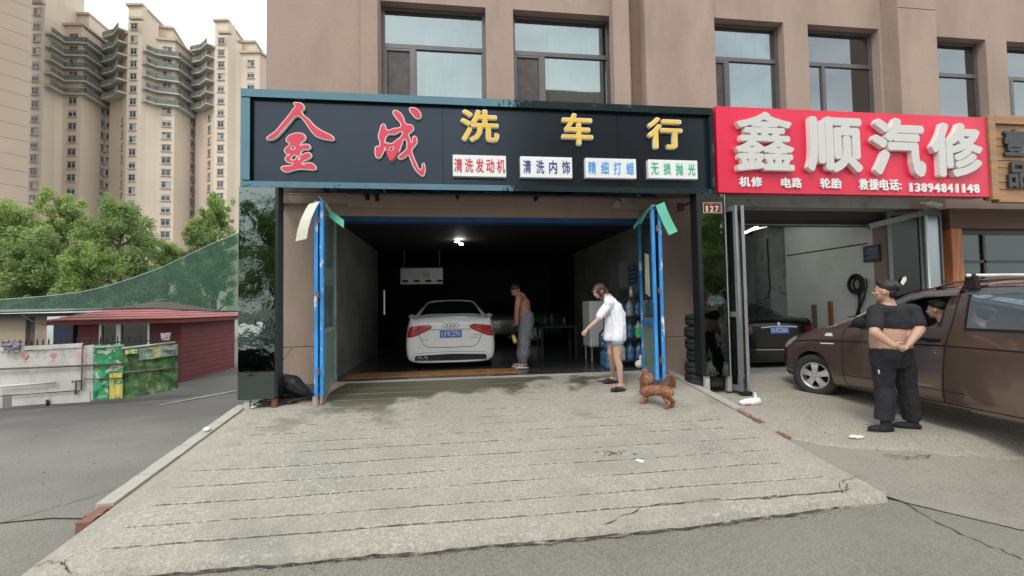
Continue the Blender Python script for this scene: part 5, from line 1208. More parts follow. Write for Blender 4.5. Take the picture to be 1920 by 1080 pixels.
# ================================================================ people
def skinmat(name, rgb): 
    m = M(name, rgb, .55, var=.08, scale=8); m.node_tree.nodes['Principled BSDF'].inputs['Subsurface Weight'].default_value = .08
    m.node_tree.nodes['Principled BSDF'].inputs['Subsurface Radius'].default_value = (.02, .008, .004); return m
m_skin = skinmat('skin_light', (.50, .31, .23)); m_skin2 = skinmat('skin_tan', (.45, .27, .19)); m_skin3 = skinmat('skin_dark_tan', (.36, .17, .12))
m_hair = M('black_hair', (.012, .010, .009), .5, var=.3, scale=60, bump=.002, bscale=150)
m_hairb = M('brown_hair', (.045, .018, .014), .45, var=.3, scale=60, bump=.002, bscale=150)
def Pp(px, py, y): return tuple(atY(px, py, y))
def V3(*a): return Vector(a)
def hand_prims(w, d, palm_up, fist=False, size=1.0, thumb=None):
    """wrist point w, direction d to the finger tips, palm normal; returns chains for palm, four bent fingers and the thumb"""
    w, d, n = Vector(w), Vector(d).normalized(), Vector(palm_up).normalized(); s = d.cross(n).normalized(); S = size
    pr = []
    for k in (-1.2, -.4, .4, 1.2):
        pr.append(('chain', [(w+d*.01*S, .019*S), (w+d*.085*S+s*.017*k*S, .0125*S)]))
    L = (.060, .072, .068, .052)
    for k, l in zip((-1.5, -.5, .5, 1.5), L):
        b = w+d*.088*S+s*.0155*k*S
        if fist:
            p1 = b+d*l*.30*S+n*.012*S; p2 = p1+n*.030*S-d*.006*S; p3 = p2-d*.022*S+n*.004*S
        else:
            p1 = b+d*l*.45*S+n*.004*S; p2 = p1+(d*.7+n*.55)*l*.35*S; p3 = p2+(d*.35+n*.8)*l*.28*S
        pr.append(('chain', [(b, .0095*S), (p1, .009*S), (p2, .0085*S), (p3, .0072*S)]))
    t = 1 if thumb is None else thumb
    b = w+d*.025*S+s*.022*t*S
    pr.append(('chain', [(b, .014*S), (b+(d*.55+s*.6*t+n*.3)*.035*S, .011*S), (b+(d*.85+s*.35*t+n*.7)*.062*S, .009*S)]))
    return pr
def head_prims(c, fwd, up, S=1.0):
    """skull, jaw, nose, ears, lips and eye sockets; c = head centre"""
    c, f, u = Vector(c), Vector(fwd).normalized(), Vector(up).normalized(); r = f.cross(u).normalized(); u = r.cross(f).normalized()
    Rm = Matrix((r, f, u)).transposed(); e = Rm.to_euler()
    pr = [('ell', c+u*.022*S-f*.010*S, (.077*S, .096*S, .092*S), e), ('ell', c-u*.038*S+f*.022*S, (.057*S, .066*S, .066*S), e),
          ('ell', c-u*.088*S+f*.058*S, (.026*S, .022*S, .020*S), e),
          ('chain', [(c+u*.012*S+f*.086*S, .008*S), (c-u*.022*S+f*.106*S, .0125*S)]),
          ('chain', [(c-u*.022*S+f*.098*S-r*.011*S, .007*S), (c-u*.022*S+f*.098*S+r*.011*S, .007*S)]),
          ('chain', [(c-u*.052*S+f*.083*S-r*.018*S, .0065*S), (c-u*.051*S+f*.091*S, .008*S), (c-u*.052*S+f*.083*S+r*.018*S, .0065*S)]),
          ('chain', [(c+u*.024*S+f*.082*S-r*.040*S, .008*S), (c+u*.026*S+f*.088*S, .006*S), (c+u*.024*S+f*.082*S+r*.040*S, .008*S)])]
    for s in (-1, 1):
        pr.append(('ell', c+r*.079*S*s-f*.005*S-u*.008*S, (.009*S, .020*S, .032*S), e))
        pr.append(('ell', c+r*.044*S*s+f*.062*S-u*.018*S, (.020*S, .018*S, .020*S), e))
    return pr, r, u, f
def face_bits(c, r, u, f, S, parent, lipmat=None):
    mb = MB()
    for s in (-1, 1):
        cap_geo(mb, c+r*s*.020*S+u*.032*S+f*.089*S, .003*S, c+r*s*.044*S+u*.032*S+f*.078*S, .0025*S, 6)
        ell_geo(mb, c+r*s*.032*S+u*.006*S+f*.0805*S, (.0095*S, .005*S, .0040*S), n=8)
    mb.build('eye_line', m_hair, parent, smooth=True)
    mb = MB(); cap_geo(mb, c-u*.052*S+f*.0925*S-r*.016*S, .0045*S, c-u*.052*S+f*.0925*S+r*.016*S, .0045*S, 6)
    mb.build('lips', lipmat or M('lips', (.45, .13, .11), .4, var=0), parent, smooth=True)
def wr(scale=18, amp=.006, st=(1, 1, 2.2), seed=0):
    return lambda v: amp*nzv.noise(Vector((v.x*scale*st[0]+seed, v.y*scale*st[1], v.z*scale/st[2]))) + amp*.5*nzv.noise(Vector((v.x*scale*2.3+seed, v.y*scale*2.3, v.z*scale*1.3)))
# ---------------------------------------------------------------- woman in the white shirt
y0 = -1.0
wo = thing('person', 'woman in a loose white shirt and denim shorts bending towards the garage floor, black clogs', 'person', Pp(1155, 730, -1.0))
pel = V3(*Pp(1154, 626, y0)); chest = V3(*Pp(1147, 577, y0)); neck = V3(*Pp(1136, 557, y0)); hc = V3(*Pp(1122.5, 546, y0-.01))
sh_n = V3(*Pp(1141, 568, y0-.15)); el_n = V3(*Pp(1119, 601, y0-.17)); wr_n = V3(*Pp(1101, 617, y0-.16))
sh_f = V3(*Pp(1144, 566, y0+.15)); el_f = V3(*Pp(1146, 600, y0+.17)); wr_f = V3(*Pp(1139, 618, y0+.12))
kn_n = V3(*Pp(1157, 672, y0-.10)); an_n = V3(*Pp(1164, 719, y0-.09)); kn_f = V3(*Pp(1144.5, 660, y0+.08)); an_f = V3(*Pp(1149.5, 706, y0+.34))
hp_n = pel+V3(.0, -.08, -.03); hp_f = pel+V3(0, .08, -.03)
hf = V3(-.83, -.30, -.42); hu = V3(-.42, -.12, .80)
hp, r_, u_, f_ = head_prims(hc, hf, hu, .98)
body = [('chain', [(pel, .135), (V3(*Pp(1151, 604, y0)), .115), (chest, .125), (neck+V3(.03, 0, -.02), .085)]),
        ('chain', [(neck+V3(.01, 0, -.02), .052), (hc+V3(.03, 0, -.04), .05)]), ('chain', [(sh_n, .052), (el_n, .037), (wr_n, .026)]), ('chain', [(sh_f, .052), (el_f, .037), (wr_f, .026)]),
        ('chain', [(sh_n, .05), (chest, .09), (sh_f, .05)]),
        ('chain', [(hp_n, .10), (hp_n*.45+kn_n*.55, .075), (kn_n, .054)]), ('chain', [(kn_n, .054), (kn_n*.68+an_n*.32+V3(.02, 0, 0), .056), (an_n, .033)]),
        ('chain', [(hp_f, .10), (hp_f*.45+kn_f*.55, .075), (kn_f, .053)]), ('chain', [(kn_f, .053), (kn_f*.68+an_f*.32+V3(.02, 0, 0), .055), (an_f, .033)]),
        ('chain', [(an_n, .034), (an_n+V3(.03, 0, -.045), .033)]), ('chain', [(an_n+V3(0, 0, -.03), .03), (an_n+V3(-.13, -.03, -.062), .026)]),
        ('chain', [(an_f, .034), (an_f+V3(.03, 0, -.045), .033)]), ('chain', [(an_f+V3(0, 0, -.03), .03), (an_f+V3(-.13, -.02, -.062), .026)])]
body += hp + hand_prims(wr_n, V3(*Pp(1090, 626, y0-.15))-wr_n, (.25, .2, -.9), True, .95) + hand_prims(wr_f, (-.6, 0, -.5), (.2, .3, -.9), False, .9)
blob('body', body, .0085, m_skin, wo, 3)
face_bits(hc, r_, u_, f_, .98, wo)
hair = [('ell', hc+u_*.038-f_*.028, (.092, .102, .082), Matrix((r_, f_, u_)).transposed().to_euler()),
        ('chain', [(hc+u_*.03+f_*.06+r_*.06, .028), (hc-u_*.03+f_*.05+r_*.078, .018)]), ('chain', [(hc+u_*.03+f_*.06-r_*.06, .028), (hc-u_*.05+f_*.045-r_*.078, .018)]),
        ('chain', [(hc-f_*.08+u_*.02, .065), (hc-f_*.115-u_*.06, .058), (V3(*Pp(1141, 559, y0-.03)), .045), (V3(*Pp(1148, 561, y0-.05)), .03)]),
        ('chain', [(hc+u_*.07+f_*.03, .04), (hc+u_*.065+f_*.075, .022)]), ('chain', [(hc-u_*.02-r_*.06-f_*.03, .035), (V3(*Pp(1127, 563, y0-.08)), .018)])]
blob('hair', hair, .008, m_hairb, wo, 2, wr(40, .006))
shirt = [('chain', [(V3(*Pp(1150, 632, y0))+V3(0, .09, 0), .12), (V3(*Pp(1153, 610, y0))+V3(0, .06, 0), .13), (chest+V3(.02, .04, -.02), .135), (neck+V3(.05, 0, -.06), .095)]),
         ('chain', [(V3(*Pp(1153, 632, y0))+V3(0, -.09, 0), .12), (V3(*Pp(1155, 608, y0))+V3(0, -.06, 0), .135), (chest+V3(.02, -.04, -.02), .135), (neck+V3(.05, 0, -.06), .095)]),
         ('chain', [(V3(*Pp(1164, 624, y0)), .08), (V3(*Pp(1163, 590, y0)), .09), (chest+V3(.07, 0, 0), .09)]), ('chain', [(V3(*Pp(1140, 634, y0-.03)), .07), (V3(*Pp(1143, 600, y0-.05)), .08)]), ('chain', [(V3(*Pp(1166, 634, y0)), .075), (V3(*Pp(1163, 600, y0)), .09)]),
         ('chain', [(sh_n+V3(.03, .02, .0), .08), (sh_n*.25+el_n*.75, .064)]), ('chain', [(sh_f+V3(.03, 0, 0), .083), (sh_f*.2+el_f*.8, .075)]),
         ('chain', [(sh_n, .07), (neck+V3(.03, 0, -.03), .07), (sh_f, .07)])]
m_shirt = M('white_shirt', (.74, .76, .82), .75, var=.05, scale=10)
so = blob('shirt', shirt, .0095, m_shirt, wo, 3, wr(13, .009, (1, 1, 3.5)))
# hem cut off flat
def cut_mesh(o, co, no):
    bm = bmesh.new(); bm.from_mesh(o.data)
    res = bmesh.ops.bisect_plane(bm, geom=bm.verts[:]+bm.edges[:]+bm.faces[:], plane_co=co, plane_no=no, clear_outer=True)
    es = [e for e in bm.edges if e.is_boundary]
    if es: bmesh.ops.holes_fill(bm, edges=es)
    bm.to_mesh(o.data); bm.free(); smooth_mesh(o.data)
cut_mesh(so, Pp(1152, 640, y0), (-.12, 0, -1))
shorts = [('chain', [(pel+V3(0, 0, .05), .145), (pel, .15)]), ('chain', [(hp_n, .115), (hp_n*.62+kn_n*.38, .10)]), ('chain', [(hp_f, .115), (hp_f*.62+kn_f*.38, .10)])]
sh2 = blob('shorts', shorts, .01, M('denim', (.19, .26, .33), .85, var=.15, scale=20), wo, 3, wr(18, .006)); cut_mesh(sh2, Pp(1152, 645, y0), (.1, 0, -1))
m_clog = M('black_clog', (.012, .012, .012), .5, var=.1)
def clog(an, dx=-.13, dy=-.03, L=1.0, mat=m_clog, parent=wo, gz_=None):
    g = an+V3(0, 0, 0); zf = gz_
    heel = V3(an.x+.045, an.y, zf+.022); toe = V3(an.x+dx*1.15, an.y+dy, zf+.028)
    c = (heel+toe)/2
    ang = math.atan2(toe.y-heel.y, toe.x-heel.x)
    pr = [('ell', c+V3(0, 0, -.004), (.145*L, .052, .022), (0, 0, ang)), ('ell', toe*.72+heel*.28+V3(0, 0, .022), (.078*L, .052, .036), (0, .15, ang))]
    return blob('shoe', pr, .007, mat, parent, 2)
clog(an_n, gz_=RAMP*an_n.y+.004); clog(an_f, gz_=RAMP*an_f.y+.004, dy=-.02)
# ---------------------------------------------------------------- man standing by the van
y0 = -3.2
zg = -.30
mn = thing('person', 'heavy man seen from behind in a rolled-up black T-shirt and black trousers, hands clasped behind', 'person', Pp(1680, 800, y0))
Q = lambda px, py, dy=0: V3(*Pp(px, py, y0+dy))
hc = Q(1659, 547); pel = Q(1671, 665, .02); wst = Q(1670, 636, .03); ches = Q(1674, 598, .02); neck = Q(1664, 570)
shl, shr = Q(1641, 585, .0), Q(1711, 584, -.04); ell, elr = Q(1640, 624, -.14), Q(1724, 618, -.16)
wl, wr_ = Q(1676, 648, -.27), Q(1703, 647, -.27)
hpl, hpr = Q(1655, 675), Q(1692, 675); knl, knr = Q(1659, 725, .03), Q(1700, 724, .03); anl, anr = Q(1661, 783, -.02), Q(1711, 779, .02)
hf = V3(-.58, .81, .04); hp, r_, u_, f_ = head_prims(hc, hf, (0.05, 0, 1), 1.10)
bd = [('ring', [((pel.x, pel.y, pel.z-.10), .18, .14, 0), ((pel.x, pel.y, pel.z), .225, .165, 0), ((wst.x, wst.y, wst.z-.02), .240, .185, 0), ((wst.x, wst.y, wst.z+.07), .232, .18, 0), ((wst.x+.01, wst.y, wst.z+.16), .220, .165, 0), ((ches.x, ches.y, ches.z), .222, .15, 0), ((ches.x, ches.y, ches.z+.09), .21, .12, 0), ((neck.x+.03, neck.y, neck.z-.06), .13, .09, 0), ((neck.x, neck.y, neck.z), .075, .075, 0)]),
      ('chain', [(neck+V3(.02, 0, -.03), .075), (hc+V3(.02, 0, -.05), .065)]), ('chain', [(ches+V3(-.06, .05, .07), .09), (shl, .075), (ell, .055), (wl, .033)]), ('chain', [(ches+V3(.06, .05, .07), .09), (shr, .075), (elr, .057), (wr_, .033)]),
      ('chain', [(shl*.5+ell*.5, .064), (ell, .056)]), ('chain', [(shr*.5+elr*.5, .064), (elr, .058), (elr*.6+wr_*.4, .052)]), ('chain', [(ell, .056), (ell*.6+wl*.4, .050)]),
      ('chain', [(hpl, .12), (knl, .075), (anl, .045)]), ('chain', [(hpr, .12), (knr, .075), (anr, .045)]), ('chain', [(anl, .04), (anl+V3(-.03, .01, -.085), .02)]), ('chain', [(anr, .04), (anr+V3(-.03, .01, -.085), .02)])] + hp
bd += hand_prims(wl, V3(.9, -.05, -.2), (.1, -.95, .2), False, 1.02, -1) + hand_prims(wr_, V3(-.8, -.12, -.45), (-.1, .9, .2), True, 1.02)
blob('body', bd, .0095, m_skin2, mn, 3)
face_bits(hc, r_, u_, f_, 1.10, mn)
blob('hair', [('ell', hc+u_*.058-f_*.034, (.097, .116, .086), Matrix((r_, f_, u_)).transposed().to_euler()), ('ell', hc-f_*.07-u_*.005, (.078, .050, .075), Matrix((r_, f_, u_)).transposed().to_euler()), ('ell', hc+f_*.040+u_*.105, (.055, .045, .026), Matrix((r_, f_, u_)).transposed().to_euler())], .008, m_hair, mn, 1, wr(90, .004))
m_bt = M('black_cotton', (.010, .011, .015), .85, var=.2, scale=20)
ts = blob('t_shirt', [('ring', [((ches.x-.005, ches.y, ches.z-.11), .235, .18, 0), ((ches.x, ches.y, ches.z-.03), .24, .175, 0), ((ches.x, ches.y, ches.z+.06), .235, .15, 0), ((neck.x+.02, neck.y, neck.z-.05), .17, .105, 0), ((neck.x+.01, neck.y, neck.z-.015), .085, .08, 0)]),
      ('chain', [(neck+V3(0, 0, -.08), .085), (shl+V3(.01, 0, .0), .094), (shl*.32+ell*.68, .086)]), ('chain', [(neck+V3(0, 0, -.08), .085), (shr+V3(-.01, 0, .0), .094), (shr*.32+elr*.68, .088)])], .0095, m_bt, mn, 4, wr(12, .006, (1, 1, 1)))
m_tr = M('black_trousers', (.013, .014, .018), .9, var=.2, scale=12)
tr = blob('trousers', [('ring', [((pel.x, pel.y, pel.z-.14), .205, .16, 0), ((pel.x, pel.y, pel.z-.02), .242, .185, 0), ((pel.x, pel.y, pel.z+.085), .235, .18, 0)]),
      ('chain', [(hpl, .13), (hpl*.5+knl*.5, .118), (knl, .102), (knl*.4+anl*.6, .098), (anl+V3(0, .02, -.01), .098)]), ('chain', [(hpr, .13), (hpr*.5+knr*.5, .118), (knr, .102), (knr*.4+anr*.6, .098), (anr+V3(0, .02, -.01), .098)])], .0105, m_tr, mn, 4, wr(13, .013, (1, 1, 2.2), 5))
cut_mesh(tr, Q(1685, 789), (-.1, 0, -1)); cut_mesh(tr, (0, 0, pel.z+.10), (0.05, .15, 1))
glyph('R', Q(1635, 696).x-.012, Q(1635, 696).z-.02, Q(1635, 696).x+.01, Q(1635, 696).z+.03, y0-.09, .004, m_signwhite, tr, name='print_mark')
for a, d, gl in ((anl, (-.95, .25), fz(4.9, -3.2)), (anr, (-.85, .5), fz(5.3, -3.2))):
    zz_ = -.31; ang = math.atan2(d[1], d[0]); c = V3(a.x+d[0]*.06, a.y+d[1]*.06, zz_)
    sh_ = blob('shoe', [('ell', c+V3(0, 0, .038), (.15, .058, .048), (0, 0, ang)), ('chain', [(V3(a.x, a.y, zz_+.05), .058), (V3(a.x, a.y, zz_+.14), .056)])], .008, m_bt, mn, 2)
    so_ = MB(); so_.prism([(c.x+.155*math.cos(t*.3927)*math.cos(ang)-.06*math.sin(t*.3927)*math.sin(ang), c.y+.155*math.cos(t*.3927)*math.sin(ang)+.06*math.sin(t*.3927)*math.cos(ang)) for t in range(16)], 'z', zz_-.012, zz_+.012); so_.build('sole', M('shoe_sole', (.12, .09, .07), .8) if not bpy.data.materials.get('shoe_sole') else bpy.data.materials['shoe_sole'], sh_)
# ---------------------------------------------------------------- man washing cars inside
y0 = 1.0
mi = thing('person', 'shirtless man in baggy grey trousers and white sandals bending beside the white car', 'person', Pp(975, 688, y0))
hc = Q(967, 545); neck = Q(973, 554); ches = Q(980, 570); wst = Q(983, 588); pel = Q(986, 600)
sh_n, sh_f = Q(973, 560, -.17), Q(972, 560, .17); el_n, el_f = Q(969, 582, -.19), Q(968, 582, .18); w_n, w_f = Q(970, 600, -.14), Q(967, 603, .1)
kn_n, kn_f = Q(984, 640, -.10), Q(981, 640, .10); an_n, an_f = Q(983, 681, -.10), Q(977, 680, .12)
hp, r_, u_, f_ = head_prims(hc, (-.8, .1, -.6), (-.5, 0, .8), 1.0)
bd = [('chain', [(pel, .15), (wst, .135), (ches, .155), (neck+V3(.04, 0, -.04), .11)]), ('chain', [(neck, .055), (hc, .05)]), ('chain', [(sh_n, .065), (el_n, .043), (w_n, .03)]), ('chain', [(sh_f, .065), (el_f, .043), (w_f, .03)]), ('chain', [(sh_n, .065), (ches+V3(0, 0, .05), .1), (sh_f, .065)]),
      ('chain', [(pel+V3(0, -.09, -.05), .11), (kn_n, .06), (an_n, .036)]), ('chain', [(pel+V3(0, .09, -.05), .11), (kn_f, .06), (an_f, .036)]), ('chain', [(an_n+V3(.03, 0, -.03), .035), (an_n+V3(-.15, 0, -.04), .026)]), ('chain', [(an_f+V3(.03, 0, -.03), .035), (an_f+V3(-.15, 0, -.04), .026)])] + hp + hand_prims(w_n, (-.1, .1, -1), (-.9, .2, 0), True) + hand_prims(w_f, (-.1, 0, -1), (-.9, 0, 0), True)
blob('body', bd, .010, m_skin3, mi, 3)
face_bits(hc, r_, u_, f_, 1.0, mi)
blob('hair', [('ell', hc+u_*.048-f_*.032, (.086, .104, .078), Matrix((r_, f_, u_)).transposed().to_euler())], .009, m_hair, mi, 1)
blob('trousers', [('chain', [(pel+V3(0, 0, .06), .165), (pel+V3(0, 0, -.02), .175)]), ('chain', [(pel+V3(0, -.09, -.06), .14), (kn_n, .12), (kn_n*.4+an_n*.6, .105), (an_n+V3(0, 0, .05), .07)]), ('chain', [(pel+V3(0, .09, -.06), .14), (kn_f, .12), (kn_f*.4+an_f*.6, .105), (an_f+V3(0, 0, .05), .07)])], .011, M('grey_trousers', (.17, .175, .20), .85, var=.12), mi, 3, wr(13, .014, (1, 1, 1.6)))
m_sand = M('white_sandal', (.72, .72, .70), .5)
for a in (an_n, an_f):
    c = V3(a.x-.05, a.y, .02); blob('sandal', [('ell', c, (.15, .055, .018)), ('chain', [(c+V3(-.06, -.05, .015), .014), (c+V3(-.05, 0, .055), .014), (c+V3(-.06, .05, .015), .014)]), ('chain', [(c+V3(-.01, -.05, .015), .012), (c+V3(0, 0, .065), .012), (c+V3(-.01, .05, .015), .012)])], .007, m_sand, mi, 1)
mb = MB(); a, b = Q(966, 610, .02), Q(958, 634, -.02); mb.tube([a, b], [.02, .03], 10); mb.tube([b, b+V3(-.06, 0, .03)], .018, 8)
gun = tag(mb.build('spray_gun', m_black), 'dark foam spray gun held by the shirtless man beside the white car', 'spray gun')
mb = MB(); a, b = Q(962, 628, -.04), Q(967, 643, -.04); mb.tube([a, a*.3+b*.7, b], [.03, .045, .04], 12); mb.build('foam_bottle', M('yellow_bottle', (.55, .48, .12), .4), gun, smooth=True)
# ---------------------------------------------------------------- driver in the van
y0 = -3.36; xh = 6.0
dv = thing('person', 'young man with dark hair sitting at the wheel inside the brown van', 'person', (xh, y0, .3))
hc = atX(1757, 581, xh-.02); y0 = hc.y
hp, r_, u_, f_ = head_prims(hc, (-.35, .93, -.02), (0, 0, 1), .98)
tz = Vector((xh+.02, y0-.10, hc.z-.30))
bd = [('chain', [(tz+V3(0, 0, -.28), .15), (tz, .17), (tz+V3(0, .02, .12), .10)]), ('chain', [(tz+V3(0, .03, .1), .055), (hc+V3(0, -.01, -.04), .05)]),
      ('chain', [(tz+V3(-.17, .02, .06), .06), (tz+V3(-.20, .16, -.18), .045), (tz+V3(-.08, .42, -.12), .03)]), ('chain', [(tz+V3(.17, .02, .06), .06), (tz+V3(.20, .16, -.18), .045), (tz+V3(.08, .42, -.12), .03)]),
      ('chain', [(tz+V3(-.09, 0, -.30), .10), (tz+V3(-.12, .42, -.27), .07), (tz+V3(-.12, .6, -.5), .05)]), ('chain', [(tz+V3(.09, 0, -.30), .10), (tz+V3(.12, .42, -.27), .07), (tz+V3(.12, .6, -.5), .05)])] + hp
bd += hand_prims(tz+V3(-.08, .42, -.12), (.3, .9, .1), (.4, 0, -.8), True) + hand_prims(tz+V3(.08, .42, -.12), (-.3, .9, .1), (-.4, 0, -.8), True)
blob('body', bd, .0095, m_skin2, dv, 3); face_bits(hc, r_, u_, f_, .98, dv)
blob('hair', [('ell', hc+u_*.054-f_*.032, (.088, .106, .080), Matrix((r_, f_, u_)).transposed().to_euler()), ('ell', hc+f_*.045+u_*.095, (.055, .040, .026), Matrix((r_, f_, u_)).transposed().to_euler())], .009, m_hair, dv, 1, wr(90, .005))
blob('shirt', [('chain', [(tz+V3(0, 0, -.28), .165), (tz, .185), (tz+V3(0, .02, .09), .11)]), ('chain', [(tz+V3(-.16, .02, .05), .08), (tz+V3(-.19, .1, -.08), .075)]), ('chain', [(tz+V3(.16, .02, .05), .08), (tz+V3(.19, .1, -.08), .075)])], .012, M('dark_shirt', (.03, .03, .035), .85), dv, 3, wr(14, .008))
# ---------------------------------------------------------------- dog
m_fur = M('red_fur', (.36, .175, .10), .9, var=.35, scale=30, bump=.006, bscale=110, stain=(.27, .12, .065), stain_scale=9)
m_furp = M('pale_fur', (.50, .34, .22), .9, var=.35, scale=40, bump=.006, bscale=110)
dg_ = thing('dog', 'small reddish-brown curly dog with a plumed tail standing on the ramp looking up', 'dog', (2.8, -1.85, -.2))
def D(px, py, t): # t 0 = chest (far), 1 = rump (near)
    return V3(*atY(px, py, -1.70-.28*t))
ch, md, rp = D(1211, 733, 0), D(1229, 732, .5), D(1250, 733, 1)
ff1, ff2 = D(1205, 757, .05), D(1213, 752, -.3); hf1, hf2 = D(1251, 766, 1.0), D(1260, 762, .8)
for f in (ff1, ff2, hf1, hf2): f.z = RAMP*f.y+.012
side = (rp-ch).cross(V3(0, 0, 1)).normalized()   # towards far side or near
fw_ = (ch-rp).normalized()
hd = D(1213, 706, .1)
prims = [('chain', [(rp, .072), (md+V3(0, 0, .0), .066), (ch, .082)]), ('chain', [(rp+V3(0, 0, -.0), .07), (rp-fw_*.04+V3(0, 0, -.02), .06)]), ('chain', [(ch+fw_*.03, .065), (hd+V3(0, 0, -.04), .058), (hd, .062)]),
         ('chain', [(ch+V3(0, 0, -.03), .048), (ff1*.4+ch*.6+V3(0, 0, -.05), .034), (ff1+V3(0, 0, .05), .022), (ff1+V3(0, 0, .01), .022), (ff1+fw_*.03, .016)]),
         ('chain', [(ch+V3(0, .05, -.03), .045), (ff2+V3(0, 0, .05), .022), (ff2+V3(0, 0, .01), .022), (ff2+fw_*.03, .016)]),
         ('chain', [(rp+V3(0, 0, -.02), .062), (rp+fw_*.03+V3(0, 0, -.075), .042), (hf1-fw_*.02+V3(0, 0, .075), .024), (hf1+V3(0, 0, .012), .020), (hf1+fw_*.03, .017)]),
         ('chain', [(rp+V3(0, .05, -.02), .058), (rp+V3(.0, .05, -.085), .040), (hf2-fw_*.02+V3(0, 0, .07), .024), (hf2+V3(0, 0, .012), .020), (hf2+fw_*.03, .017)]),
         ('ell', hd, (.055, .055, .052)), ('chain', [(hd+V3(-.01, 0, .01), .045), (D(1210, 697, .1), .034), (D(1209.5, 694, .1), .028)])]
fur = lambda v: .006*nzv.noise(v*42)+.003*nzv.noise(v*95)
blob('body', prims, .0075, m_fur, dg_, 2, fur)
blob('face_ruff', [('ell', hd+V3(.0, -.03, -.012), (.062, .045, .05)), ('ell', hd+V3(.0, -.035, -.045), (.045, .035, .035))], .0075, m_furp, dg_, 1, lambda v: .014*nzv.noise(v*50))
for s, p in ((0, D(1204, 714, .1)), (1, D(1223, 712, .1))):
    blob('ear', [('chain', [(hd+V3(-.05 if s == 0 else .05, 0, .02), .022), (p, .03), (p+V3(0, 0, -.035), .024)])], .007, m_fur, dg_, 1, lambda v: .012*nzv.noise(v*60))
blob('tail', [('chain', [(rp+V3(.02, 0, .04), .026), (D(1259, 719, 1), .026), (D(1260, 710, .95), .030), (D(1255, 706, .9), .026), (D(1250, 711, .9), .016)]), ('chain', [(D(1262, 713, 1), .020), (D(1264, 724, 1), .012)])], .0075, m_fur, dg_, 1, lambda v: .010*nzv.noise(v*38)+.004*nzv.noise(v*90))
mb = MB(); q = D(1209, 691, .1); ell_geo(mb, q, (.013, .013, .010), n=8); mb.build('nose', m_black, dg_, smooth=True)
mb = MB()
for dx in (-.022, .02): ell_geo(mb, D(1212, 697, .1)+V3(dx, -.035, 0), (.008, .006, .008), n=8)
mb.build('eye', m_black, dg_, smooth=True)
# coat: short curly strands over every furry part
def fur_strands(o, n, ln, mats, seed):
    r = random.Random(seed); me = o.data; ps = [(p.center.copy(), p.normal.copy(), p.area) for p in me.polygons]; tot = r.choices(ps, [p[2] for p in ps], k=n)
    mb = MB(); V = []; Fc = []
    for c, nn, a in tot:
        d = (nn+Vector((r.gauss(0, .55), r.gauss(0, .55), r.gauss(-.35, .55)))).normalized(); t = d.orthogonal().normalized(); t.rotate(Matrix.Rotation(r.uniform(0, 6.28), 3, d)); l = ln*r.uniform(.5, 1.3)
        c = c+t*r.uniform(-.003, .003); i = len(V); m_ = c+d*l*.55+t.cross(d)*l*.2
        V += [c-t*.0022, c+t*.0022, m_+t*.0016, m_-t*.0016, c+d*l+t.cross(d)*l*r.uniform(.1, .6)]; Fc += [(i, i+1, i+2, i+3), (i+3, i+2, i+4)]
    mb.v = [tuple(v) for v in V]; mb.f = Fc; mb.m = [0]*len(Fc)
    return tag(mb.build('fur', mats, o, fix=False), kind='stuff')
for k, o in enumerate([c for c in dg_.children if c.name.split('.')[0] in ('body', 'ear', 'tail', 'face_ruff')]):
    nm_ = o.name.split('.')[0]; fur_strands(o, {'body': 9000, 'ear': 1600, 'tail': 5200, 'face_ruff': 2200}[nm_], {'body': .014, 'ear': .026, 'tail': .026, 'face_ruff': .024}[nm_], m_furp if nm_ == 'face_ruff' else m_fur, k)
# ================================================================ left yard: fence, shed, net
m_pan = M('faded_white_board', (.56, .55, .52), .7, var=.08, scale=2, stain=(.40, .37, .32), stain_scale=2.2, stain_lo=.5, stain_hi=.72, stretch=(1, 1, .6))
m_leafban = M('green_banner', (.03, .28, .12), .5, var=.5, scale=5, stain=(.45, .50, .38), stain_scale=4.0, stain_lo=.53, stain_hi=.57)
m_yelban = M('yellow_banner', (.05, .27, .14), .5, var=.3, scale=4, stain=(.60, .50, .12), stain_scale=3.2, stain_lo=.5, stain_hi=.53)
m_camo = M('dirty_green_tarp', (.045, .115, .035), .75, var=.6, scale=6, stain=(.20, .24, .12), stain_scale=5, stain_lo=.56, stain_hi=.62, bump=.01, bscale=8)
m_iron = M('black_iron', (.012, .012, .014), .5, var=0)
m_pipe = M('rusty_pipe', (.14, .09, .08), .7, var=.3, scale=6)
def FP(px, py): 
    """point on the fence plane (through two ground points of the photo's fence foot)"""
    a, b = FA, FB; n = Vector((-(b-a).y, (b-a).x, 0)); d = ray(px, py); t = (a-CAM).dot(n)/d.dot(n); return CAM+d*t
zf = -.93
FA, FB = atZ(335, 745, zf), atZ(60, 764, zf)
fdir = (FB-FA).normalized(); fnrm = Vector((fdir.y, -fdir.x, 0)); 
if fnrm.dot(CAM-FA) < 0: fnrm = -fnrm
fence = thing('yard_fence', 'long patched yard fence of faded white boards and green banners beside the alley', 'fence', FA)
def fpanel(x0, x1, t0, t1, b0, b1, mat, name='board', o=0.0, bulge=0.0, parent=None):
    """corner pixels: x range, top y at both ends, bottom y at both ends"""
    mb = MB(); A, B, C_, D_ = FP(x0, b0), FP(x1, b1), FP(x1, t1), FP(x0, t0)
    def fn(u, v):
        p = A.lerp(B, u).lerp(D_.lerp(C_, u), v); return p + fnrm*(o+bulge*(nzv.noise(Vector((u*3+x0, v*3, 1)))+.5*nzv.noise(Vector((u*9+x0, v*9, 3)))))
    mb.grid(fn, 14, 10)
    n0 = len(mb.v)
    def fn2(u, v): return fn(u, v)-fnrm*.02
    mb.grid(fn2, 14, 10); mb.box(tuple(A-fnrm*.01), tuple(A-fnrm*.012+Vector((.01, .001, .01))))
    return mb.build(name, mat, parent or fence, smooth=bool(bulge))
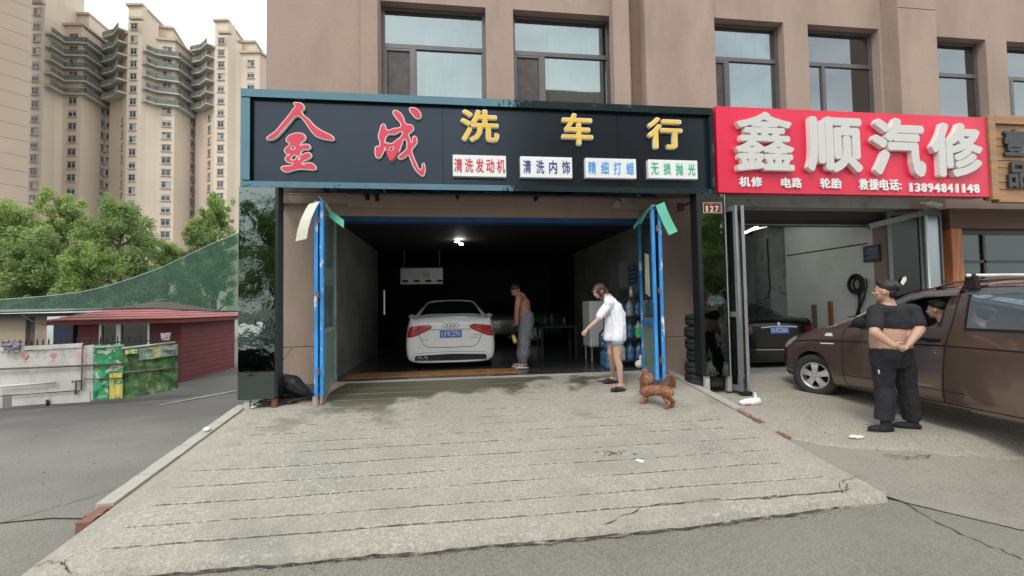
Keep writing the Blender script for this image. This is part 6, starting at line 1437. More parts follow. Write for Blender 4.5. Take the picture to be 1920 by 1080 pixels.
fpanel(-45, 5, 655, 654, 770, 765, m_pan)
fpanel(5, 92, 662, 655, 740, 737, m_pan, o=.0)
fpanel(92.5, 157, 655, 650, 737, 731, m_pan, o=.012)
fpanel(158, 177, 648, 646, 752, 750, m_pan, o=.02)
fpanel(24, 96, 742, 736, 761, 756, m_pan, 'lower_board', .03)
fpanel(97, 170, 736, 732, 757, 753, m_pan, 'lower_board', .035)
fpanel(176, 233, 647, 645, 749, 747, m_leafban, 'green_banner', .03, .03)
fpanel(207, 232, 700, 698, 748, 746, m_yelban, 'yellow_banner', .05, .03)
fpanel(176, 205, 702, 700, 749, 748, m_leafban, 'green_banner', .045, .03)
fpanel(231, 334, 652, 644, 748, 730, m_camo, 'tarpaulin', .03, .07)
m_fold = M('patterned_tarp', (.16, .22, .18), .6, var=.5, scale=5, stain=(.36, .36, .16), stain_scale=4, stain_lo=.5, stain_hi=.56)
fpanel(264, 292, 652, 650, 674, 672, m_fold, 'tarp_flap', .10, .02); fpanel(292, 336, 648, 645, 671, 665, m_fold, 'tarp_flap', .11, .03)
fpanel(238, 262, 655, 653, 664, 662, m_yelban, 'tarp_flap', .09, .01)
fpanel(0, 157, 651, 643, 659, 651, m_pan, 'top_rail_board', .04)
def frail(x0, y0_, x1, y1_, r, mat, name='rail'):
    mb = MB(); mb.tube([FP(x0, y0_)+fnrm*.075, FP(x1, y1_)+fnrm*.075], r, 8); return mb.build(name, mat, fence, smooth=True)
frail(-45, 693, 232, 682, .022, m_pipe); frail(231, 698, 334, 689, .018, m_pipe); frail(0, 724, 108, 716, .024, m_pan); frail(0, 742, 153, 731, .012, m_pipe); frail(160, 710, 232, 708, .012, m_pipe); frail(231, 653, 330, 642, .03, m_steel); frail(176, 651, 231, 649, .02, m_steel)
frail(158, 645, 156, 730, .014, m_pipe, 'post'); frail(146, 712, 145, 738, .02, m_pipe, 'post'); frail(138, 715, 155, 713, .022, m_pipe, 'rail')
frail(92, 748, 94, 760, .03, m_iron, 'post')
# faint printed drawings on the white boards
m_pink = M('faded_pink_print', (.55, .30, .29), .8, var=.2); m_gp = M('faded_grey_print', (.42, .42, .42), .8, var=.2)
for k, x in enumerate((47, 100, 149)):
    c = FP(x, 668-k*1.5)+fnrm*.018; mb = MB(); u = -fdir
    pts = [c+u*.062*math.cos(a*.5236)*(1.1 if math.sin(a*.5236) > -.2 else .7)+Vector((0, 0, .075*math.sin(a*.5236))) for a in range(12)]; mb.add(pts, [tuple(range(12))]); mb.build('flower_print', m_pink, fence, fix=False)
    mb = MB()
    for j, (dx, dz) in enumerate(((-.30, .10), (-.30, .05), (-.30, .0), (-.16, -.03), (.0, -.12), (-.18, .09))):
        q = c+u*dx+Vector((0, 0, dz)); w_ = .018 if j < 3 else .022; mb.add([q+u*-w_+V3(0, 0, -w_*.6), q+u*w_+V3(0, 0, -w_*.6), q+u*w_+V3(0, 0, w_*.6), q-u*w_+V3(0, 0, w_*.6)], [(0, 1, 2, 3)])
    mb.build('small_print', m_gp, fence, fix=False)
# grey rag, patterned rag on the fence
def rag(px, py, w_, h_, mat, label, name='rag'):
    c = FP(px, py); mb = MB()
    mb.grid(lambda u, v: c-fdir*(u-.5)*w_*(1-.25*v)+Vector((0, 0, -v*h_))+fnrm*(.09+.06*nzv.noise(Vector((u*5+px, v*4, 0)))), 14, 10)
    mb.grid(lambda u, v: c-fdir*(u-.5)*w_*(1-.25*v)+Vector((0, 0, -v*h_))+fnrm*(.07+.06*nzv.noise(Vector((u*5+px, v*4, 0)))), 14, 10)
    tag(mb.build(name, mat, smooth=True), label, 'cloth')
rag(27, 640, .34, .22, M('grey_rag', (.20, .21, .25), .9, var=.3, scale=12), 'grey rag hanging over the left end of the white fence')
rag(313, 624, .22, .18, M('pink_rag', (.55, .48, .49), .9, var=.3, scale=20), 'crumpled pale patterned rag on the green end of the fence')
# spiked iron railing behind the boards
irf = thing('iron_railing', 'black iron railing with spear points rising behind the patched fence', 'railing', FA-fnrm*.25)
off = -fnrm*.22
mb = MB(); mb.bar(FP(-40, 654)+off, FP(320, 638)+off, .03, .03); mb.build('rail', m_iron, irf)
sp = MB(); sp.tube([(0, 0, -.95), (0, 0, .02)], .009, 5); sp.lathe([(.0, .20), (.02, .10), (.012, .06), (.022, .04), (.008, .0)], n=6); sm_ = sp.mesh('picket'); sm_.materials.append(m_iron)
for i in range(32):
    x = -30+i*11.0; p = FP(x, 653.5-x*.048)+off; o = link('picket', sm_, None); o.parent = irf; o.matrix_parent_inverse = irf.matrix_basis.inverted(); o.location = p
# ---- red shed
m_shed = M('maroon_board', (.155, .022, .026), .75, var=.15, scale=2, stain=(.11, .018, .02), stain_scale=2)
m_shroof = M('pink_red_shingle', (.30, .105, .10), .8, var=.25, scale=3, fine=.3, bump=.006, bscale=30)
shed = thing('shed', 'maroon wooden shed with a shingled red roof and a sliding white window', 'shed', (-10.5, 9, -1))
sx1 = -8.55; sx0 = atY(148, 640, 7.6).x; sy0, sy1 = 7.6, 11.1; ez = atY(330, 597, 7.6).z
def plankwall(name, fixed, a0, a1, axis, z0_, z1_, step=.14, holes=None):
    n = int(round((z1_-z0_)/step)); st = (z1_-z0_)/n
    for i in range(n):
        z = z0_+i*st; spans = [(a0, a1)]
        for h in holes or []:
            if z+st > h[2] and z < h[3]:
                spans = [s for q in spans for s in ((q[0], min(q[1], h[0])), (max(q[0], h[1]), q[1])) if s[1]-s[0] > .02]
        for s in spans:
            mb = MB()
            if axis == 'x': mb.prism([(fixed, z), (fixed-.022, z+.002), (fixed-.008, z+st-.004), (fixed, z+st-.004)], 'x', s[0], s[1])
            else: mb.prism([(fixed, z), (fixed+.022, z+.002), (fixed+.008, z+st-.004), (fixed, z+st-.004)], 'y', s[0], s[1])
            mb.build('wall_board', m_shed, shed)
wa, wb_ = atY(187, 605, 7.55), atY(281, 640, 7.55)
WX0, WX1, WZ0, WZ1 = wa.x, wb_.x, wa.z-.95, wa.z
plankwall('front', sy0-.03, sx0, sx1, 'x', -1.0, ez, .16, [(WX0, WX1, WZ0, WZ1)])
plankwall('side', sx1+.03, sy0, sy1, 'y', -1.0, ez, .16)
mb = MB(); mb.box((sx0, sy0, -1.0), (WX0, sy0+.06, ez)); mb.box((WX1, sy0, -1), (sx1, sy0+.06, ez)); mb.box((WX0, sy0, -1), (WX1, sy0+.06, WZ0)); mb.box((sx1-.06, sy0+.07, -1), (sx1, sy1, ez)); mb.box((sx0, sy0+.07, -1), (sx0+.06, sy1, ez)); mb.box((sx0+.07, sy1-.06, -1), (sx1-.07, sy1, ez)); mb.build('wall', m_shed, shed)
mb = MB(); mb.box((sx1+.008, sy0-.06, -1), (sx1+.06, sy0-.01, ez)); mb.build('corner_trim', m_shed, shed)
wf = MB(); t_ = .06; ym = sy0-.075; mx0 = WX0+(WX1-WX0)*.38
for a, b in (((WX0, WZ0), (WX0+t_, WZ1)), ((WX1-t_, WZ0), (WX1, WZ1)), ((WX0+t_, WZ1-t_), (WX1-t_, WZ1)), ((WX0+t_, WZ0), (WX1-t_, WZ0+t_)), ((mx0-t_, WZ0+t_), (mx0+t_, WZ1-t_))): wf.box((a[0], ym, a[1]), (b[0], sy0+.02, b[1]))
wfo = wf.build('window', m_white, shed)
mb = MB(); mb.box((WX0+t_, sy0-.02, WZ0+t_), (mx0-t_, sy0-.014, WZ1-t_)); mb.build('pane', m_darkglass, wfo)
mb = MB(); mb.box((mx0+t_, sy0-.02, WZ0+t_), (WX1-t_, sy0-.014, WZ1-t_)); mb.build('pane', m_darkglass, wfo)
mb = MB(); mb.grid(lambda u, v: (WX0+(WX1-WX0)*u, sy0+.12+.03*math.sin(u*50), WZ0+(WZ1-WZ0)*v), 60, 1); mb.build('curtain', M('grey_curtain', (.42, .42, .40), .9, var=.15), wfo)
rx0, rx1, ry0, ry1 = sx0-.6, sx1+.35, sy0-.45, sy1+.4; rz = ez; ph_ = 1.05; cxr, cyr = (rx0+rx1)/2, (ry0+ry1)/2
def hip(u, v, k):
    return None
nrow = 9
corner = [Vector((rx0, ry0, rz)), Vector((rx1, ry0, rz)), Vector((rx1, ry1, rz)), Vector((rx0, ry1, rz))]
hw = (ry1-ry0)/2; ridge = [Vector((rx0+hw, cyr, rz+ph_*.62)), Vector((rx1-hw, cyr, rz+ph_*.62))]
def shingles(a, b, ra, rb, parent):
    for i in range(nrow):
        v0, v1 = i/nrow, (i+1)/nrow; p0, p1 = a.lerp(ra, v0), b.lerp(rb, v0); q0, q1 = a.lerp(ra, v1), b.lerp(rb, v1)
        n = (p1-p0).cross(ra-a).normalized()
        if n.z < 0: n = -n
        mb = MB(); mb.add([p0, p1, q1, q0, p0+n*.03, p1+n*.03, q1+n*.01, q0+n*.01], [(4, 5, 6, 7), (0, 1, 5, 4), (1, 2, 6, 5), (3, 0, 4, 7), (0, 3, 2, 1)]); mb.build('shingle_course', m_shroof, parent)
rb_ = MB(); rb_.box((rx0+.03, ry0+.03, rz-.13), (rx1-.03, ry1-.03, rz-.005)); rfo = rb_.build('roof', m_shed, shed)
shingles(corner[0], corner[1], ridge[0], ridge[1], rfo); shingles(corner[1], corner[2], ridge[1], ridge[1], rfo); shingles(corner[3], corner[0], ridge[0], ridge[0], rfo)
# ---- dark blue cabinet, pale sheds behind
def boxpx(x0, y0_, x1, y1_, Y, dep, mat, name, label, cat, zb=-1.0):
    a, b = atY(x0, y0_, Y), atY(x1, y1_, Y); mb = MB(); mb.box((a.x, Y, zb), (b.x, Y+dep, a.z)); return tag(mb.build(name, mat, bevel=.01), label, cat)
bc = boxpx(100, 609, 137, 640, 8.2, .8, M('navy_cabinet', (.015, .028, .06), .5, var=.15), 'cabinet', 'dark blue steel cabinet left of the maroon shed', 'cabinet')
boxpx(88, 594, 137, 640, 9.6, .3, M('white_sheet_wall', (.62, .65, .68), .6, var=.08), 'partition', 'white sheet partition behind the dark blue cabinet', 'partition')
hut = thing('low_hut', 'low beige plastered hut with a white-edged flat roof behind the fence', 'building', (-14, 12, -1))
a, b = atY(-60, 590, 12), atY(96, 590, 12)
m_beige = M('beige_plaster', (.33, .27, .20), .85, var=.12, scale=1.2)
pr_ = atY(48, 600, 12).x; pr2 = atY(66, 600, 12).x
mb = MB(); mb.box((a.x-3, 12, -1), (pr_, 12.3, a.z)); mb.box((pr2, 12, -1), (b.x, 12.3, a.z)); mb.build('wall', m_beige, hut)
mb = MB(); mb.box((pr_, 12.12, -1), (pr2, 12.3, a.z)); mb.build('doorway', M('grey_door', (.10, .09, .085), .7, var=.3), hut)
mb = MB(); c = atY(140, 583, 11.6); mb.box((a.x-3, 11.5, a.z+.01), (c.x, 13, a.z+.17)); mb.build('roof', m_white, hut)
mb = MB(); mb.box((a.x-3, 11.6, a.z-.13), (c.x, 12.9, a.z+.008)); mb.build('eaves', m_darkpaint_gloom, hut)
mb = MB(); pts = [atY(x, y, 9) for x, y in ((40, 590), (60, 603), (85, 609), (105, 603), (113, 596))]; mb.tube(pts, .02, 6); tag(mb.build('cable', m_iron, smooth=True), 'slack dark cable hanging between the hut and the shed', 'cable')
# beige block behind the trees
bk = thing('beige_block', 'old two-storey beige block half hidden by the trees behind the green net', 'building', (-28, 30, -1))
a, b = atY(45, 478, 31), atY(150, 560, 31); mb = MB(); mb.box((a.x, 31, -1), (b.x, 36, a.z)); mb.build('wall', m_beige, bk)
mb = MB(); mb.box((a.x-.3, 30.6, a.z+.01), (b.x+.4, 36.2, a.z+.35)); mb.build('roof', M('brown_roof', (.17, .11, .08), .8, var=.2), bk)
for x0, x1 in ((52, 68), (92, 127)):
    p, q = atY(x0, 543, 30.95), atY(x1, 560, 30.95); mb = MB(); mb.box((p.x, 30.93, q.z-1), (q.x, 30.995, p.z)); mb.build('window', M('dark_window', (.03, .035, .04), .2) if x0 == 52 else bpy.data.materials['dark_window'], bk)
# ---- green shade net
def net_mat():
    m = bpy.data.materials.new('shade_net'); m.use_nodes = True; t = m.node_tree; p = t.nodes['Principled BSDF']; p.inputs['Roughness'].default_value = .9
    co = _coords(t, True); col = _mix(t, (.028, .066, .052), (.05, .095, .072), _noise(t, co, 1.2, 5, .6)); t.links.new(col, p.inputs['Base Color'])
    tr_ = t.nodes.new('ShaderNodeBsdfTransparent'); tr_.inputs[0].default_value = (.75, 1, .9, 1); tl2 = t.nodes.new('ShaderNodeBsdfTranslucent'); tl2.inputs[0].default_value = (.04, .16, .12, 1)
    m1 = t.nodes.new('ShaderNodeMixShader'); m1.inputs[0].default_value = .45; m2 = t.nodes.new('ShaderNodeMixShader')
    o = t.nodes['Material Output']; t.links.new(p.outputs[0], m1.inputs[1]); t.links.new(tl2.outputs[0], m1.inputs[2])
    m2.inputs[0].default_value = .34; t.links.new(m1.outputs[0], m2.inputs[1]); t.links.new(tr_.outputs[0], m2.inputs[2]); t.links.new(m2.outputs[0], o.inputs[0]); return m
topc = [(-160, 572), (-60, 567), (0, 562), (80, 556), (150, 548), (200, 537), (250, 521), (300, 503), (350, 480), (400, 456), (446, 438), (470, 424)]
botc = [(-160, 592), (-60, 588), (0, 586), (80, 584), (150, 582), (200, 580), (250, 578), (300, 578), (350, 581), (400, 583), (446, 584), (470, 584)]
def lerp_c(c, u):
    k = u*(len(c)-1); i = min(int(k), len(c)-2); f = k-i; return (c[i][0]*(1-f)+c[i+1][0]*f, c[i][1]*(1-f)+c[i+1][1]*f)
def netf(u, v):
    (tx, ty), (bx_, by) = lerp_c(topc, u), lerp_c(botc, u)
    Yt = 9.6-6.6*u; Yb = 6.8-5.0*u
    a, b = atY(tx, ty, Yt), atY(bx_, by, Yb); p = a.lerp(b, v); s = math.sin(math.pi*v)
    return p+Vector((0, 0, .035*s*math.sin((u*9+v*2.2)*2.6)*(u**1.5)+.03*s*math.sin(v*9+u*4)-.10*s+.025*s*nzv.noise(Vector((u*14, v*3, 0)))+.03*s*nzv.noise(Vector((u*3+v*6, v*2, 5)))))
net = thing('shade_net', 'dark green shade net sagging from the building over the yard', 'net', (-8, 5, 1.5))
mb = MB(); mb.grid(netf, 80, 16); mb.build('netting', net_mat(), net, smooth=True)
mb = MB(); mb.tube([netf(i/60, 0) for i in range(61)], .014, 6); mb.build('edge_rope', M('pale_rope', (.28, .38, .34), .8), net, smooth=True)
mb = MB(); mb.tube([netf(i/60, 1) for i in range(61)], .02, 6); mb.build('edge_rope', M('dark_rope', (.03, .05, .045), .8), net, smooth=True)
# ================================================================ trees
def leafmat(name, a, b, tr=(.22, .34, .08)):
    m = bpy.data.materials.new(name); m.use_nodes = True; t = m.node_tree; p = t.nodes['Principled BSDF']; p.inputs['Roughness'].default_value = .6
    g_ = t.nodes.new('ShaderNodeNewGeometry'); col = _mix(t, a, b, g_.outputs['Random Per Island'])
    col = _mix(t, col, tuple(c*.75 for c in a), _noise(t, _coords(t, True), .55, 3, .5, .45, .7))
    t.links.new(col, p.inputs['Base Color'])
    tl3 = t.nodes.new('ShaderNodeBsdfTranslucent'); tl3.inputs[0].default_value = (*tr, 1); mm = t.nodes.new('ShaderNodeMixShader'); mm.inputs[0].default_value = .4
    t.links.new(p.outputs[0], mm.inputs[1]); t.links.new(tl3.outputs[0], mm.inputs[2]); t.links.new(mm.outputs[0], t.nodes['Material Output'].inputs[0]); return m
m_lf = [leafmat('leaf_fresh', (.21, .30, .09), (.38, .47, .17), (.42, .54, .16)), leafmat('leaf_mid', (.16, .25, .085), (.30, .40, .15), (.34, .46, .14)), leafmat('leaf_yellow', (.17, .27, .07), (.30, .41, .14), (.36, .48, .13))]
m_bark = M('bark', (.12, .10, .08), .9, var=.3, scale=8, bump=.01, bscale=20)
def tree(px, ptop, pw, Y, mat, label, seed, n=9000, base=-1.0, leaf=.105, tall=1.0):
    r = random.Random(seed); top = atY(px, ptop, Y); wdt = (atY(px+pw, ptop, Y)-atY(px, ptop, Y)).x*.5; H = top.z-base
    t = thing('tree', label, 'tree', (top.x, Y, base), 'fresh green trees behind the yard')
    tk = MB(); bx_, by_ = top.x, Y; pts = []; 
    for k in range(7): pts.append((bx_+r.gauss(0, .12)*k*.3, by_, base-.2+H*.85*k/6))
    tk.tube(pts, [.24*(1-.13*k)*H/10 for k in range(7)], 8); 
    clumps = []
    nb = 21
    for k in range(nb):
        f = .28+.66*k/nb; a = k*2.4+r.random(); z = base+H*f; env = wdt*(1-((f-.45)/.62)**2)**.5 if abs(f-.45) < .62 else .2
        env = max(env, .2*wdt)*r.uniform(.6, 1.1); st_ = Vector((bx_, by_, z-.1*H)); en = Vector((bx_+math.cos(a)*env*.8, by_+math.sin(a)*env*.8, z+.06*H)); mid = st_.lerp(en, .5)+Vector((0, 0, -.03*H))
        tk.tube([st_, mid, en], [.06*H/10, .04*H/10, .015*H/10], 5)
        for q in range(5):
            e = st_.lerp(en, r.uniform(.45, 1.15))+Vector((r.gauss(0, .22), r.gauss(0, .22), r.gauss(0, .18)))*wdt*.8
            clumps.append((e, wdt*r.uniform(.11, .27)))
    clumps.append((Vector((bx_, by_, base+H*.93)), wdt*.25)); clumps.append((Vector((bx_+.1*wdt, by_, base+H*.85)), wdt*.32))
    tk.build('trunk', m_bark, t, smooth=True)
    lv = MB(); V = []; Fc = []
    n = int(n*1.7); wts = [c[1]**2 for c in clumps]; ch_ = r.choices(clumps, wts, k=n)
    for c, rad in ch_:
        d = Vector((r.gauss(0, 1), r.gauss(0, 1), r.gauss(0, 1))).normalized()*rad*r.uniform(.2, 1.15)**.7; d.z *= 1.15
        p = c+d; nrm = (d.normalized()+Vector((r.gauss(0, .6), r.gauss(0, .6), r.gauss(.5, .6)))).normalized(); u = nrm.orthogonal().normalized(); u.rotate(Matrix.Rotation(r.uniform(0, 6.28), 3, nrm)); w_ = nrm.cross(u); s = leaf*r.uniform(.6, 1.3)
        i = len(V); V += [p-u*s, p+w_*s*.45+nrm*s*.12, p+u*s, p-w_*s*.45+nrm*s*.12]; Fc.append((i, i+1, i+2, i+3))
    lv.v = [tuple(v) for v in V]; lv.f = Fc; lv.m = [0]*len(Fc); lv.build('crown', mat, t, fix=False)
    return t
T1 = tree(12, 372, 150, 24, m_lf[0], 'leafy green tree at the left edge of the photo before the towers', 1, 11000)
tree(122, 362, 105, 27, m_lf[0], 'tall slim green tree second from left before the first tower', 2, 10000)
tree(225, 376, 150, 25, m_lf[1], 'broad dense green tree in the middle above the green net', 3, 14000)
tree(60, 430, 130, 21, m_lf[1], 'lower bushy tree between the two left trees above the net', 4, 9000)
tree(316, 450, 90, 31, m_lf[2], 'pale yellow-green tree right of the dense middle tree', 5, 7000)
tree(404, 360, 90, 30, m_lf[2], 'bright green tree beside the left end of the black sign', 6, 9000)
tree(372, 420, 70, 28, m_lf[1], 'darker low tree just left of the tree by the black sign', 7, 5000)
tree(165, 455, 110, 19, m_lf[2], 'small yellowish tree low behind the green net', 8, 6000)
# across the street, seen mirrored in the pillars and window panes
for k, (x, y) in enumerate(((-9.5, -21), (-5.5, -23), (2, -25), (12, -21), (17, -22), (-14, -22))):
    o = copy_tree(T1); o.location = (x, y, -.6); o.rotation_euler = (0, 0, k*1.3)
    o['label'] = ['tree across the street mirrored in the left black pillar', 'taller tree across the street between two mirrored ones', 'tree across the street behind the camera', 'tree across the street mirrored in the right pillar', 'tree across the street at the far right', 'tree across the street at the far left'][k]; o['group'] = 'street trees across the road'
    o.scale = (1.0, 1.0, [.85, .9, .8, .9, .85, .85][k])
# ================================================================ towers
m_tw = M('tower_cream', (.63, .54, .435), .85, var=.05, scale=.06)  # greyed wall tone: distance haze is put into the colour
m_tw2 = M('tower_tan', (.55, .455, .38), .85, var=.05, scale=.06)
m_twc = M('tower_cornice', (.48, .40, .33), .8, var=0)
m_bal = M('balcony_slab', (.42, .42, .36), .8, var=.1, scale=.3)
m_balrail_shade = M('balcony_rail_and_shade', (.15, .165, .155), .6, var=.3, scale=.8)
m_twin = M('tower_window_frame', (.40, .42, .40), .6, var=0); m_twg = M('tower_glass', (.05, .06, .07), .15, var=.6, scale=.4); m_twl = M('tower_light_pane', (.32, .38, .38), .2, var=.3)  # frame colour lowered to soften the windows as haze would
def tower(label, plan, ztop, z0_, group='cream apartment towers'):
    """plan: list of (px at row 300, depth)"""
    pts = []
    for px, Dp in plan:
        q = atD(px, 300, Dp); pts.append((q.x, q.y))
    t = thing('apartment_tower', label, 'building', (pts[0][0], pts[0][1], -1), group); return t, pts
def wall_seg(t, a, b, z0_, z1_, mat, name='wall', back=14, cap=True):
    mb = MB(); (x0, y0_), (x1, y1_) = a, b
    d = Vector((x1-x0, y1_-y0_)).normalized(); n = Vector((d.y, -d.x))
    if n.dot(Vector((CAM.x-x0, CAM.y-y0_))) < 0: n = -n
    vw_ = Vector(((x0+x1)/2-CAM.x, (y0_+y1_)/2-CAM.y)).normalized(); bk_ = -n*min(back, 9)+Vector((-1.5, 2))
    if bk_.x*FW.x+bk_.y*FW.y < 5: bk_ = vw_*min(back, 9)-n*1.0
    mb.prism([(x0, y0_), (x1, y1_), (x1+bk_.x, y1_+bk_.y), (x0+bk_.x, y0_+bk_.y)], 'z', z0_, z1_); o = mb.build(name, mat, t)
    if cap:
        mb = MB(); n = n*.5
        mb.prism([(x0+n.x-d.x*.3, y0_+n.y-d.y*.3), (x1+n.x+d.x*.3, y1_+n.y+d.y*.3), (x1+d.x*.3+bk_.x, y1_+bk_.y), (x0-d.x*.3+bk_.x, y0_+bk_.y)], 'z', z1_+.01, z1_+.55); mb.build('cornice', m_twc, t)
    return o
winmesh = {}
def tower_window(t, a, b, f, z, w_=1.5, h_=1.5, var=0):
    """window object standing on the wall line a-b at fraction f"""
    a, b = Vector((*a, 0)), Vector((*b, 0)); d = (b-a).normalized(); n = Vector((d.y, -d.x, 0)); 
    if n.dot(CAM-a) < 0: n = -n
    key = (round(w_, 2), round(h_, 2), var)
    if key not in winmesh:
        mb = MB(); hw_, hh = w_/2, h_/2
        mb.mi = 0
        for p, q in (((-hw_, -hh), (-hw_+.09, hh)), ((hw_-.09, -hh), (hw_, hh)), ((-hw_+.09, hh-.09), (hw_-.09, hh)), ((-hw_+.09, -hh), (hw_-.09, -hh+.09)), ((-hw_*.05, -hh+.09), (hw_*.1, hh-.09)), ((-hw_+.09, hh*.3), (-hw_*.051, hh*.38)), ((hw_*.101, hh*.3), (hw_-.09, hh*.38))): mb.box((p[0], -.10, p[1]), (q[0], .05, q[1]))
        mb.mi = 1; mb.box((-hw_+.1, -.04, -hh+.1), (hw_-.1, .03, hh-.1))
        if var:
            mb.mi = 2; 
            if var == 1: mb.box((-hw_+.1, -.06, -hh+.1), (-hw_*.1, -.045, hh*.28))
            if var == 2: mb.box((hw_*.15, -.06, -hh+.1), (hw_-.1, -.045, hh-.12))
            if var == 3: mb.box((-hw_+.1, -.06, hh*.4), (hw_-.1, -.045, hh-.1))
        mb.mi = 3; mb.box((-hw_-.15, -.28, -hh-.22), (hw_+.15, .05, -hh-.02)); 
        if not var == 3: mb.box((-hw_-.12, -.16, hh+.02), (hw_+.12, .05, hh+.14))
        me = mb.mesh('window'); 
        for m in (m_twin, m_twg, m_twl, m_twc): me.materials.append(m)
        winmesh[key] = me
    o = link('window', winmesh[key]); o.parent = t; o.matrix_parent_inverse = t.matrix_basis.inverted()
    p = a.lerp(b, f)+n*.02; o.location = (p.x, p.y, z); o.rotation_euler = (0, 0, math.atan2(d.y, d.x))
rw = random.Random(11)
FL = 2.95
def column(t, a, b, f, ztop, n, w_=1.5, h_=1.5, skip=()):
    for i in range(n):
        if i in skip: continue
        tower_window(t, a, b, f, ztop-i*FL, w_, h_, rw.choice((0, 0, 1, 2, 3)))
def balcony(t, line, z, depth=1.6):
    """slab, railing and a dark panel for the shade behind it, along a plan polyline"""
    top = []; n_ = []
    for i, p in enumerate(line):
        a = Vector(line[max(i-1, 0)]); b = Vector(line[min(i+1, len(line)-1)]); d = (b-a).normalized(); n = Vector((d.y, -d.x)); 
        if n.dot(Vector((CAM.x-p[0], CAM.y-p[1]))) < 0: n = -n
        n_.append(n); top.append(Vector(p)+n*depth)
    mb = MB()
    for i in range(len(line)-1):
        mb.prism([tuple(line[i]), tuple(line[i+1]), tuple(top[i+1]), tuple(top[i])], 'z', z, z+.35)
    s = mb.build('balcony', m_bal, t)
    mb = MB()
    for i in range(len(line)-1):
        a, b = top[i]-n_[i]*.08, top[i+1]-n_[i+1]*.08
        L = (b-a).length; k = max(1, int(L/.3))
        mb.bar((a.x, a.y, z+1.45), (b.x, b.y, z+1.45), .08, .08); mb.bar((a.x, a.y, z+.45), (b.x, b.y, z+.45), .05, .05)
        mb.prism([(a.x, a.y), (b.x, b.y), (b.x+.01, b.y+.05), (a.x+.01, a.y+.05)], 'z', z+.5, z+1.3)  # solid dark panel in place of the shade on the recessed walls
        for j in range(k+1): p = a.lerp(b, j/k); mb.bar((p.x, p.y, z+.36), (p.x, p.y, z+1.42), .12, .05)
    mb.build('railing', m_balrail_shade, s)
def zrow(px, py, D_): return atD(px, py, D_).z
ZT = 72.4
def make_tower(label, P, x_pier, zt, ztb, pier_win, main_win, side_wins, nfl, bal_n, bal_top):
    t, p = tower(label, P, zt, -1)
    return t, p
# first tower ---------------------------------------------------------
t1, p = tower('first cream apartment tower from the left, top cut off by the photo', [(40, 98), (78, 98), (88, 100), (116, 102.5), (150, 102.5), (196, 110), (214, 110)], ZT, -1)
zt1 = ZT+5
wall_seg(t1, p[0], p[1], -1, zt1, m_tw); wall_seg(t1, p[1], p[2], -1, zt1, m_tw, cap=False); wall_seg(t1, p[2], p[3], -1, zt1-2, m_tw, cap=False)
wall_seg(t1, p[3], p[4], -1, zrow(133, 43, 102.5), m_tw); wall_seg(t1, p[4], p[5], -1, zrow(133, 43, 102.5), m_tw); wall_seg(t1, p[5], p[6], -1, zrow(205, 75, 110), m_tw2)
q = [(lambda s: (s.x, s.y))(atD(x, 300, d)) for x, d in ((122, 107), (162, 107), (176, 110))]
wall_seg(t1, q[0], q[1], 60, zrow(140, 22, 107), m_tw, back=8)
z_ = zrow(60, 15, 98); column(t1, p[0], p[1], .62, z_, 25)
z_ = zrow(133, 187, 102.5); column(t1, p[3], p[4], .55, z_, 18, 1.9); column(t1, p[3], p[4], .55, z_+FL*5, 4, 1.9)
z_ = zrow(200, 210, 110); column(t1, p[5], p[6], .45, z_, 17, 1.4); column(t1, p[4], p[5], .86, z_, 17, 1.1)
bz = zrow(120, 172, 101)
for i in range(5): balcony(t1, [p[1], p[2], p[3], p[4], p[5], p[6]] if False else [p[1], p[3], p[4], p[5], p[6]], bz+i*FL)
# second tower -----------------------------------------------------------
t2, p = tower('middle cream apartment tower with stacked balconies', [(204, 108), (226, 106.5), (236, 104), (263, 104), (272, 105), (294, 106.8), (326, 107.5), (364, 115), (380, 115.5)], ZT, -1)
zm = zrow(250, 4, 104)
wall_seg(t2, p[0], p[1], -1, zrow(215, 68, 108), m_tw2); wall_seg(t2, p[1], p[2], -1, zrow(232, 68, 106), m_tw); wall_seg(t2, p[2], p[3], -1, zm, m_tw); wall_seg(t2, p[3], p[4], -1, zm, m_tw, cap=False); wall_seg(t2, p[4], p[5], -1, zm-2.5, m_tw, cap=False)
zc = zrow(318, 72, 107.2); wall_seg(t2, p[5], p[6], -1, zc, m_tw); wall_seg(t2, p[6], p[7], -1, zc, m_tw); wall_seg(t2, p[7], p[8], -1, zrow(372, 98, 115), m_tw2)
q = [(lambda s: (s.x, s.y))(atD(x, 300, d)) for x, d in ((282, 110), (322, 111), (334, 113))]
wall_seg(t2, q[0], q[1], 60, zrow(300, 45, 110), m_tw, back=8)
column(t2, p[2], p[3], .45, zrow(252, 44, 104), 24)
column(t2, p[5], p[6], .55, zrow(312, 206, 107), 17, 1.9); column(t2, p[5], p[6], .55, zrow(312, 206, 107)+FL*5, 4, 1.9)
column(t2, p[7], p[8], .4, zrow(364, 228, 115), 16, 1.4); column(t2, p[6], p[7], .85, zrow(364, 228, 115), 16, 1.1)
column(t2, p[1], p[2], .35, zrow(232, 205, 106), 16, 1.5, skip=(0,))
bz = zrow(300, 196, 106)
for i in range(5): balcony(t2, [p[3], p[4], p[5], p[6], p[7], p[8]], bz+i*FL)
bz = zrow(215, 190, 108)
for i in range(6): balcony(t2, [p[0], p[1], p[2]], bz+i*FL, 1.8)
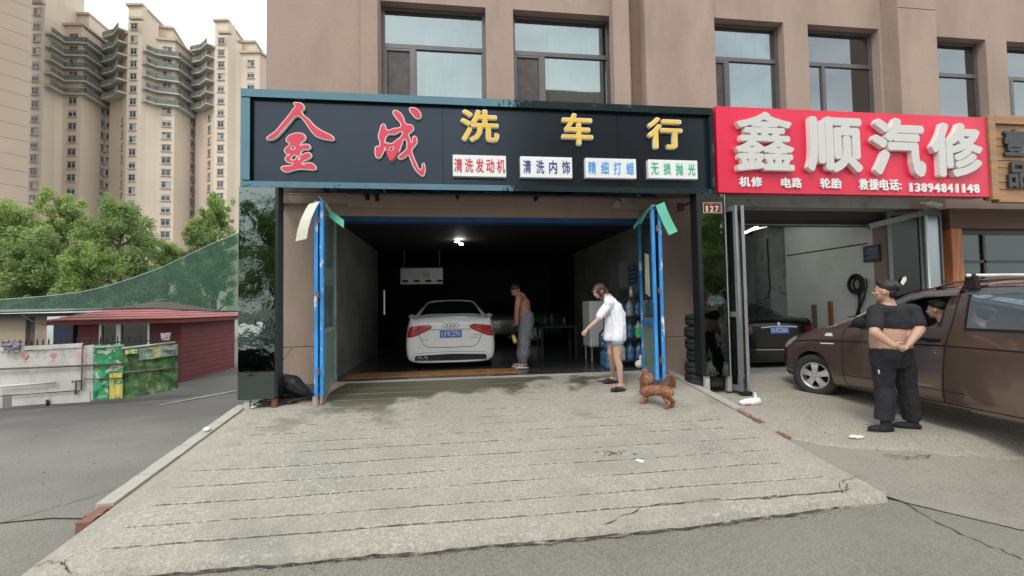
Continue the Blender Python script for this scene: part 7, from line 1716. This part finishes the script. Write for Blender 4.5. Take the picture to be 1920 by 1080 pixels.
# third tower ---------------------------------------------------------------
t3, p = tower('right cream apartment tower beside the black shop sign', [(366, 113.5), (388, 112.5), (401, 110), (426, 110), (440, 112), (452, 113), (486, 113), (520, 119)], ZT, -1)
zm = zrow(418, 34, 110)
wall_seg(t3, p[0], p[1], -1, zrow(377, 98, 113), m_tw2); wall_seg(t3, p[1], p[2], -1, zrow(395, 95, 112), m_tw); wall_seg(t3, p[2], p[3], -1, zm, m_tw); wall_seg(t3, p[3], p[4], -1, zm, m_tw, cap=False); wall_seg(t3, p[4], p[5], -1, zm-4, m_tw, cap=False)
wall_seg(t3, p[5], p[6], -1, zrow(470, 96, 113), m_tw); wall_seg(t3, p[6], p[7], -1, zrow(470, 96, 113), m_tw2)
q = [(lambda s: (s.x, s.y))(atD(x, 300, d)) for x, d in ((446, 116), (478, 116))]
wall_seg(t3, q[0], q[1], 60, zrow(462, 76, 116), m_tw, back=8)
column(t3, p[2], p[3], .5, zrow(420, 72, 110), 21); column(t3, p[5], p[6], .52, zrow(470, 115, 113), 20, 1.7)
column(t3, p[1], p[2], .35, zrow(396, 220, 112), 15, 1.6)
bz = zrow(380, 208, 113)
for i in range(6): balcony(t3, [p[0], p[1], p[2]], bz+i*FL, 1.8)
for t_, (x, y, d_) in ((t2, (255, 34, 103.6)), (t3, (421, 61, 109.6)), (t1, (70, 4, 97.6))):
    for k in (-1, 0, 1):
        c = atD(x+k*9-k, y, d_); mb = MB(); mb.box((c.x-.45, c.y-.4, c.z-.3), (c.x+.45, c.y+.6, c.z+.25)); mb.build('ornament', m_twc, t_)
# nearer plain gable wall at the very left
gw = thing('gable_building', 'plain tan end wall with horizontal joints at the left edge of the photo', 'building', (-80, 85, -1))
a_, b_ = atD(-90, 300, 78), atD(53, 300, 86); a_ = (a_.x, a_.y); b_ = (b_.x, b_.y)
for i in range(31):
    mb = MB(); z = -1+i*2.9; mb.prism([a_, b_, (b_[0]-14, b_[1]+8), (a_[0]-14, a_[1]+8)], 'z', z+.06, z+2.9); mb.build('wall_course', M('gable_tan', (.43, .345, .275), .85, var=.04, scale=.1) if i == 0 else bpy.data.materials['gable_tan'], gw)
mb = MB(); mb.prism([(a_[0]+.05, a_[1]+.1), (b_[0]-.1, b_[1]+.1), (b_[0]-14, b_[1]+7), (a_[0]-14, a_[1]+7)], 'z', -1, 88); mb.build('core', M('gable_joint', (.26, .20, .16), .9, var=0), gw)
# tall block across the street, behind the camera (mirrored in the sign frame)
tb_ = thing('apartment_tower', 'brown apartment block across the street, mirrored in the black sign frame', 'building', (25, -62, -1))
mb = MB(); mb.box((10, -75, -1), (44, -62, 36)); mb.build('wall', m_stucco, tb_)
for i in range(11):
    for j in range(10):
        o = link('window', winmesh[list(winmesh)[0]]); o.parent = tb_; o.matrix_parent_inverse = tb_.matrix_basis.inverted(); o.location = (12+i*3, -61.98, 2+j*3.3); o.rotation_euler = (0, 0, math.pi)
# ================================================================ parked cars across the street (mirrored in the pillars)
c1 = copy_tree(aud); c1.location = (8.3, -7.7, -.56); c1.rotation_euler = (0, 0, math.radians(8)); c1['label'] = 'white sedan standing on the street beside the camera, mirrored in the right pillar'
c2 = copy_tree(blk); c2.location = (-5.9, -8.2, -.56); c2.rotation_euler = (0, 0, math.radians(-20)); c2['label'] = 'black sedan standing on the street beside the camera, mirrored in the left pillar'
